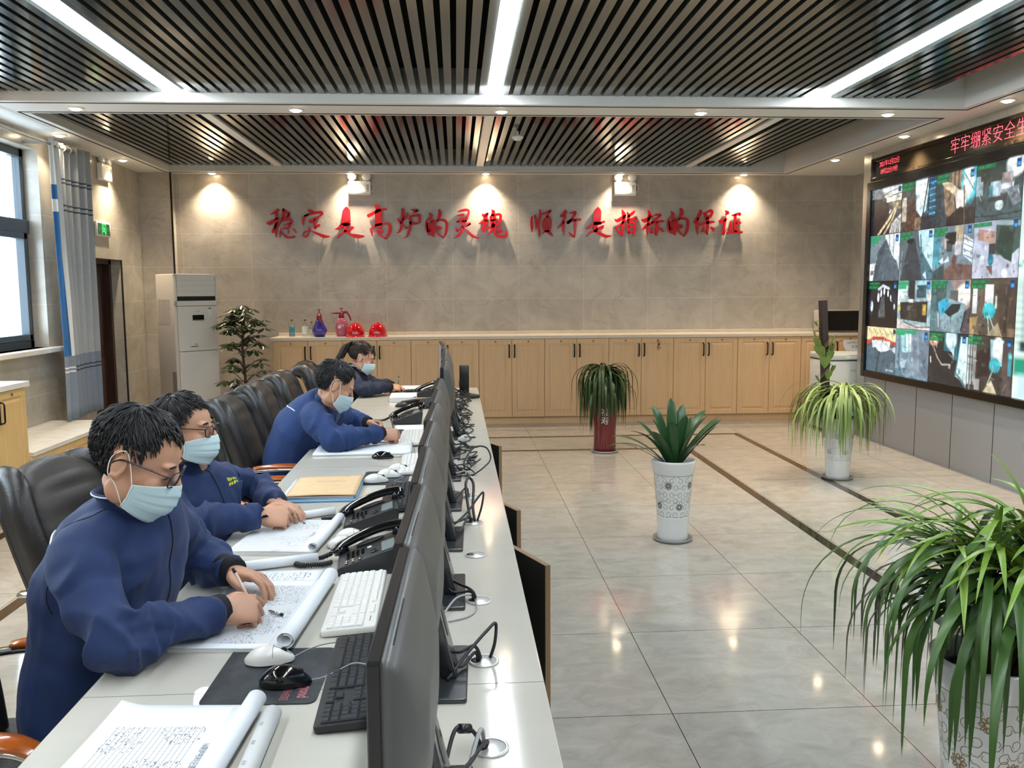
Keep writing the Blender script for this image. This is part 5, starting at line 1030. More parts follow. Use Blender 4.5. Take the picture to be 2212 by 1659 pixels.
# mice
def mouse(label, x, y, rz, body, z=0.0, cablepts=None, cm=None, gloss=False, roll=0.0, L_=0.058, W_=0.031, Hh=0.037):
    o = thing('computer_mouse', label, 'mouse', (x, y, DZ+z), rz, 'computer mice on the desk')
    if roll: o.rotation_euler = (roll, 0, rz)
    def prof(u): return (math.sin(PI*min(1, max(0, u)))**0.55)*(1.0-0.22*(u-0.40)**2*4)
    def fn(u, v):
        # u along the length (tail to buttons), v round the section
        a = PI*v; w = W_*(max(0.0, 1-abs(2*u-1)**2.6))**0.5*(0.92+0.1*math.cos(2*PI*(u-0.35))); h = Hh*(max(0.0, math.sin(PI*(u*0.94+0.03))))**0.7*(1.12-0.32*u)
        return (-L_+2*L_*u, w*math.copysign(abs(math.cos(a))**0.75, math.cos(a)), 0.003+h*abs(math.sin(a))**0.72)
    m = MB(); m.grid(fn, 26, 18); n = 26
    m.add([fn(i/n, 0.0) for i in range(n+1)]+[fn(i/n, 1.0) for i in range(n+1)], [(i, n+1+i, n+2+i, i+1) for i in range(n)]); m.build('shell', body, o)
    b = MB()
    def on(u, v, e=0.0006): p = Vector(fn(u, v)); return p+Vector((0, 0, e))
    b.tube([on(0.58, 0.12+0.76*k/14) for k in range(15)], 0.0006, 5); b.tube([on(0.58+0.40*k/8, 0.5) for k in range(8)], 0.0006, 5); b.build('button_seam', M_GREYTXT if body is M_WHITEM else M_BLKP, o)
    wv = MB(); p = on(0.78, 0.5); wv.cyl((p.x, -0.0035, p.z-0.003), (p.x, 0.0035, p.z-0.003), 0.008, 14); wv.build('scroll_wheel', M_BLKP, o)
    if cablepts: MB().tube(smoothpath([(L_-0.003, 0, 0.008)]+cablepts, 7), 0.0017, 6).build('cable', cm or M_CABLE, o)
    return o
mouse('white mouse lying on the black mouse pad, above the black mouse', -0.448, 1.985, 0.10, M_WHITEM, 0.0035, [(0.09, 0.01, 0.02), (0.13, 0.06, 0.01), (0.2, 0.08, 0.004)], M_CABLEG)
mouse('glossy black mouse lying on the black mouse pad', -0.388, 1.862, 0.02, M_BLKG, 0.0035, [(0.085, 0.004, 0.012), (0.12, 0.02, 0.022), (0.16, 0.015, 0.036), (0.24, -0.03, 0.03)], M_CABLEG, Hh=0.042)
mouse('white mouse, front one of the pair between the telephones', -0.392, 2.912, 0.12, M_WHITEM, 0.0, [(0.1, 0.02, 0.004), (0.16, 0.06, 0.003)], M_CABLEG)
mouse('white mouse, rear one of the pair between the telephones', -0.378, 3.005, 0.02, M_WHITEM, 0.0, [(0.1, 0.0, 0.004), (0.16, 0.02, 0.003)], M_CABLEG)
mouse('black mouse with a thin cable below the big white sheets', -0.392, 4.485, 0.0, M_BLKG, 0.0, [(0.08, 0.0, 0.006), (0.11, 0.03, 0.004), (0.15, -0.06, 0.003), (0.17, -0.13, 0.003), (0.165, 0.0, 0.004), (0.155, 0.2, 0.012), (0.13, 0.36, 0.03)])
mouse('white mouse, front one of three on the farther mouse pad', -0.375, 3.905, 0.10, M_WHITEM, 0.0035)
mouse('white mouse, middle one of three on the farther mouse pad', -0.325, 4.015, -0.25, M_WHITEM, 0.0035, [(0.075, -0.02, 0.004), (0.06, -0.09, 0.003), (0.10, -0.11, 0.003)], M_CABLEG)
mouse('white mouse, rear one of three on the farther mouse pad', -0.285, 4.13, -0.15, M_WHITEM, 0.0035, [(0.08, 0.02, 0.004), (0.11, 0.04, 0.004)], M_CABLEG)
mouse('black mouse beside the stacked papers before the woman', -0.41, 6.50, 0.0, M_BLKP, 0.0, [(0.08, 0.01, 0.004), (0.1, -0.12, 0.003), (0.0, -0.2, 0.003), (0.14, -0.22, 0.003), (0.2, 0.1, 0.003)])
mouse('black mouse by the woman\'s papers at the far end', -0.46, 7.22, 0.2, M_BLKP, 0.0)
# mouse pads
M_PAD = mat('black_rubber_pad', (30, 33, 36), 0.65, var=(14, (52, 56, 60), 0.14))
def rrect(x0, x1, y0, y1, r, n=5):
    pts = []
    for qx, qy, a0 in ((x1-r, y1-r, 0), (x0+r, y1-r, PI/2), (x0+r, y0+r, PI), (x1-r, y0+r, 1.5*PI)):
        for k in range(n+1): a = a0+PI/2*k/n; pts.append((qx+r*math.cos(a), qy+r*math.sin(a)))
    return pts
o = thing('mouse_pad', 'worn black mouse pad with a pink logo under the black and white mice', 'mouse pad', (-0.428, 1.917, DZ), -0.03, 'black mouse pads on the desk')
MB().prism(rrect(-0.125, 0.123, -0.143, 0.145, 0.02), 0.0003, 0.003).build('pad', M_PAD, o)
t = MB(); T_ = TR(0.085, -0.083, 0.0033) @ RZ(PI/2)
text_into(t, 'puoɓə', 0.036, T_, sx=0.72, offset=0.0006); text_into(t, 'ᴑᴅɴᴏᴅ', 0.018, TR(0.052, -0.095, 0.0033) @ RZ(PI/2), sx=0.72); t.build('logo_print', mat('faded_pink_print', (176, 104, 106), 0.6), o)
o = thing('mouse_pad', 'black mouse pad carrying three white mice', 'mouse pad', (-0.335, 4.0, DZ), 0.0, 'black mouse pads on the desk')
MB().prism(rrect(-0.108, 0.105, -0.145, 0.145, 0.02), 0.0003, 0.003).build('pad', M_PAD, o)

# telephones
M_PHONE = mat('dark_grey_phone_plastic', (42, 43, 44), 0.34)
M_LCD = mat('grey_green_lcd', (118, 126, 124), 0.25)
def phone(label, x, y, rz, sticker=False, cord=None, dial=True):
    o = thing('telephone', label, 'telephone', (x, y, DZ), rz-PI/2, 'black desk telephones')
    m = MB(); prof = [(-0.10, 0.002), (-0.10, 0.022), (-0.092, 0.028), (0.085, 0.085), (0.098, 0.083), (0.10, 0.07), (0.09, 0.002)]
    m.loft([[(xx, p[0], p[1]) for p in prof] for xx in (-0.095, -0.09, 0.09, 0.095)], 0, True, False); m.build('body', M_PHONE, o, bevel=0.002)
    S = Matrix(((1, 0, 0, 0.0), (0, 0.952, -0.306, -0.092), (0, 0.306, 0.952, 0.0285), (0, 0, 0, 1)))
    kp = MB()
    for r_ in range(4):
        for c in range(3): kp.rbox(-0.022+c*0.022, -0.006+c*0.022, 0.02+r_*0.016, 0.031+r_*0.016, 0, 0.003, 0.002, T=S)
    for c in range(2):
        for r_ in range(3): kp.rbox(0.058+c*0.018, 0.07+c*0.018, 0.016+r_*0.022, 0.025+r_*0.022, 0, 0.003, 0.002, T=S)
    kp.lathe([(0.013, 0), (0.013, 0.003), (0.008, 0.004), (0.001, 0.004)], 18, c=(0.05, 0.112, 0), T=S)
    kp.build('keypad', M_BLKG, o)
    MB().rbox(-0.015, 0.083, 0.135, 0.178, 0, 0.002, 0.003, T=S).build('display', M_LCD, o)
    if sticker: MB().rbox(-0.02, -0.004, 0.088, 0.102, 0.0, 0.0006, 0.002, T=S).build('white_sticker', M_LABELW, o)
    h = MB(); path = [(-0.066, -0.122, 0.034), (-0.066, -0.09, 0.052), (-0.066, -0.045, 0.074), (-0.066, 0.01, 0.096), (-0.066, 0.06, 0.110), (-0.066, 0.10, 0.114), (-0.066, 0.120, 0.110)]
    h.tube(smoothpath(path, 5), [(0.008+0.006*math.sin(PI/2*min(1, k/6, (30-k)/6)), 0.020+0.006*abs(k-15)/15) for k in range(31)], 14); 
    h.tube([(-0.066, -0.097, 0.052), (-0.066, -0.090, 0.026)], [0.025, 0.026], 16); h.tube([(-0.066, 0.094, 0.112), (-0.066, 0.098, 0.084)], [0.025, 0.026], 16)
    h.build('handset', M_BLKG, o)
    MB().ell((-0.066, 0.0, 0.062), (0.016, 0.05, 0.006), R=Matrix.Rotation(0.31, 3, 'X')).build('cradle_groove', M_MON, o)
    if cord:
        P = smoothpath(cord, 40); hel = []; n = len(P)
        for i in range(n):
            t = (P[min(i+1, n-1)]-P[max(i-1, 0)]).normalized(); a = i*1.35; up_ = Vector((0, 0, 1)); b_ = t.cross(up_).normalized(); c = b_.cross(t)
            hel.append(P[i]+b_*0.0065*math.cos(a)+c*0.0065*math.sin(a))
        MB().tube(hel, 0.0026, 5).build('coiled_cord', M_CABLE, o)
    return o
phone('black telephone with a looped coiled cord beside the white keyboard', -0.283, 2.70, 0.10, True, [(-0.066, -0.12, 0.028), (-0.07, -0.16, 0.012), (-0.06, -0.215, 0.010), (-0.03, -0.232, 0.010), (-0.008, -0.205, 0.010), (-0.01, -0.15, 0.010), (-0.02, -0.12, 0.012)])
phone('black telephone between the pair of white mice and the black keyboard', -0.323, 3.185, 0.08, False, [(-0.066, -0.12, 0.028), (-0.08, -0.15, 0.012), (-0.075, -0.19, 0.010)])
phone('black telephone with its cord before the leaning man\'s far hand', -0.33, 5.72, 0.05, False, [(-0.066, -0.12, 0.028), (-0.06, -0.16, 0.012), (-0.045, -0.22, 0.012), (-0.01, -0.2, 0.012)])
phone('black telephone in the clutter before the woman', -0.245, 7.17, -0.1)

# printed papers
def ledger(name, dx, dy, box, ink=(92, 96, 104), scrib=0.5, sc=220, paper=(226, 230, 234)):
    m = bpy.data.materials.new(name); m.use_nodes = True; nt = m.node_tree; N = nt.nodes; L = nt.links; b = N['Principled BSDF']
    tc = N.new('ShaderNodeTexCoord'); s = N.new('ShaderNodeSeparateXYZ'); L.new(tc.outputs['Object'], s.inputs[0])
    def mth(op, a, c=None):
        n = N.new('ShaderNodeMath'); n.operation = op
        for i, q in enumerate((a, c)):
            if q is None: continue
            if isinstance(q, (int, float)): n.inputs[i].default_value = q
            else: L.new(q, n.inputs[i])
        return n.outputs[0]
    def lines(out, d, w): return mth('LESS_THAN', mth('FRACT', mth('MULTIPLY', mth('ADD', out, 10.0), 1.0/d)), w)
    X, Y = s.outputs[0], s.outputs[1]
    ins = mth('MULTIPLY', mth('MULTIPLY', mth('GREATER_THAN', X, box[0]), mth('LESS_THAN', X, box[1])), mth('MULTIPLY', mth('GREATER_THAN', Y, box[2]), mth('LESS_THAN', Y, box[3])))
    g = mth('MAXIMUM', lines(X, dx, 0.0009/dx), mth('MULTIPLY', lines(Y, dy, 0.0007/dy), 0.6))
    n = N.new('ShaderNodeTexNoise'); n.inputs['Scale'].default_value = sc; n.inputs['Detail'].default_value = 2
    mp = N.new('ShaderNodeMapping'); mp.inputs['Scale'].default_value = (1.0, 0.55, 1); L.new(tc.outputs['Object'], mp.inputs[0]); L.new(mp.outputs[0], n.inputs['Vector'])
    n2 = N.new('ShaderNodeTexNoise'); n2.inputs['Scale'].default_value = 9; n2.inputs['Detail'].default_value = 1; L.new(tc.outputs['Object'], n2.inputs['Vector'])
    sm = mth('MULTIPLY', mth('MULTIPLY', mth('GREATER_THAN', n.outputs['Fac'], 0.575), mth('GREATER_THAN', n2.outputs['Fac'], 1-scrib)), 0.85)
    rowgap = mth('GREATER_THAN', mth('FRACT', mth('MULTIPLY', mth('ADD', X, 10.0), 1.0/dx)), 0.34)
    f = mth('MULTIPLY', ins, mth('MAXIMUM', g, mth('MULTIPLY', sm, rowgap)))
    mx = N.new('ShaderNodeMix'); mx.data_type = 'RGBA'; L.new(f, mx.inputs[0]); mx.inputs[6].default_value = lin(paper); mx.inputs[7].default_value = lin(ink)
    L.new(mx.outputs[2], b.inputs['Base Color']); b.inputs['Roughness'].default_value = 0.6
    MATS[name] = m; return m
M_PAPER = mat('white_paper', (228, 231, 234), 0.6)
M_PAPERE = mat('paper_edges', (196, 196, 192), 0.7, var=(300, (216, 216, 212), 0.2), stretch=(0.1, 0.1, 4))
M_PRINT = mat('dark_print', (60, 62, 68), 0.6)
def logbook(label, x, y, rz, w, h, thick, roll_r, m_top, title=None, rolls=1, curl=0.0):
    """pad of forms; used pages are rolled over along its +x edge"""
    o = thing('log_book', label, 'log book', (x, y, DZ), rz, 'open log books on the desk')
    MB().box(-w/2, w/2, -h/2, h/2, 0.0005, thick).build('page_block', M_PAPERE, o)
    def top(u, v): 
        c = curl*max(0, (0.22-u)/0.22)**2*(0.4+0.6*v)
        return (-w/2+u*w, -h/2+v*h, thick+0.0008+c+0.0012*math.sin(v*7+u*3)*(1-u))
    MB().grid(top, 24, 18).build('top_page', m_top, o, solid=0.0004)
    pts = []
    for k in range(64):
        a = -PI/2+k/63*2*PI*1.55; rr = roll_r*(1-0.42*k/63); pts.append((w/2-0.004+rr*math.cos(a)*1.15, thick+roll_r+rr*math.sin(a)))
    st = [(w/2-0.05, thick+0.0013)]+pts
    m = MB(); m.grid(lambda u, v: (st[int(round(u*(len(st)-1)))][0], -h/2+0.004+v*(h-0.008), st[int(round(u*(len(st)-1)))][1]), len(st)-1, 4); m.build('rolled_pages', M_PAPER, o, solid=0.0011)
    if title:
        t = MB(); text_into(t, title, 0.016, TR(w/2-0.055, 0, thick+0.0028) @ RZ(-PI/2), sx=0.8); t.build('printed_title', M_PRINT, o)
    return o
L1 = ledger('log_sheet_wide', 0.0105, 0.012, (-0.112, 0.068, -0.16, 0.11), scrib=0.52)
L2 = ledger('log_sheet_dense', 0.0042, 0.0085, (-0.135, 0.10, -0.22, 0.20), scrib=0.55, sc=320)
L3 = ledger('log_sheet_fine', 0.0062, 0.042, (-0.13, 0.09, -0.2, 0.2), scrib=0.45, sc=300)
logbook('open log book with a rolled page at the lower edge of the desk', -0.575, 1.56, -0.06, 0.285, 0.40, 0.012, 0.019, L1, '1#高炉布料记录', curl=0.012)
o = thing('paper_roll', 'greyish rolled form with print beside the nearest log book', 'rolled paper', (-0.385, 1.59, DZ), 0)
pts = [(0.016*math.cos(a)*(1-0.03*a), 0.0165+0.016*math.sin(a)*(1-0.03*a)) for a in [-PI/2+k*0.16 for k in range(70)]]
MB().grid(lambda u, v: (pts[int(round(u*69))][0]*1.2, -0.30+0.42*v, pts[int(round(u*69))][1]), 69, 3).build('sheet', mat('greyish_paper', (202, 203, 200), 0.6), o, solid=0.0006)
t = MB(); 
for k in range(5): text_into(t, '记录'[k % 2]*2, 0.008, TR(-0.004, -0.24+k*0.07, 0.0334) @ RZ(-PI/2))
t.build('printed_lines', M_PRINT, o)
logbook('open log book under the near man\'s hands, pages rolled at its right edge', -0.545, 2.30, -0.08, 0.29, 0.50, 0.010, 0.021, L2, None, curl=0.004)
logbook('open log book under the second man\'s writing hand', -0.605, 3.03, -0.10, 0.29, 0.40, 0.013, 0.016, L3, '高炉布料', curl=0.0)
def roll(label, p0, p1, r, m=M_PAPER):
    o = MB().tube([p0, p1], r, 20, caps=False).build('paper_roll', m, solid=0.0008); return tag(o, label, 'rolled paper', 'rolled paper on the desk')
roll('white paper rolled in a tube above the near man\'s log book', (-0.69, 2.665, DZ+0.0165), (-0.455, 2.745, DZ+0.0165), 0.0155)
roll('white paper rolled in a tube above the second man\'s log book', (-0.655, 3.262, DZ+0.0155), (-0.485, 3.352, DZ+0.0155), 0.0145)
o = MB().grid(lambda u, v: (-0.235+0.235*u, -0.09+0.2*v, 0.0010+0.0008*math.sin(u*5+v*3)), 10, 6).build('form_sheet', ledger('form_sheet_print', 0.018, 0.011, (-0.21, -0.03, -0.08, 0.09), scrib=0.6, sc=180), loc=(-0.43, 2.555, DZ), rotz=-0.05, solid=0.0004)
tag(o, 'printed form sheet sticking out above the near man\'s log book', 'paper sheet')
# folders
def flatpad(name, label, cat, m, x, y, z0, w, h, t, rz, wav=0.0, group=None, curl=0.0):
    o = MB().grid(lambda u, v: (-w/2+u*w, -h/2+v*h, t/2+wav*math.sin(u*4+1)*math.sin(v*3)+curl*abs(2*u-1)**3), 14, 8).build(name, m, loc=(x, y, DZ+z0), rotz=rz, solid=t)
    return tag(o, label, cat, group)
M_BLUEF = mat('light_blue_folder', (126, 172, 206), 0.5); M_KRAFT = mat('buff_envelope_paper', (222, 190, 146), 0.6, var=(30, (212, 178, 134), 0.2))
flatpad('blue_folder', 'light blue folder at the bottom of the pile of envelopes', 'folder', M_BLUEF, -0.585, 3.74, 0.001, 0.315, 0.38, 0.009, 0.02)
flatpad('paper_sheaf', 'white paper sheaf between blue folder and buff envelope', 'papers', M_PAPERE, -0.588, 3.75, 0.0105, 0.305, 0.37, 0.006, 0.0)
flatpad('grey_folder', 'grey folder right under the buff envelope', 'folder', mat('grey_folder_card', (150, 146, 150), 0.5), -0.578, 3.745, 0.017, 0.295, 0.365, 0.004, 0.015)
o = thing('buff_envelope', 'buff paper envelope with a line of print on top of the folder pile', 'envelope', (-0.575, 3.755, DZ+0.0222), 0.01)
MB().grid(lambda u, v: (-0.145+0.29*u, -0.185+0.37*v, 0.0015+0.006*max(0, u-0.75)*4*v+0.004*math.sin(u*3)), 12, 10).build('envelope_body', M_KRAFT, o, solid=0.003)
t = MB(); text_into(t, '高炉布料参数调整及操作记录', 0.0105, TR(0.015, 0.06, 0.0082)); t.build('printed_line', M_PRINT, o)
# the leaning man's papers
flatpad('big_white_sheet', 'wide stack of white sheets under the leaning man\'s forearm', 'paper sheet', ledger('wide_sheet_print', 0.03, 0.01, (-0.2, 0.0, -0.02, 0.2), scrib=0.25, sc=200, paper=(232, 236, 240)), -0.515, 4.82, 0.0008, 0.52, 0.48, 0.012, 0.02, 0.0015)
flatpad('data_sheet', 'printed data sheet at the leaning man\'s pen', 'paper sheet', ledger('data_print', 0.012, 0.02, (-0.05, 0.05, -0.2, 0.2), scrib=0.7, sc=150), -0.415, 5.06, 0.0145, 0.13, 0.36, 0.001, 0.0)
flatpad('dark_binder', 'flat dark blue binder beyond the leaning man\'s pen', 'binder', mat('dark_blue_binder', (46, 52, 66), 0.4), -0.395, 5.30, 0.0005, 0.12, 0.10, 0.014, 0.0)
flatpad('white_form_stack', 'white forms stacked before the farther telephone', 'papers', M_PAPER, -0.30, 5.44, 0.0005, 0.19, 0.18, 0.012, 0.0)
flatpad('white_note', 'single white sheet by the leaning man\'s far hand', 'paper sheet', M_PAPER, -0.56, 5.22, 0.0005, 0.16, 0.14, 0.001, 0.1)
# papers before the woman
o = thing('form_stack', 'thick stack of white forms in front of the woman', 'papers', (-0.43, 6.95, DZ), 0.02)
MB().box(-0.105, 0.105, -0.17, 0.17, 0.0005, 0.035).build('page_block', M_PAPERE, o, bevel=0.003)
MB().grid(lambda u, v: (-0.105+0.21*u, -0.17+0.34*v, 0.0368+0.012*max(0, u-0.85)*6*(1-v)), 12, 8).build('top_page', ledger('stack_print', 0.02, 0.016, (-0.08, 0.05, -0.1, 0.12), scrib=0.5, sc=140), o, solid=0.0008)
o = thing('form_stack', 'white forms with a curled end at the far end of the desk', 'papers', (-0.455, 7.58, DZ), 0.0)
MB().box(-0.13, 0.14, -0.13, 0.13, 0.0005, 0.03).build('page_block', M_PAPERE, o, bevel=0.003)
MB().grid(lambda u, v: (-0.135+0.28*u, -0.13+0.26*v, 0.0312+0.05*max(0, 0.22-u)), 12, 8).build('top_page', M_PAPER, o, solid=0.0008)
cl = tag(MB().rbox(-0.09, 0.09, -0.028, 0.028, 0.0005, 0.03, 0.012).build('radio_handset', M_BLKP, loc=(-0.36, 6.68, DZ), rotz=0.9), 'black hand radio lying before the farther monitors', 'radio')
o = thing('radio_handset', 'black hand radio with stub aerial in the far clutter', 'radio', (-0.40, 7.36, DZ), 0.3)
MB().rbox(-0.075, 0.06, -0.028, 0.028, 0.0005, 0.034, 0.01).build('case', M_BLKP, o); MB().tube([(0.061, 0.012, 0.018), (0.16, 0.012, 0.018)], [0.006, 0.004], 8).build('aerial', M_BLKP, o)
# short pen lying on the near log book
o = thing('short_pen', 'short silver pen stub lying on the near man\'s log book', 'pen', (-0.491, 2.268, DZ+0.0158), math.atan2(-0.033, 0.041))
MB().cyl((-0.022, 0, 0), (0.018, 0, 0), 0.0035, 12).build('barrel', M_CHROME, o); MB().cyl((0.018, 0, 0), (0.026, 0, 0), 0.0044, 12).build('cap', M_MONB, o); MB().tube([(-0.022, 0, 0), (-0.030, 0, 0)], [0.003, 0.0015], 10).build('tip', M_MONB, o)
# ------------------------------------------------------------------ office chairs
M_LEA = mat('black_leather', (27, 28, 29), 0.34, var=(5, (42, 38, 34), 0.25), bump=(160, 0.12))
M_LEAT = mat('dusty_black_leather', (40, 37, 34), 0.45, var=(6, (58, 52, 46), 0.25), bump=(160, 0.12))
M_ARMW = mat('orange_varnished_wood', (176, 92, 26), 0.2, coat=0.5, var=(4, (150, 70, 20), 0.25), stretch=(2, 14, 14))
def chair_proto():
    o = thing('office_chair', '', 'chair', (0, 0, 0), 0, 'black leather office chairs with orange wooden arms')
    # backrest: centre spine path in XZ
    path = [(-0.20, 0.44), (-0.225, 0.56), (-0.255, 0.68), (-0.29, 0.80), (-0.322, 0.89), (-0.345, 0.945), (-0.382, 0.98), (-0.43, 0.976), (-0.452, 0.945)]
    P = smoothpath([(x, 0, z) for x, z in path], 5); n = len(P)
    def sec(i, y0, y1, t0, t1, bul):
        t = (P[min(i+1, n-1)]-P[max(i-1, 0)]).normalized(); nr = Vector((-t.z, 0, t.x))*-1.0
        pts = []
        for k in range(9):
            f = k/8; y = y0+(y1-y0)*f; b = t1+bul*math.sin(PI*f); q = P[i]+nr*b; pts.append((q.x, y, q.z))
        for k in range(9):
            f = 1-k/8; y = y0+(y1-y0)*f; q = P[i]+nr*t0; pts.append((q.x, y, q.z))
        return pts
    def wd(i): f = i/(n-1); return 0.205+0.055*math.sin(PI*min(1, f*1.15))-0.02*max(0, f-0.8)*5
    m = MB(); m.loft([sec(i, -wd(i)+0.075, wd(i)-0.075, -0.03, 0.025, 0.03+0.010*abs(math.sin(i*0.55))) for i in range(n)], 0, True, True); m.build('backrest', M_LEAT, o)
    for s in (-1, 1):
        m = MB(); m.loft([sec(i, *(sorted((s*(wd(i)-0.078), s*wd(i)))), -0.035, 0.030, 0.032) for i in range(n)], 0, True, True); m.build('side_bolster', M_LEA, o)
    m = MB(); m.loft([sec(i, -wd(i)+0.004, wd(i)-0.004, -0.055, -0.036, 0.0) for i in range(n)], 0, True, True); m.build('back_shell', M_LEA, o)
    m = MB(); 
    for a in range(1):
        m.rbox(-0.235, 0.27, -0.255, 0.255, 0.38, 0.48, 0.07); m.ell((0.02, 0, 0.475), (0.22, 0.2, 0.035))
    m.build('seat', M_LEA, o)
    for s in (-1, 1):
        ap = smoothpath([(-0.285, s*0.275, 0.635), (-0.12, s*0.28, 0.655), (0.04, s*0.28, 0.66), (0.13, s*0.28, 0.645), (0.165, s*0.28, 0.60), (0.16, s*0.275, 0.51), (0.11, s*0.27, 0.41)], 6)
        m = MB(); m.tube(ap, [0.012]*len(ap), 8, flat=2.0, upv=(0, 0, 1)); arm = m.build('armrest_frame', M_CHROME, o)
        wp = ap[4:24]; m = MB(); m.tube([p+Vector((0, 0, 0.017)) if i < 14 else p+Vector((0.012, 0, 0.010)) for i, p in enumerate(wp)], [(0.004+0.012*math.sin(PI*min(1, max(0, (i+1)/len(wp))))**0.4) for i in range(len(wp))], 10, flat=2.1, upv=(0, 0, 1)); m.build('wooden_arm_pad', M_ARMW, arm)
    m = MB(); m.cyl((0, 0, 0.14), (0, 0, 0.385), 0.028, 16); m.lathe([(0.05, 0.10), (0.045, 0.14), (0.03, 0.16)], 16); m.box(-0.12, 0.12, -0.09, 0.09, 0.355, 0.385); m.build('gas_column', M_BLKP, o)
    for k in range(5):
        a = 2*PI*k/5+0.3; c, s = math.cos(a), math.sin(a)
        m = MB(); m.tube([(0.03*c, 0.03*s, 0.125), (0.16*c, 0.16*s, 0.11), (0.30*c, 0.30*s, 0.075)], [0.022, 0.02, 0.014], 8, flat=1.2); leg = m.build('base_leg', M_CHROME, o)
        m = MB(); m.cyl((0.30*c-0.012*s, 0.30*s+0.012*c, 0.028), (0.30*c+0.012*s, 0.30*s-0.012*c, 0.028), 0.028, 14); m.cyl((0.30*c, 0.30*s, 0.05), (0.30*c, 0.30*s, 0.08), 0.008, 8); m.build('caster', M_BLKP, leg)
    return o
CH = chair_proto()
for i, (x, y, rz, lab) in enumerate(((-1.06, 2.10, 0.0, 'black leather office chair of the near writing man, only its orange arms in view'),
    (-1.10, 3.06, -0.30, 'black leather office chair behind the near man\'s back, at the left edge'),
    (-0.94, 4.14, -0.02, 'empty black leather office chair, only its orange arms showing past the second man'),
    (-0.94, 5.02, -0.02, 'black leather office chair right behind the leaning man'),
    (-0.94, 5.77, 0.0, 'empty black leather office chair, next beyond the leaning man'),
    (-0.93, 6.49, 0.03, 'empty black leather office chair in front of the woman\'s chair'),
    (-0.88, 7.34, 0.08, 'black leather office chair of the woman with the ponytail'))):
    o = CH if i == 0 else dup(CH, (x, y, 0), rz, lab)
    o.location = (x, y, 0); o.rotation_euler = (0, 0, rz); o['label'] = lab
# ------------------------------------------------------------------ plants
def leaf_mat(name, c1, c2, rough=0.35):
    return mat(name, c1, rough, var=(2.5, c2, 0.22), spec=0.45)
M_LF1 = leaf_mat('dark_strap_leaf', (44, 74, 34), (72, 104, 44))
M_LF1B = leaf_mat('bright_strap_leaf', (98, 134, 44), (126, 156, 62))
M_LF2 = leaf_mat('deep_green_leaf', (30, 66, 34), (52, 92, 48))
M_LF3 = leaf_mat('pale_spider_leaf', (110, 134, 70), (142, 160, 94))
M_LF4 = leaf_mat('glossy_schefflera_leaf', (44, 56, 34), (66, 78, 46), 0.25)
M_LF5 = leaf_mat('dark_dracaena_leaf', (36, 54, 26), (56, 76, 36))  # dark green leaf colour, tone varies at random
M_LF6 = leaf_mat('yellow_green_heart_leaf', (112, 132, 58), (92, 118, 50))
M_SOIL = mat('dark_potting_soil', (32, 24, 18), 0.95, bump=(60, 0.8))
M_STEM = mat('brown_stem', (74, 60, 40), 0.8, var=(20, (54, 42, 30), 0.2))
M_POTW = mat('white_glazed_pot', (206, 208, 206), 0.16, coat=0.4)
M_POTR = mat('dark_red_glazed_pot', (96, 18, 20), 0.2, coat=0.3)
M_TRAY = mat('grey_plastic_saucer', (128, 126, 124), 0.5)
M_PATK = mat('dark_olive_pot_print', (78, 74, 62), 0.4)
M_PATG = mat('gold_brown_pot_print', (132, 104, 66), 0.35)
def strap(mb, base, az, length, elev, droop, width, mi=0, blunt=1.8, bend=(0.35, 1.3), n=12, fold=0.35, twist=0.0):
    """a strap leaf leaving base, arching and drooping under its own weight"""
    p = Vector(base); e = elev; L_ = length/n; pts = []; dirs = []
    h = Vector((math.cos(az), math.sin(az), 0))
    for i in range(n+1):
        pts.append(p.copy()); d = h*math.cos(e)+Vector((0, 0, math.sin(e))); dirs.append(d); p = p+d*L_
        f = (i+1)/n; e -= droop*(bend[0]+bend[1]*f)/n; e = max(e, -PI/2*0.985)
        az2 = az+twist*f; h = Vector((math.cos(az2), math.sin(az2), 0))
    vs = []; 
    for i in range(n+1):
        f = i/n; w = width*0.5*min(1.0, 0.5+f*3)*(1-max(0, (f-0.45)/0.55)**blunt)+0.0004
        d = dirs[i]; sd = d.cross(Vector((0, 0, 1))); sd = sd.normalized() if sd.length > 1e-3 else Vector((-math.sin(az), math.cos(az), 0)); nn = sd.cross(d)
        vs += [pts[i]-sd*w+nn*w*fold, pts[i], pts[i]+sd*w+nn*w*fold]
    fs = []
    for i in range(n): a = i*3; fs += [(a, a+1, a+4, a+3), (a+1, a+2, a+5, a+4)]
    mb.add(vs, fs, mi, True)
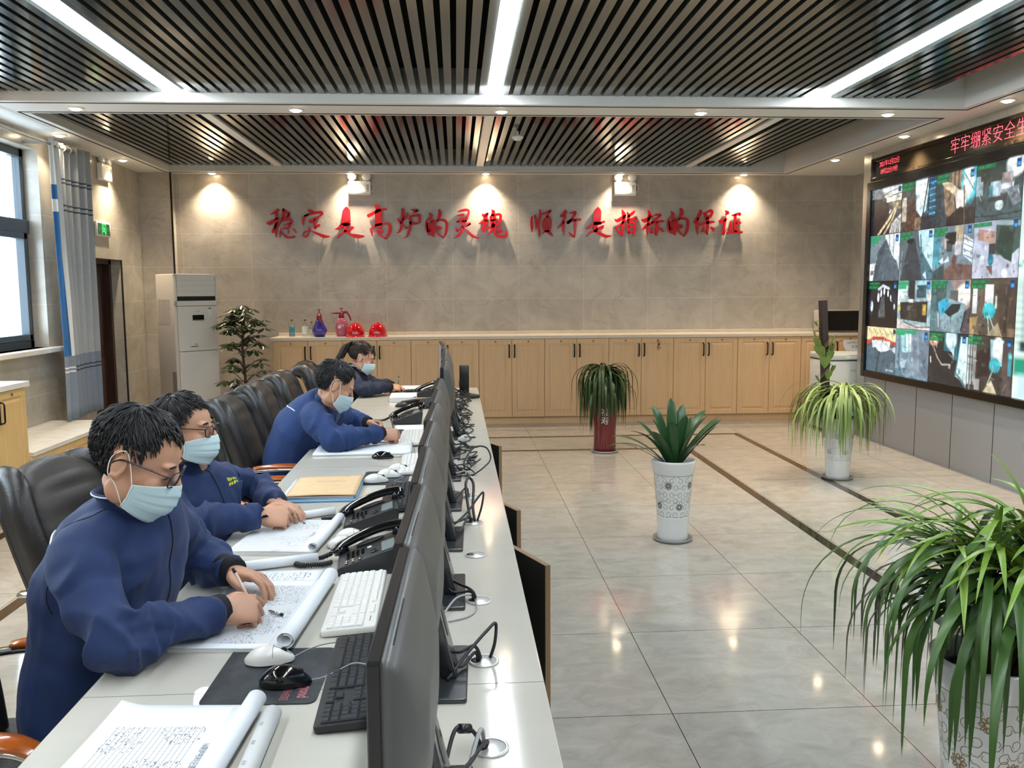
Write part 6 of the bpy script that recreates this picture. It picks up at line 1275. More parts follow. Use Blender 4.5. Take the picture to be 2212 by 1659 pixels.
def tall_pot(o, s=1.0, pat=M_PATK, seed=3, rim=0.139):
    """flared white pot: rim band, printed scroll field, basket-weave foot"""
    H = 0.53*s; R = lambda z: (0.098+(rim-0.098)*(z/H)**1.5)*s
    prof = [(R(0)*0.96, 0.0)]
    for k in range(1, 12):
        z = 0.15*s*k/11; prof.append((R(z)+0.0016*s*(k % 2), z))
    prof += [(R(0.155*s)+0.002, 0.156*s), *[(R((0.16+0.02*q)*s), (0.16+0.02*q)*s) for q in range(15)], (R(0.445*s)+0.004*s, 0.447*s), (R(0.52*s)+0.006*s, 0.515*s), (R(H)+0.006*s, 0.525*s), (R(H), 0.53*s), (R(H)-0.012*s, 0.526*s), (R(H)-0.018*s, 0.50*s), (R(H)-0.022*s, 0.47*s)]
    m = MB(); m.lathe([(0.001, 0.004)]+prof, 56, caps=False)
    # scrolls and flowers drawn on the glaze
    def onp(t, z): r_ = R(z)+0.0008; return (r_*math.cos(t), r_*math.sin(t), z)
    def stroke(pts, w):
        q = [onp(t, z) for t, z in pts]; vs = []
        for i, (t, z) in enumerate(pts):
            a = pts[max(0, i-1)]; b_ = pts[min(len(pts)-1, i+1)]; rr = R(z); dx, dz = (b_[0]-a[0])*rr, b_[1]-a[1]; l = math.hypot(dx, dz) or 1; nx, nz = -dz/l*w, dx/l*w
            vs += [onp(t+nx/rr, z+nz), onp(t-nx/rr, z-nz)]
        m.add(vs, [(2*i, 2*i+1, 2*i+3, 2*i+2) for i in range(len(pts)-1)], 1, True)
    r = random.Random(seed); w = 0.0010*s
    for row in range(6):
        for k in range(15):
            t0 = 2*PI*(k+0.5*(row % 2))/15; z0 = (0.185+0.044*row)*s; sg = 1 if (k+row) % 2 else -1; rr = R(z0)
            pts = []
            for i in range(22):
                a = i/21*PI*1.9; rad = 0.019*s*(1-0.62*i/21); pts.append((t0+sg*rad*math.cos(a+1.2)/rr, z0+rad*math.sin(a+1.2)*(1 if row % 3 else -1)))
            stroke(pts, w); 
            tail = [(pts[0][0]+sg*0.02*s*f/rr, pts[0][1]+(0.018*s*f+0.01*s*math.sin(f*3))*(1 if row % 2 else -1)) for f in (0, 0.3, 0.6, 1.0)]; stroke(tail, w)
    for row, zc in ((0, 0.235*s), (1, 0.375*s)):
        for k in range(5):
            t0 = 2*PI*(k+0.5*row)/5-PI/2+0.12; rr = R(zc); fr = 0.022*s
            for q in range(8):
                a = 2*PI*q/8; pp = [(t0+fr*f*math.cos(a+da)/rr, zc+fr*f*math.sin(a+da)) for f, da in ((0.45, -0.3), (0.95, -0.22), (1.1, 0), (0.95, 0.22), (0.45, 0.3))]
                stroke(pp, w*1.9)
            stroke([(t0+fr*0.4*math.cos(2*PI*q/10)/rr, zc+fr*0.4*math.sin(2*PI*q/10)) for q in range(11)], w*1.9)
    stroke([(2*PI*q/60, 0.168*s) for q in range(61)], w*0.9); stroke([(2*PI*q/60, 0.438*s) for q in range(61)], w*0.9)
    m.build('pot', [M_POTW, pat], o)
    MB().lathe([(0.001, 0.47*s), (R(0.47*s)-0.023*s, 0.47*s)], 40, caps=False).build('soil', M_SOIL, o)
    return R
def saucer(o, r):
    MB().lathe([(0.001, 0.0), (r*0.92, 0.0), (r, 0.006), (r*1.02, 0.022), (r*0.97, 0.022), (r*0.93, 0.008), (0.001, 0.0045)], 48, caps=False).build('saucer', M_TRAY, o)
def raise_kids(o, dz, skip=('saucer',)):
    for k in kids(o):
        if not k.name.startswith(skip): k.location.z += dz

# broad-leaved clivia in the middle of the floor
o = thing('potted_clivia', 'broad-leaved green plant in a white printed pot, alone in mid floor', 'potted plant', (1.40, 5.45, 0), 0)
tall_pot(o, 1.0, M_PATK, 3); raise_kids(o, 0.006); saucer(o, 0.127)
m = MB(); r = random.Random(4)
for k, (az, ln, el, dr, w) in enumerate(((200, .40, 62, 55, .048), (172, .42, 48, 50, .05), (150, .36, 66, 35, .05), (115, .42, 74, 30, .05), (85, .44, 82, 20, .05), (60, .42, 76, 30, .05), (35, .44, 66, 40, .05), (8, .42, 60, 38, .048), (345, .42, 66, 35, .045), (318, .40, 72, 30, .05), (285, .37, 80, 22, .055), (250, .36, 76, 32, .055), (225, .40, 64, 52, .05), (192, .40, 38, 30, .03), (182, .44, 46, 68, .026), (0, .36, 52, 12, .024), (10, .40, 56, 30, .04), (270, .30, 84, 15, .05), (100, .38, 88, 10, .05), (160, .33, 78, 20, .05), (20, .33, 80, 20, .05), (300, .31, 60, 60, .045))):
    a = math.radians(az); strap(m, (0.03*math.cos(a), 0.03*math.sin(a), 0.475), a, ln*1.05, math.radians(el), math.radians(dr), w*1.3, 0, n=14, fold=0.22, blunt=7.0)
m.build('foliage', M_LF2, o)
m = MB(); m.tube([(0, 0, 0.46), (0.0, -0.005, 0.52), (0.005, -0.01, 0.56)], [0.035, 0.03, 0.02], 12); m.build('stem_base', leaf_mat('pale_leaf_base', (104, 112, 70), (84, 100, 56)), o)

# drooping dracaena in the red pot
o = thing('potted_dracaena', 'drooping long-leaved plant in a dark red pot near the far cabinets', 'potted plant', (1.485, 8.55, 0), 0)
H = 0.56
m = MB(); m.lathe([(0.001, 0.004), (0.105, 0.0), (0.112, 0.01), (0.112, 0.24), (0.128, 0.40), (0.142, H), (0.15, H+0.008), (0.142, H+0.012), (0.128, H-0.01), (0.122, H-0.05)], 44, caps=False); m.build('pot', M_POTR, o)
t = MB(); 
for k, ch in enumerate('福寿'): 
    me = text_mesh(ch, 0.085); 
    t.add([((0.1335+0.02*((v.co.y-0.0+0.40-0.085*k)-0.33)+0.002)*math.cos(-1.72+v.co.x/0.135), (0.1335+0.02*((v.co.y+0.40-0.085*k)-0.33)+0.002)*math.sin(-1.72+v.co.x/0.135), v.co.y+0.41-0.085*k) for v in me.vertices], [list(p.vertices) for p in me.polygons]); bpy.data.meshes.remove(me)
t.build('white_calligraphy', mat('white_brush_print', (206, 204, 200), 0.5), o)
MB().lathe([(0.001, 0.52), (0.124, 0.52)], 32, caps=False).build('soil', M_SOIL, o); raise_kids(o, 0.006); saucer(o, 0.135)
m = MB(); m.tube([(0, 0, 0.52), (0.01, 0.0, 0.7), (0, 0.01, 0.80)], [0.022, 0.02, 0.018], 10); m.tube([(-0.03, 0.02, 0.52), (-0.06, 0.02, 0.68)], [0.016, 0.012], 8); m.tube([(0.03, -0.02, 0.52), (0.07, -0.03, 0.66)], [0.016, 0.012], 8); m.build('stem', M_STEM, o)
m = MB(); r = random.Random(9)
for k in range(190):
    z0 = r.choice((0.80, 0.80, 0.78, 0.72, 0.66, 0.60)); 
    a = r.uniform(0, 2*PI); base = (0.02*math.cos(a), 0.02*math.sin(a), z0+r.uniform(-0.04, 0.02))
    strap(m, base, a, r.uniform(0.36, 0.72), r.uniform(0.8, 1.5), r.uniform(2.6, 3.4), r.uniform(0.018, 0.028), 0, n=16, twist=r.uniform(-0.3, 0.3), bend=(2.2, -1.6))
m.build('foliage', M_LF5, o)

# white printed pot with spider plant, vine and dark square post
o = thing('potted_spider_plant', 'pale arching spider plant with dark climbing post in white pot by the display wall', 'potted plant', (3.275, 7.15, 0), 0)
tall_pot(o, 1.0, mat('grey_pot_print', (150, 148, 140), 0.4), 8); raise_kids(o, 0.006); saucer(o, 0.128)
m = MB(); r = random.Random(12)
for k in range(260):
    a = r.uniform(0, 2*PI); c = r.choice(((0.0, 0.0, 0.66), (0.06, -0.03, 0.68), (-0.05, -0.03, 0.62), (0.03, 0.04, 0.64)))
    strap(m, (c[0]+0.015*math.cos(a), c[1]+0.015*math.sin(a), c[2]+r.uniform(-0.06, 0.04)), a, r.uniform(0.40, 0.80), r.uniform(0.7, 1.45), r.uniform(2.4, 3.3), r.uniform(0.013, 0.023), 0, n=16, twist=r.uniform(-0.4, 0.4), bend=(1.7, -1.0))
m.build('foliage', M_LF3, o)
m = MB(); 
for c in ((0.0, 0.0), (0.06, -0.03), (-0.05, -0.03)): m.tube([(c[0]*0.6, c[1]*0.6, 0.46), (c[0], c[1], 0.66)], [0.016, 0.012], 8)
m.build('stem', M_STEM, o)
PX = Vector((-0.105, 0.02, 0.48)); PT = Vector((-0.178, 0.0, 1.532)); ax = (PT-PX).normalized()
m = MB(); T_ = Matrix.Translation(PX) @ ax.to_track_quat('Z', 'Y').to_matrix().to_4x4(); m.box(-0.027, 0.027, -0.027, 0.027, 0.0, (PT-PX).length, T=T_); m.build('climbing_post', mat('dark_brown_post', (46, 30, 26), 0.6), o, bevel=0.003)
m = MB(); hp = []
for i in range(60): f = i/59; p = PX+ax*(0.05+f*0.78); a = f*PI*7; hp.append(p+Vector((0.034*math.cos(a), 0.034*math.sin(a), 0)))
m.tube(hp, 0.008, 7); m.tube([p+Vector((0.006, -0.004, 0.03)) for p in hp], 0.0055, 6); m.build('vine_stem', mat('bark_brown_vine', (66, 54, 40), 0.85, var=(30, (96, 84, 68), 0.2)), o)
def heart(mb, c, size, R_, mi=0):
    pts = [(0, 0, 0), (0.30, 0.16, 0.05), (0.46, -0.10, 0.06), (0.40, -0.45, 0.04), (0.2, -0.8, 0.0), (0, -1.08, -0.10)]
    P_ = pts+[(-x, y, z) for x, y, z in pts[-2:0:-1]]; mid = [(0, -0.1, -0.02), (0, -0.5, -0.05), (0, -0.85, -0.07)]
    vs = [Vector(c)+R_ @ (Vector(p)*size) for p in P_+mid]; n = len(P_)
    fs = [(0, 1, n), (0, n, n-1), (1, 2, 3, n), (n, n-3, n-2, n-1), (3, 4, n+1, n), (n, n+1, n-4, n-3), (4, 5, n+2, n+1), (n+1, n+2, 5, n-4)]
    mb.add(vs, fs, mi, True)
m = MB(); r = random.Random(6)
for (f, a, sz, tilt) in ((0.66, 200, 0.10, 0.3), (0.60, 215, 0.12, 0.5), (0.72, 170, 0.09, 0.2), (0.68, 345, 0.11, 0.3), (0.62, 325, 0.10, 0.3), (0.60, 10, 0.07, 0.5), (0.80, 190, 0.05, 0.4), (0.44, 0, 0.09, 0.4), (0.36, 185, 0.06, 0.4), (0.26, 350, 0.08, 0.4), (0.20, 205, 0.075, 0.3), (0.22, 225, 0.06, 0.3), (0.52, 250, 0.10, 0.2), (0.56, 285, 0.09, 0.2), (0.40, 270, 0.07, 0.2)):
    a = math.radians(a); p = PX+ax*((PT-PX).length*f); q = p+Vector((math.cos(a), math.sin(a), 0))*0.075+Vector((0, 0, 0.03)); m.tube(smoothpath([p, (p+q)/2+Vector((0, 0, 0.03)), q], 4), 0.0022, 5)
    heart(m, q, sz, Matrix.Rotation(a+PI/2, 3, 'Z') @ Matrix.Rotation(tilt, 3, 'X') @ Matrix.Rotation(PI/2, 3, 'X'))
m.build('vine_leaves', M_LF6, o)

# big plant in the foreground right
o = thing('potted_dracaena', 'large arching long-leaved plant in a gold-printed white pot at the lower right corner', 'potted plant', (1.56, 2.36, 0), 0)
tall_pot(o, 1.03, M_PATG, 5, rim=0.150); raise_kids(o, 0.006); saucer(o, 0.13)
m = MB()
st = ((0.0, 0.0, 0.80), (0.14, 0.03, 0.84), (-0.06, 0.06, 0.74), (0.07, -0.07, 0.72), (0.2, -0.05, 0.76))
for c in st: m.tube(smoothpath([(c[0]*0.3, c[1]*0.3, 0.47), (c[0]*0.7, c[1]*0.7, 0.62), c], 4), [0.020-0.0007*i for i in range(9)], 9)
m.build('stem', M_STEM, o)
m = MB(); r = random.Random(31)
for k in range(245):
    c = st[r.choice((0, 0, 1, 1, 2, 2, 3, 3, 4))]; a = r.uniform(0, 2*PI)
    if k % 5 == 0: a = PI+r.uniform(-0.9, 0.6)
    young = r.random() < 0.30
    zz = c[2]+(r.uniform(0.0, 0.06) if young else r.uniform(-0.16, 0.04))
    strap(m, (c[0]+0.015*math.cos(a), c[1]+0.015*math.sin(a), zz), a, r.uniform(0.34, 0.46) if young else r.uniform(0.34, 0.76), r.uniform(1.0, 1.5) if young else r.uniform(0.5, 1.35), r.uniform(1.2, 2.2) if young else r.uniform(2.3, 3.3), r.uniform(0.018, 0.029), 1 if young else 0, n=18, twist=r.uniform(-0.35, 0.35), bend=(1.5, -0.7))
for a, ln, el, dr in ((3.0, 0.62, 1.1, 2.7), (3.4, 0.62, 1.0, 2.9), (2.8, 0.6, 0.9, 2.2), (3.2, 0.58, 0.7, 2.4), (3.6, 0.6, 0.55, 2.5), (2.6, 0.5, 1.2, 2.0)):
    strap(m, (-0.03, 0.0, 0.80), a, ln, el, dr, 0.012, 0, n=16)
for a, ln, el, dr in ((2.2, 0.34, 1.45, 0.9), (0.9, 0.38, 1.42, 0.7), (1.6, 0.34, 1.5, 0.4)):
    strap(m, (0.14, 0.03, 0.84), a, ln, el, dr, 0.024, 1, n=14)
m.build('foliage', [M_LF1, M_LF1B], o)

# umbrella plant between the air conditioner and the cabinets
o = thing('umbrella_plant', 'tall dark-leaved umbrella plant beside the air conditioner', 'potted plant', (-2.42, 9.95, 0), 0)
m = MB(); m.lathe([(0.001, 0.004), (0.12, 0.0), (0.16, 0.30), (0.172, 0.31), (0.172, 0.33), (0.158, 0.33), (0.15, 0.29)], 36, caps=False); m.build('pot', M_POTW, o)
MB().lathe([(0.001, 0.28), (0.151, 0.28)], 28, caps=False).build('soil', M_SOIL, o)
m = MB(); r = random.Random(14); tr = smoothpath([(0, 0, 0.28), (0.02, 0, 0.6), (0.0, 0.0, 1.0), (0.03, 0, 1.3), (0.02, 0, 1.48)], 6); m.tube(tr, [0.02-0.012*i/len(tr) for i in range(len(tr))], 8); br = []
whorl = []
for k in range(64):
    z0 = r.choice((r.uniform(0.42, 0.82), r.uniform(0.45, 0.85), r.uniform(0.92, 1.08), r.uniform(1.12, 1.42), r.uniform(1.12, 1.36))); a = r.uniform(0, 2*PI)
    R_ = 0.24 if z0 < 0.86 else (0.19 if z0 < 1.1 else 0.24*(1.62-z0)/0.42)
    l = R_*r.uniform(0.45, 1.05); q = Vector((l*math.cos(a), l*math.sin(a), z0+0.08*l/0.2)); p = Vector((0.01, 0, z0-0.04)); m.tube([p, (p+q)/2+Vector((0, 0, 0.02)), q], [0.005, 0.004, 0.003], 5); whorl.append((q, a))
whorl.append((Vector((0.02, 0, 1.49)), 0.3)); whorl.append((Vector((-0.01, 0, 1.45)), 2.5))
m.build('stem', M_STEM, o)
m = MB()
for q, a in whorl:
    nl = r.choice((6, 7, 7, 8)); up_ = r.uniform(-0.1, 0.45)
    for k in range(nl):
        b_ = 2*PI*k/nl+a; L_ = r.uniform(0.085, 0.125); e = up_-0.55+0.25*r.random(); d = Vector((math.cos(b_)*math.cos(e), math.sin(b_)*math.cos(e), math.sin(e))); sd = Vector((-math.sin(b_), math.cos(b_), 0)); nn = sd.cross(d)
        prof = ((0.0, 0.06), (0.25, 0.09), (0.45, 0.5), (0.65, 0.62), (0.85, 0.42), (1.0, 0.02)); vs = []
        for f, w in prof: c = q+d*L_*f*1.15-Vector((0, 0, 0.02*f*f)); ww = w*L_*0.36; vs += [c-sd*ww+nn*ww*0.2, c, c+sd*ww+nn*ww*0.2]
        fs = []
        for i in range(len(prof)-1): z_ = i*3; fs += [(z_, z_+1, z_+4, z_+3), (z_+1, z_+2, z_+5, z_+4)]
        m.add(vs, fs, 0, True)
m.build('foliage', M_LF4, o)
# ------------------------------------------------------------------ people
from mathutils.bvhtree import BVHTree
M_SKIN = mat('warm_skin', (192, 146, 118), 0.5, var=(18, (182, 134, 106), 0.25), sss=0.08, bump=(300, 0.04))
M_SKINR = mat('reddish_ear_skin', (196, 132, 110), 0.5)
M_HAIRB = mat('black_hair', (20, 19, 20), 0.42, spec=0.4)
M_HAIRW = mat('dark_brown_hair', (36, 24, 20), 0.38, spec=0.4)
M_NAVY = mat('navy_work_jacket', (12, 42, 90), 0.75, var=(9, (9, 33, 74), 0.3), bump=(500, 0.15), sheen=0.06)
M_NAVYB = mat('blue_work_jacket', (18, 54, 106), 0.75, var=(9, (13, 43, 90), 0.3), bump=(500, 0.15), sheen=0.06)
M_NAVYD = mat('dark_navy_work_jacket', (13, 28, 56), 0.75, var=(9, (10, 22, 44), 0.3), bump=(500, 0.15), sheen=0.05)
M_TROU = mat('dark_navy_trousers', (14, 24, 48), 0.85, bump=(400, 0.15))
M_SHOE = mat('black_shoe_leather', (18, 17, 17), 0.35)
M_RIB = mat('black_knit_cuff', (16, 18, 24), 0.9, bump=(400, 0.4))
M_PIPE = mat('white_reflective_piping', (214, 226, 238), 0.4)
M_MASK = mat('pale_blue_mask', (186, 210, 214), 0.75, bump=(500, 0.1))
M_MASKE = mat('mask_white_edge', (206, 218, 220), 0.75)
M_LOOP = mat('white_ear_loop', (232, 220, 210), 0.7)
M_FRAME = mat('dark_brown_glasses_frame', (38, 24, 20), 0.25)
M_LENSG = glass_mat('glasses_lens', (0.96, 0.97, 0.98), 0.10, 0.02)
M_EYEW = mat('eye_white', (220, 214, 206), 0.3); M_IRIS = mat('dark_iris', (26, 18, 14), 0.15)
M_EMBY = mat('yellow_green_print', (196, 206, 60), 0.6)

def remeshed(mb, voxel, smooth_it=3, fac=0.5):
    me = mb.mesh('tmp'); ob = bpy.data.objects.new('tmp', me); COL.objects.link(ob)
    md = ob.modifiers.new('r', 'REMESH'); md.mode = 'VOXEL'; md.voxel_size = voxel; md.use_smooth_shade = True
    if smooth_it: sm = ob.modifiers.new('s', 'SMOOTH'); sm.iterations = smooth_it; sm.factor = fac
    dg = bpy.context.evaluated_depsgraph_get(); dg.update()
    out = bpy.data.meshes.new_from_object(ob.evaluated_get(dg)); bpy.data.objects.remove(ob); bpy.data.meshes.remove(me)
    out.polygons.foreach_set('use_smooth', [True]*len(out.polygons)); return out
def ring(c, ax, lat, a, b, n=20, sq=1.0):
    """closed section at c, normal ax, half width a along lat, half depth b across"""
    ax = Vector(ax).normalized(); lat = Vector(lat); lat = (lat-ax*lat.dot(ax)).normalized(); dp = ax.cross(lat); c = Vector(c); out = []
    for k in range(n):
        t = 2*PI*k/n; x, y = math.cos(t), math.sin(t); x = math.copysign(abs(x)**sq, x); y = math.copysign(abs(y)**sq, y); out.append(c+lat*x*a+dp*y*b)
    return out
def head_frame(h):
    yaw, pit, rol = [math.radians(q) for q in h['rot']]
    return Matrix.Translation(Vector(h['pos'])) @ Matrix.Rotation(yaw, 4, 'Z') @ Matrix.Rotation(pit, 4, 'Y') @ Matrix.Rotation(rol, 4, 'X') @ Matrix.Scale(h.get('s', 1.06), 4)
def add_head(mb, T, fem=False):
    E = lambda c, r, R=None: mb.ell(c, r, R, 28, 18, T=T)
    E((-0.008, 0, 0.028), (0.098, 0.077, 0.088)); E((0.018, 0, 0.02), (0.078, 0.070, 0.078))
    E((0.034, 0, -0.030), (0.062, 0.064, 0.075)); E((0.028, 0, -0.078), (0.058, 0.054 if not fem else 0.048, 0.046)); E((0.066, 0, -0.103), (0.026, 0.028 if not fem else 0.022, 0.020))
    for s in (-1, 1):
        E((0.060, s*0.036, -0.036), (0.030, 0.026, 0.030)); E((0.080, s*0.026, 0.020), (0.017, 0.028, 0.010)); E((0.010, s*0.052, -0.070), (0.035, 0.014, 0.034))
        E((0.076, s*0.031, -0.004), (0.015, 0.017, 0.011))
        # ear: bowl with a rolled rim and a lobe
        R_ = Matrix.Rotation(-s*0.35, 3, 'Z')
        E((-0.010, s*0.078, -0.012), (0.016, 0.006, 0.026), R_)
        mb.tube([(-0.008+0.018*math.cos(a)*1.0-0.006, s*(0.082+0.004*math.cos(a+2.5)), -0.006+0.030*math.sin(a)) for a in [-1.9+k*0.32 for k in range(15)]], 0.0042, 8, T=T)
        E((-0.006, s*0.080, -0.036), (0.009, 0.005, 0.010))
    mb.tube([(0.090, 0, 0.018), (0.101, 0, 0.000), (0.113, 0, -0.020), (0.119, 0, -0.036)], [0.008, 0.0085, 0.010, 0.012], 12, T=T); E((0.118, 0, -0.037), (0.011, 0.012, 0.010))
    for s in (-1, 1): E((0.106, s*0.012, -0.040), (0.010, 0.008, 0.008))
    E((0.098, 0, -0.066), (0.010, 0.024, 0.0055)); E((0.096, 0, -0.077), (0.010, 0.021, 0.006))
def add_hand(mb, W, xdir, zdir, side, curls, thumb, s=1.05):
    """palm with five jointed fingers; W wrist, xdir finger direction, zdir back of the hand, side +1 = right hand"""
    X = Vector(xdir).normalized(); Z = Vector(zdir); Z = (Z-X*Z.dot(X)).normalized(); Y = Z.cross(X)
    T = Matrix(((X.x, Y.x, Z.x, W[0]), (X.y, Y.y, Z.y, W[1]), (X.z, Y.z, Z.z, W[2]), (0, 0, 0, 1))) @ Matrix.Scale(s, 4)
    def rr(x, w, h, z=0.0, yo=0.0): return [(x, side*yo+w*math.cos(t), z+h*math.copysign(abs(math.sin(t))**0.8, math.sin(t))) for t in [2*PI*k/18 for k in range(18)]]
    mb.loft([rr(-0.045, 0.027, 0.021), rr(-0.01, 0.027, 0.020), rr(0.02, 0.034, 0.019, -0.001), rr(0.05, 0.041, 0.016), rr(0.075, 0.042, 0.013, 0.001), rr(0.090, 0.040, 0.010, 0.001)], T=T)
    mb.ell((0.035, side*0.024, -0.010), (0.032, 0.018, 0.015), T=T); mb.ell((0.035, -side*0.024, -0.010), (0.034, 0.014, 0.013), T=T)
    tips = []
    spec = ((0.087, 0.031, (0.042, 0.026, 0.021), 0.0092), (0.091, 0.010, (0.046, 0.029, 0.022), 0.0094), (0.087, -0.012, (0.043, 0.027, 0.021), 0.0090), (0.079, -0.032, (0.034, 0.021, 0.019), 0.0080))
    for i, (fx, fy, ls, r) in enumerate(spec):
        p = Vector((fx, side*fy, 0.002)); a = 0.0; sp = side*(0.10, 0.02, -0.06, -0.14)[i]; pts = [Vector((fx-0.02, side*fy*0.95, 0.001)), p.copy()]; rs = [r*0.9, r*1.06]
        for l, c in zip(ls, curls[i]):
            a += math.radians(c); d = Vector((math.cos(a)*math.cos(sp), math.cos(a)*math.sin(sp), -math.sin(a))); q = p+d*l; pts += [(p+q)/2, q]; rs += [r*0.92, r*0.97]; p = q
        pts[-1] = pts[-1]; mb.tube(pts, rs[:-1]+[r*0.72], 12, T=T); mb.ell(p, (r*0.78,)*3, u=12, v=8, T=T); tips.append(T @ p)
    p = Vector((0.018, side*0.026, -0.008)); pts = [p.copy()]; rs = [0.013]
    for (dx, dy, dz), l, r in zip(thumb, (0.042, 0.034, 0.026), (0.012, 0.0108, 0.0095)):
        d = Vector((dx, side*dy, dz)).normalized(); p = p+d*l; pts.append(p.copy()); rs.append(r)
    mb.tube(smoothpath(pts, 3), [rs[min(3, i//3)] for i in range(10)], 12, T=T); mb.ell(p, (0.0092,)*3, u=12, v=8, T=T); tips.append(T @ p)
    return tips, T
CURL_FIST = ((52, 60, 30), (66, 72, 40), (72, 78, 42), (76, 78, 42)); THUMB_FIST = ((0.75, 0.62, -0.25), (0.95, -0.1, -0.35), (0.95, -0.35, -0.2))
CURL_FLAT = ((18, 30, 22), (22, 34, 24), (26, 36, 24), (32, 36, 24)); THUMB_FLAT = ((0.65, 0.75, -0.15), (0.9, 0.35, -0.25), (0.95, 0.1, -0.2))

def fold_noise(me, amp, arms):
    """cloth folds: soft billows everywhere, sharper creases round the elbows, armpits and waist"""
    n = len(me.vertices); co = np.empty(n*3, np.float32); me.vertices.foreach_get('co', co); co = co.reshape(-1, 3)
    no = np.empty(n*3, np.float32); me.vertex_normals.foreach_get('vector', no); no = no.reshape(-1, 3)
    nz = lambda q, f, o=0.0: np.array([mnoise.noise(Vector((p[0]*f+o, p[1]*f, p[2]*f))) for p in q])
    ph = nz(co, 8.0); d = amp*(0.9*ph+0.25*nz(co, 20.0, 5.0))
    for A, B, c0, amp2, wl in arms:
        A = np.array(A); B = np.array(B); v = B-A; L_ = np.linalg.norm(v); v /= L_
        t = (co-A) @ v; perp = (co-A)-np.outer(t, v); rad = np.linalg.norm(perp, axis=1); tt = t/L_
        w = np.exp(-((tt-c0)/0.34)**2)*np.clip((0.16-rad)/0.04, 0, 1); idx = np.where(w > 0.02)[0]
        if not len(idx): continue
        q = np.outer(t[idx], v)*(0.55/wl)+perp[idx]*6.5; q[:, 0] += c0*7
        rg = 1.0-np.abs(nz(q, 1.0, 3.0))*2.6; rg = np.clip(rg, -0.6, 1.0)
        d[idx] += amp2*3.3*w[idx]*(np.sign(rg)*np.abs(rg)**1.5-0.25)
    co += no*d[:, None]; me.vertices.foreach_set('co', co.ravel()); me.update()

def hair_mesh(T, style, seed, mats_):
    """scalp cap cut along the hairline plus combed locks"""
    r = random.Random(seed); m = MB(); C = Vector((-0.008, 0, 0.028)); RX, RY, RZ_ = 0.102, 0.081, 0.092
    def inside(d):
        x, y, z = C.x+RX*d[0], RY*d[1], C.z+RZ_*d[2]
        if x > 0.045: return z > 0.080-0.45*max(0, abs(y)-0.045)
        if x > 0.012: return z > 0.0+(x-0.012)*1.4
        if x > -0.03: return z > 0.03
        return z > -0.052 if style != 'pony' else z > -0.04
    U, V = 64, 36; vid = {}; vs = []; fs = []
    def P(i, j):
        a = -PI/2+PI*j/V; b = 2*PI*i/U; d = (math.cos(a)*math.cos(b), math.cos(a)*math.sin(b), math.sin(a)); return d
    for j in range(V):
        for i in range(U):
            ds = [P(i, j), P((i+1) % U, j), P((i+1) % U, j+1), P(i, j+1)]
            if all(inside(d) for d in ds):
                f = []
                for (ii, jj), d in zip(((i, j), ((i+1) % U, j), ((i+1) % U, j+1), (i, j+1)), ds):
                    key = (ii if 0 < jj < V else 0, jj)
                    if key not in vid: vid[key] = len(vs); e = 1.0+0.03*mnoise.noise(Vector(d)*6); vs.append(T @ Vector((C.x+RX*d[0]*e, RY*d[1]*e, C.z+RZ_*d[2]*e)))
                    if vid[key] not in f: f.append(vid[key])
                if len(f) > 2: fs.append(f)
    m.add(vs, fs, 0, True)
    crown = Vector((-0.045, 0.0, 0.11)); cnt = 1300 if style != 'pony' else 700; k = 0; tie = Vector((-0.118, 0.0, 0.062))
    while k < cnt:
        d = Vector((r.gauss(0, 1), r.gauss(0, 1), r.gauss(0, 1))).normalized()
        if not inside(d): continue
        k += 1; p = Vector((C.x+RX*d.x, RY*d.y, C.z+RZ_*d.z)); nrm = Vector((d.x/RX, d.y/RY, d.z/RZ_)).normalized()
        if style == 'pony':
            if p.x > 0.035 and p.z > 0.05: flow = Vector((0.55, d.y*0.4, -1.0)); L_ = r.uniform(0.045, 0.062)
            else: flow = tie-p; L_ = min(0.07, (tie-p).length*0.9)
        else:
            flow = (p-crown); flow = flow+Vector((0.05, 0.0, -0.035)) if p.x > -0.03 else flow+Vector((0, 0, -0.05))
            flow += Vector((0, -0.02 if style == 'part' else 0.01, 0)); top = p.z > 0.06
            L_ = (r.uniform(0.012, 0.026) if p.x > 0.03 else r.uniform(0.028, 0.045)) if top else r.uniform(0.010, 0.020)
            if p.z < 0.0: L_ *= 0.6
        flow = flow-nrm*flow.dot(nrm)
        if flow.length < 1e-5: flow = nrm.orthogonal()
        flow.normalize(); flow = (flow+Vector((r.gauss(0, .14), r.gauss(0, .14), r.gauss(0, .10)))).normalized()
        lift = (0.34 if (p.x > 0.03 and style != 'pony') else 0.16 if style != 'pony' else 0.03)+0.16*r.random()*(style != 'pony'); n_ = 5; q = p-nrm*0.002; pts = [q.copy()]; dirn = (flow+nrm*lift).normalized()
        for i in range(n_-1):
            q = q+dirn*(L_/(n_-1)); rel = Vector(((q.x-C.x)/RX, q.y/RY, (q.z-C.z)/RZ_)); l = rel.length
            if l < 1.01: rel = rel/l*1.012; q = Vector((C.x+RX*rel.x, RY*rel.y, C.z+RZ_*rel.z))
            pts.append(q.copy()); dirn = (dirn+Vector((0, 0, -0.10))-rel.normalized()*0.13).normalized()
        w = r.uniform(0.0022, 0.0042); m.tube([T @ Vector(q) for q in pts], [w*1.06, w*1.2, w*1.1, w*0.75, 0.0004], 5, flat=0.55, upv=T.to_3x3() @ nrm, caps=False)
    return m
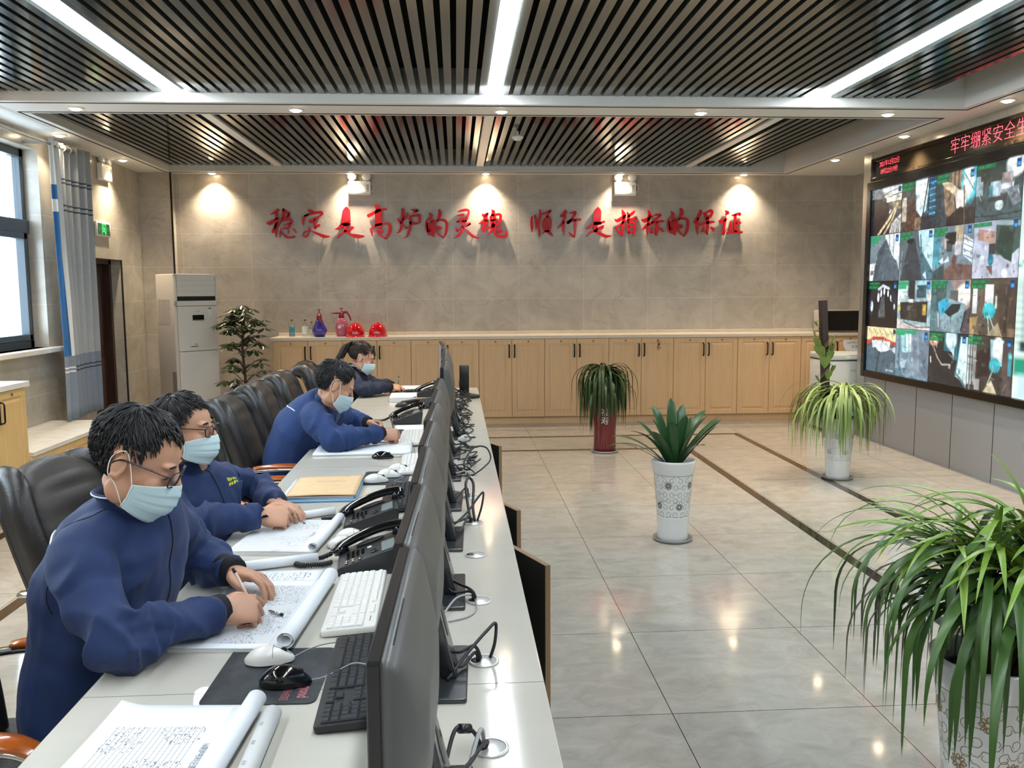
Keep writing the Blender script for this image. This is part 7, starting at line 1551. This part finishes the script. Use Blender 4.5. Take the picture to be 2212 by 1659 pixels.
def eye_parts(o, T, closed):
    for s in (-1, 1):
        if closed:
            MB().tube([T @ Vector((0.0905-0.006*abs(k-4)/4*abs(k-4)/4, s*(0.031+0.0042*(k-4)), -0.0085-0.002*abs(math.sin(k)))) for k in range(9)], [0.0006+0.0010*math.sin(PI*k/8) for k in range(9)], 6).build('eyelash', M_IRIS, o)
        else:
            e = MB(); e.ell((0.0815, s*0.031, -0.004), (0.0105, 0.0115, 0.0052), u=16, v=10, T=T); eo = e.build('eye', M_EYEW, o)
            e = MB(); e.ell((0.0895, s*0.031-0.0015, -0.004), (0.0035, 0.0048, 0.0048), u=14, v=8, T=T); e.build('iris', M_IRIS, eo)
            MB().tube([T @ Vector((0.0915-0.005*((k-4)/4)**2, s*(0.031+0.0030*(k-4)), -0.0002+0.002*(1-((k-4)/4)**2))) for k in range(9)], [0.0005+0.0010*math.sin(PI*k/8) for k in range(9)], 6).build('eyelash', M_IRIS, eo)
        b = MB(); b.tube([T @ Vector((0.0965-0.010*((k-2)/6)**2, s*(0.014+0.0052*k), 0.0195+0.004*math.sin(PI*k/8))) for k in range(8)], [(0.0012+0.0008*math.sin(PI*k/7), 0.0016+0.0028*math.sin(PI*(k+0.8)/8.6)) for k in range(8)], 8, upv=T.to_3x3() @ Vector((1, 0, 0))); b.build('eyebrow', M_HAIRB, o)
def mask_part(o, T):
    def fn(u, v):
        f = (u*2-1); ph = f*1.28; top = -0.020-0.020*abs(f)**1.6; bot = -0.128+0.030*abs(f)**1.6; z = top+(bot-top)*v
        rx = 0.112+0.010*math.sin(PI*min(1, v*1.1))*(1-f*f)-0.018*max(0, v-0.6)*2.5; ry = 0.082-0.012*v
        ridge = 0.012*math.exp(-(f/0.22)**2)*(1-v*0.9); pl = 0.0038*((v*4) % 1.0)*(1-abs(f)**3)
        return T @ Vector((0.004+(rx-0.004)*math.cos(ph)+ridge+pl, ry*math.sin(ph), z))
    mo = MB().grid(fn, 40, 26).build('face_mask', M_MASK, o, solid=0.0016)
    e = MB()
    for v in (0.0, 1.0): e.tube([fn(i/24, v) for i in range(25)], 0.0014, 6)
    for u in (0.0, 1.0): e.tube([fn(u, i/10) for i in range(11)], 0.0022, 6)
    e.build('mask_edge', M_MASKE, mo)
    for s, u in ((-1, 0.0), (1, 1.0)):
        a = fn(u, 0.04); b = fn(u, 0.96); q = lambda x, y, z: T @ Vector((x, s*y, z))
        MB().tube(smoothpath([a, q(0.012, 0.083, 0.004), q(-0.008, 0.085, 0.027), q(-0.030, 0.083, 0.004), q(-0.024, 0.081, -0.035), q(0.0, 0.076, -0.055), b], 6), 0.0013, 6).build('ear_loop', M_LOOP, mo)
def glasses_part(o, T, metal=False):
    g = bpy.data.objects.new('glasses', None); 
    f = MB(); q = lambda x, y, z: T @ Vector((x, y, z))
    for s in (-1, 1):
        pts = []
        for k in range(29):
            a = 2*PI*k/28; cx, cz = math.copysign(abs(math.cos(a))**0.7, math.cos(a)), math.copysign(abs(math.sin(a))**0.7, math.sin(a)); pts.append(q(0.112-0.010*(0.5+0.5*cx*1.0)*1.0 if s > 0 else 0.112-0.010*(0.5-0.5*cx), s*0.034+0.026*cx, -0.005+0.0185*cz))
        f.tube(pts, 0.0021, 7)
        f.tube(smoothpath([q(0.106, s*0.060, 0.006), q(0.098, s*0.075, 0.008), q(0.05, s*0.080, 0.008), q(-0.006, s*0.085, 0.006), q(-0.026, s*0.083, -0.010)], 5), [0.0022]*21, 7)
    f.tube(smoothpath([q(0.110, -0.009, 0.002), q(0.115, 0, 0.005), q(0.110, 0.009, 0.002)], 4), 0.0019, 7)
    fo = f.build('glasses_frame', M_FRAME, o)
    for s in (-1, 1):
        l = MB(); pts = []
        for k in range(24):
            a = 2*PI*k/24; cx, cz = math.copysign(abs(math.cos(a))**0.7, math.cos(a)), math.copysign(abs(math.sin(a))**0.7, math.sin(a)); pts.append(q(0.1115-0.010*(0.5+0.5*cx*s), s*0.034+0.0245*cx, -0.005+0.017*cz))
        l.add(pts, [list(range(24))], 0, True); l.build('lens', M_LENSG, fo)

def person(P):
    o_name = 'person'; hT = head_frame(P['head']); fem = P.get('fem', False)
    lat = (Vector(P['shL'])-Vector(P['shR'])).normalized()
    hip, waist, chest, shc, neck = [Vector(P[k]) for k in ('hip', 'waist', 'chest', 'shc', 'neck')]
    hlat = Vector(P.get('hiplat', lat)); w = P.get('w', 1.0)
    kneeR, kneeL, ankR, ankL = [Vector(P[k]) for k in ('kneeR', 'kneeL', 'ankR', 'ankL')]
    hj = [hip-hlat*0.095*w, hip+hlat*0.095*w]
    # ---- one continuous body
    b = MB(); spine = [hip-Vector((0, 0, 0.07)), hip, waist, chest, shc, neck]
    def torso(mb, off, shrink, levels):
        pts = smoothpath(levels, 4); n = len(pts); rings = []
        prof = P['prof']
        for i, p in enumerate(pts):
            f = i/(n-1)*(len(prof)-1); k = min(int(f), len(prof)-2); g = f-k; a = prof[k][0]*(1-g)+prof[k+1][0]*g; d = prof[k][1]*(1-g)+prof[k+1][1]*g
            t = pts[min(i+1, n-1)]-pts[max(i-1, 0)]; l = hlat*(1-i/(n-1))+lat*(i/(n-1)); rings.append(ring(p, t, l, a*w+off, d*w+off, 24, 0.88))
        mb.loft(rings)
    torso(b, -0.03, 1, spine)
    headc = hT @ Vector((-0.012, 0, -0.05)); chin = hT @ Vector((0.02, 0, -0.07))
    b.tube(smoothpath([shc, neck, neck+(headc-neck)*0.5, headc], 4), [0.070, 0.066, 0.062, 0.060, 0.056, 0.055, 0.054, 0.053, 0.052, 0.052, 0.052, 0.05, 0.048], 18)
    add_head(b, hT, fem)
    arms = []
    for S, side in (('R', 1), ('L', -1)):
        s, e, wv = Vector(P['sh'+S]), Vector(P['el'+S]), Vector(P['wr'+S]); arms.append((s, e, wv))
        b.tube([shc+(s-shc)*0.4, s, (s+e)/2, e], [0.055, 0.052, 0.042, 0.036], 14); b.tube([e, e+(wv-e)*0.3, e+(wv-e)*0.75, wv], [0.036, 0.037, 0.030, 0.0265], 14); b.ell(e, (0.037,)*3)
        h = P['hand'+S]; P['tips'+S], P['T'+S] = add_hand(b, wv, h[0], h[1], side, h[2], h[3], P.get('hs', 1.05))
    for hjp, kn, an in ((hj[0], kneeR, ankR), (hj[1], kneeL, ankL)):
        b.tube([hjp, hjp+(kn-hjp)*0.5, kn], [0.075, 0.068, 0.052], 14); b.ell(kn, (0.053,)*3); b.tube([kn, kn+(an-kn)*0.35, an], [0.050, 0.050, 0.036], 14); b.tube([an, an+Vector((0.06, 0, -0.055)), an+Vector((0.17, 0, -0.062))], [0.036, 0.034, 0.024], 12, flat=1.2)
    me = remeshed(b, P.get('vox', 0.0036), 3, 0.5); me.materials.append(M_SKIN)
    o = link(o_name, me); tag(o, P['label'], 'person', 'people at the control desk')
    # ---- jacket
    j = MB(); torso(j, 0.0, 1, [hip-Vector((0, 0, 0.10)), hip, waist, chest, shc, neck-(neck-shc)*0.15])
    for (s, e, wv) in arms:
        k = (wv-e).normalized(); end = wv-k*P.get('cuffgap', 0.012); ar = P.get('arm', 1.0)
        j.ell(s, (0.070*ar, 0.070*ar, 0.064*ar)); j.tube(smoothpath([shc+(s-shc)*0.35, s, s+(e-s)*0.5, e], 4), [0.076*ar]*4+[0.073*ar]*3+[0.070*ar]*3+[0.066*ar]*3, 18); j.ell(e, (0.068*ar,)*3)
        j.tube(smoothpath([e, e+(end-e)*0.5, end], 4), [0.068*ar, 0.066*ar, 0.062*ar, 0.060*ar, 0.057*ar, 0.054*ar, 0.052*ar, 0.050*ar, 0.047*ar], 18)
    jm = remeshed(j, P.get('jvox', 0.0085), 6, 0.5)
    fl = []
    for (s, e, wv) in arms: fl += [(s, e, 0.95, 0.0065, 0.042), (e, wv, 0.12, 0.0065, 0.038), (e, wv, 0.75, 0.0035, 0.036), (s, e, 0.25, 0.004, 0.06)]
    fl += [(hip, chest, 0.35, 0.006, 0.075)]
    fold_noise(jm, P.get('amp', 0.011), fl); jm.materials.append(P['cloth'])
    jo = link('jacket', jm, o)
    bv = BVHTree.FromPolygons([v.co.copy() for v in jm.vertices], [list(p.vertices) for p in jm.polygons])
    def stick(pts, off): 
        out = []
        for p in pts:
            r_ = bv.find_nearest(Vector(p)); out.append(r_[0]+r_[1]*off)
        return out
    P['stick'] = stick
    # collar with piping
    up = (hT @ Vector((-0.03, 0, -0.09))-neck).normalized(); up = (up*0.5+(neck-shc).normalized()*0.5).normalized(); c0 = shc+(neck-shc)*0.72
    m = MB(); fdir = lat.cross(up)*-1 if lat.cross(up).x < 0 else lat.cross(up); rings = []
    for hgt, ra, thick in ((-0.02, 0.088, 0), (0.0, 0.082, 0), (0.03, 0.077, 0), (0.055, 0.078, 0), (0.058, 0.072, 1), (0.03, 0.068, 1), (-0.01, 0.07, 1)):
        rg = []
        for k in range(33):
            a = 0.34+(2*PI-0.68)*k/32; rg.append(c0+up*(hgt*P.get('collar', 1.0)+0.012*(-math.cos(a)))+(fdir*math.cos(a)*1.06+lat*math.sin(a))*ra)
        rings.append(rg)
    m.loft(rings, 0, False, True, closed=False); co = m.build('collar', P['cloth'], jo)
    pr = []
    for k in range(25):
        a = 0.9+(2*PI-1.8)*k/24; pr.append(c0+up*(0.050*P.get('collar', 1.0)+0.012*(-math.cos(a)))+(fdir*math.cos(a)*1.06+lat*math.sin(a))*0.0795)
    if P.get('piping', True): MB().tube(pr, 0.0022, 6).build('collar_piping', M_PIPE, co)
    for line in P.get('pipes', ()):
        pts = smoothpath([Vector(a) for a in line], 6); MB().tube(stick(pts, 0.001), 0.0030, 6).build('shoulder_piping', M_PIPE, jo)
    for line in P.get('seams', ()): MB().tube(stick(smoothpath([Vector(a) for a in line], 8), 0.0003), 0.0014, 6).build('seam', M_RIB, jo)
    zp = [c0+fdir*0.082+up*0.02, shc+fdir*0.15*w, chest+fdir*0.19*w, waist+fdir*0.19*w]; MB().tube(stick(smoothpath(zp, 8), 0.0005), 0.0022, 6).build('zip_line', M_RIB, jo)
    for (s, e, wv) in arms:
        k = (wv-e).normalized()
        if P.get('ribcuff', True): MB().tube([wv-k*0.045, wv-k*0.02, wv+k*0.014, wv+k*0.016], [0.042, 0.0405, 0.0385, 0.034], 20).build('knit_cuff', M_RIB, jo)
        else: MB().tube([wv-k*0.05, wv-k*0.02, wv-k*0.006, wv-k*0.006], [0.0505, 0.0485, 0.047, 0.040], 20).build('sleeve_cuff', P['cloth'], jo)
    # ---- trousers and shoes
    t = MB(); t.loft([ring(hip-Vector((0, 0, 0.10)), (0, 0, 1), hlat, 0.16*w, 0.12*w), ring(hip, (0, 0, 1), hlat, 0.165*w, 0.125*w), ring(hip+Vector((0.01, 0, 0.10)), (0, 0, 1), hlat, 0.155*w, 0.12*w)])
    for hjp, kn, an in ((hj[0], kneeR, ankR), (hj[1], kneeL, ankL)):
        t.tube(smoothpath([hjp, (hjp+kn)/2, kn], 3), [0.096, 0.092, 0.088, 0.083, 0.078, 0.073, 0.07], 16); t.ell(kn, (0.07,)*3); t.tube([kn, (kn+an)/2, an+Vector((0, 0, 0.02))], [0.068, 0.062, 0.056], 16)
    tm = remeshed(t, 0.011, 5, 0.5); fold_noise(tm, 0.008, [(hj[0], kneeR, 0.5, 0.004, 0.06), (kneeR, ankR, 0.9, 0.006, 0.05)]); tm.materials.append(M_TROU); link('trousers', tm, o)
    for an in (ankR, ankL):
        m = MB(); z0 = 0.001; 
        m.loft([[(an.x+dx+hl*math.cos(q), an.y+hw*math.sin(q), zz) for q in [2*PI*k/22 for k in range(22)]] for dx, hl, hw, zz in ((0.055, 0.145, 0.048, z0), (0.055, 0.147, 0.050, z0+0.02), (0.05, 0.135, 0.047, z0+0.045), (0.015, 0.09, 0.043, z0+0.075), (0.0, 0.052, 0.043, z0+0.105))]); m.build('shoe', M_SHOE, o)
    # ---- head things
    hair_mesh(hT, P.get('hair', 'short'), P.get('seed', 1), None).build('hair', P.get('hairmat', M_HAIRB), o)
    if P.get('hair') == 'pony':
        m = MB(); r = random.Random(3)
        for k in range(190):
            a = r.uniform(0, 2*PI); q = r.random()**0.5; base = Vector((-0.112, 0.012*q*math.cos(a), 0.062+0.012*q*math.sin(a))); sp = Vector((0.022*q*math.sin(a), 0.026*q*math.cos(a), 0.012*q*math.sin(a)))
            pts = smoothpath([base, base+Vector((-0.018, 0, 0.010))+sp*0.8, base+Vector((-0.034, 0, -0.012))+sp*1.3, base+Vector((-0.038, 0, -0.06))+sp*1.5, base+Vector((-0.036-0.02*r.random(), 0, -0.115-0.04*r.random()))+sp*1.2], 4)
            m.tube([hT @ p for p in pts], [0.0034]*(len(pts)-1)+[0.0005], 5, caps=False)
        pt = m.build('ponytail', P.get('hairmat', M_HAIRB), o); MB().tube([hT @ Vector((-0.120+0.004*math.sin(a), 0.016*math.cos(a), 0.064+0.016*math.sin(a))) for a in [2*PI*k/16 for k in range(17)]], 0.004, 8).build('hair_tie', M_BLKP, pt)
    eye_parts(o, hT, P.get('eyes', 'closed') == 'closed'); mask_part(o, hT)
    if P.get('glasses'): glasses_part(o, hT)
    return o, jo

PROF = ((0.185, 0.155), (0.195, 0.165), (0.190, 0.155), (0.215, 0.160), (0.190, 0.125), (0.080, 0.085))
V = Vector
P1 = dict(label='man with black hair, glasses and mask in navy jacket, writing, nearest the camera', head=dict(pos=(-0.80, 2.17, 1.225), rot=(4, 27, 0), s=1.06),
    hip=(-0.98, 2.27, 0.56), waist=(-0.96, 2.27, 0.72), chest=(-0.905, 2.26, 0.90), shc=(-0.855, 2.245, 1.035), neck=(-0.825, 2.215, 1.115),
    shR=(-0.895, 2.06, 1.005), shL=(-0.835, 2.435, 1.005), elR=(-0.785, 1.945, 0.832), elL=(-0.80, 2.60, 0.835), wrR=(-0.612, 2.165, 0.826), wrL=(-0.655, 2.475, 0.828),
    handR=((0.86, 0.36, -0.10), (-0.25, -0.62, 0.72), CURL_FIST, THUMB_FIST), handL=((0.86, -0.42, -0.10), (0.10, 0.30, 0.95), CURL_FLAT, THUMB_FLAT),
    kneeR=(-0.55, 2.06, 0.52), kneeL=(-0.52, 2.42, 0.52), ankR=(-0.62, 2.05, 0.085), ankL=(-0.60, 2.42, 0.085), prof=PROF, cloth=M_NAVY, glasses=True, hair='part', seed=2, vox=0.0034, jvox=0.0075, w=1.0, amp=0.015, seams=(((-0.86, 2.155, 1.09), (-0.90, 2.10, 1.07), (-0.965, 2.055, 1.0), (-1.0, 2.04, 0.92), (-0.98, 2.05, 0.86)),),
    pipes=(((-1.03, 2.18, 1.05), (-1.02, 2.14, 1.04), (-1.0, 2.10, 1.02)),))
P2 = dict(label='man with glasses and mask looking up while writing, second from the camera', head=dict(pos=(-1.005, 3.20, 1.14), rot=(-4, 4, 0), s=1.04),
    hip=(-1.02, 3.37, 0.55), waist=(-1.02, 3.36, 0.67), chest=(-1.02, 3.33, 0.80), shc=(-1.015, 3.30, 0.915), neck=(-1.0, 3.275, 0.995),
    shR=(-1.075, 3.115, 0.885), shL=(-0.945, 3.475, 0.885), elR=(-0.935, 2.985, 0.832), elL=(-0.80, 3.50, 0.83), wrR=(-0.712, 3.09, 0.83), wrL=(-0.70, 3.30, 0.824),
    handR=((0.88, 0.25, -0.12), (-0.20, -0.72, 0.66), CURL_FIST, THUMB_FIST), handL=((0.80, -0.55, -0.10), (0.10, 0.20, 0.95), CURL_FLAT, THUMB_FLAT),
    kneeR=(-0.68, 3.16, 0.52), kneeL=(-0.66, 3.46, 0.52), ankR=(-0.72, 3.15, 0.085), ankL=(-0.70, 3.46, 0.085), prof=PROF, cloth=M_NAVY, glasses=True, eyes='open', hair='short', seed=5, vox=0.004, ribcuff=False, piping=False, w=0.96, arm=0.95)
P3 = dict(label='leaning man with short black hair and mask in blue jacket, third from the camera', head=dict(pos=(-0.675, 4.79, 1.125), rot=(20, 30, 0), s=1.07),
    hip=(-0.965, 4.98, 0.56), waist=(-0.945, 4.97, 0.70), chest=(-0.88, 4.95, 0.85), shc=(-0.79, 4.915, 0.965), neck=(-0.735, 4.87, 1.03),
    shR=(-0.775, 4.72, 0.94), shL=(-0.735, 5.11, 0.94), elR=(-0.665, 4.62, 0.838), elL=(-0.69, 5.33, 0.85), wrR=(-0.432, 4.835, 0.835), wrL=(-0.545, 5.235, 0.835),
    handR=((0.90, 0.25, -0.12), (-0.15, -0.66, 0.72), CURL_FIST, THUMB_FIST), handL=((0.86, -0.30, -0.05), (0.05, 0.55, 0.82), CURL_FIST, THUMB_FIST),
    kneeR=(-0.55, 4.78, 0.52), kneeL=(-0.54, 5.12, 0.52), ankR=(-0.62, 4.78, 0.085), ankL=(-0.62, 5.12, 0.085), prof=PROF, cloth=M_NAVYB, hair='short', seed=8, vox=0.0048, jvox=0.009, piping=False, amp=0.009,
    pipes=(((-0.98, 4.90, 1.02), (-0.95, 4.83, 1.01), (-0.90, 4.76, 0.99)),))
P4 = dict(label='woman with ponytail and mask in dark navy jacket at the far end of the desk', head=dict(pos=(-0.795, 7.30, 1.085), rot=(8, 22, 0), s=1.03), fem=True,
    hip=(-0.97, 7.40, 0.55), waist=(-0.95, 7.39, 0.68), chest=(-0.91, 7.37, 0.82), shc=(-0.86, 7.35, 0.93), neck=(-0.835, 7.33, 0.995),
    shR=(-0.875, 7.185, 0.895), shL=(-0.83, 7.52, 0.895), elR=(-0.77, 7.10, 0.832), elL=(-0.75, 7.60, 0.832), wrR=(-0.565, 7.27, 0.828), wrL=(-0.565, 7.42, 0.825),
    handR=((0.90, 0.30, -0.10), (-0.10, -0.60, 0.75), CURL_FIST, THUMB_FIST), handL=((0.85, -0.35, -0.08), (0.1, 0.4, 0.9), CURL_FLAT, THUMB_FLAT),
    kneeR=(-0.55, 7.22, 0.52), kneeL=(-0.55, 7.54, 0.52), ankR=(-0.62, 7.22, 0.085), ankL=(-0.62, 7.54, 0.085), prof=PROF, cloth=M_NAVYD, hair='pony', hairmat=M_HAIRW, seed=11, vox=0.0052, jvox=0.010, w=0.88, arm=0.9, hs=0.95)
for Pq in (P1, P2, P3, P4): Pq['obj'] = person(Pq)
# yellow-green print on the second man's chest
st2 = P2['stick']; e = MB()
for row in range(2):
    for k in range(5):
        c = V((-0.925+0.010*k, 3.33+0.014*k, 0.905-0.016*row)); q = st2([c, c+V((0.007, 0.010, 0)), c+V((0.007, 0.010, -0.010)), c+V((0, 0, -0.010))], 0.0015); e.add(q, [(0, 1, 2, 3)])
e.build('chest_print', M_EMBY, P2['obj'][1])
# pens held in the writing hands
def held_pen(label, P, m, length=0.14, top=None):
    tip_i, tip_t = P['tipsR'][0], P['tipsR'][4]; g = (tip_i+tip_t)/2
    d = V(top).normalized(); t0 = (g.z-(DZ+0.014))/max(0.2, d.z); a = g-d*t0; b_ = a+d*length
    o = thing('pen', label, 'pen', tuple(a), 0, 'pens held in the writing hands')
    l = lambda f: tuple((b_-a)*f)
    MB().tube([l(0.0), l(0.07)], [0.0008, 0.0032], 10).build('tip', M_MONB, o); MB().tube([l(0.071), l(0.9)], [0.0042, 0.0042], 12).build('barrel', m, o); MB().tube([l(0.9005), l(1.0)], [0.0046, 0.0044], 12).build('cap', M_MONB, o); return o
held_pen('pale pen held in the near man\'s right hand', P1, mat('pale_pink_pen', (206, 180, 164), 0.4), 0.145, (-0.45, 0.25, 0.75))
held_pen('clear pen held in the second man\'s right hand', P2, M_CLEAR, 0.15, (-0.75, 0.1, 0.35))
held_pen('dark pen held upright in the leaning man\'s right hand', P3, M_MON, 0.14, (-0.25, 0.2, 0.9))
held_pen('thin dark pen standing in the woman\'s right hand', P4, M_MON, 0.14, (0.05, 0.1, 0.95))
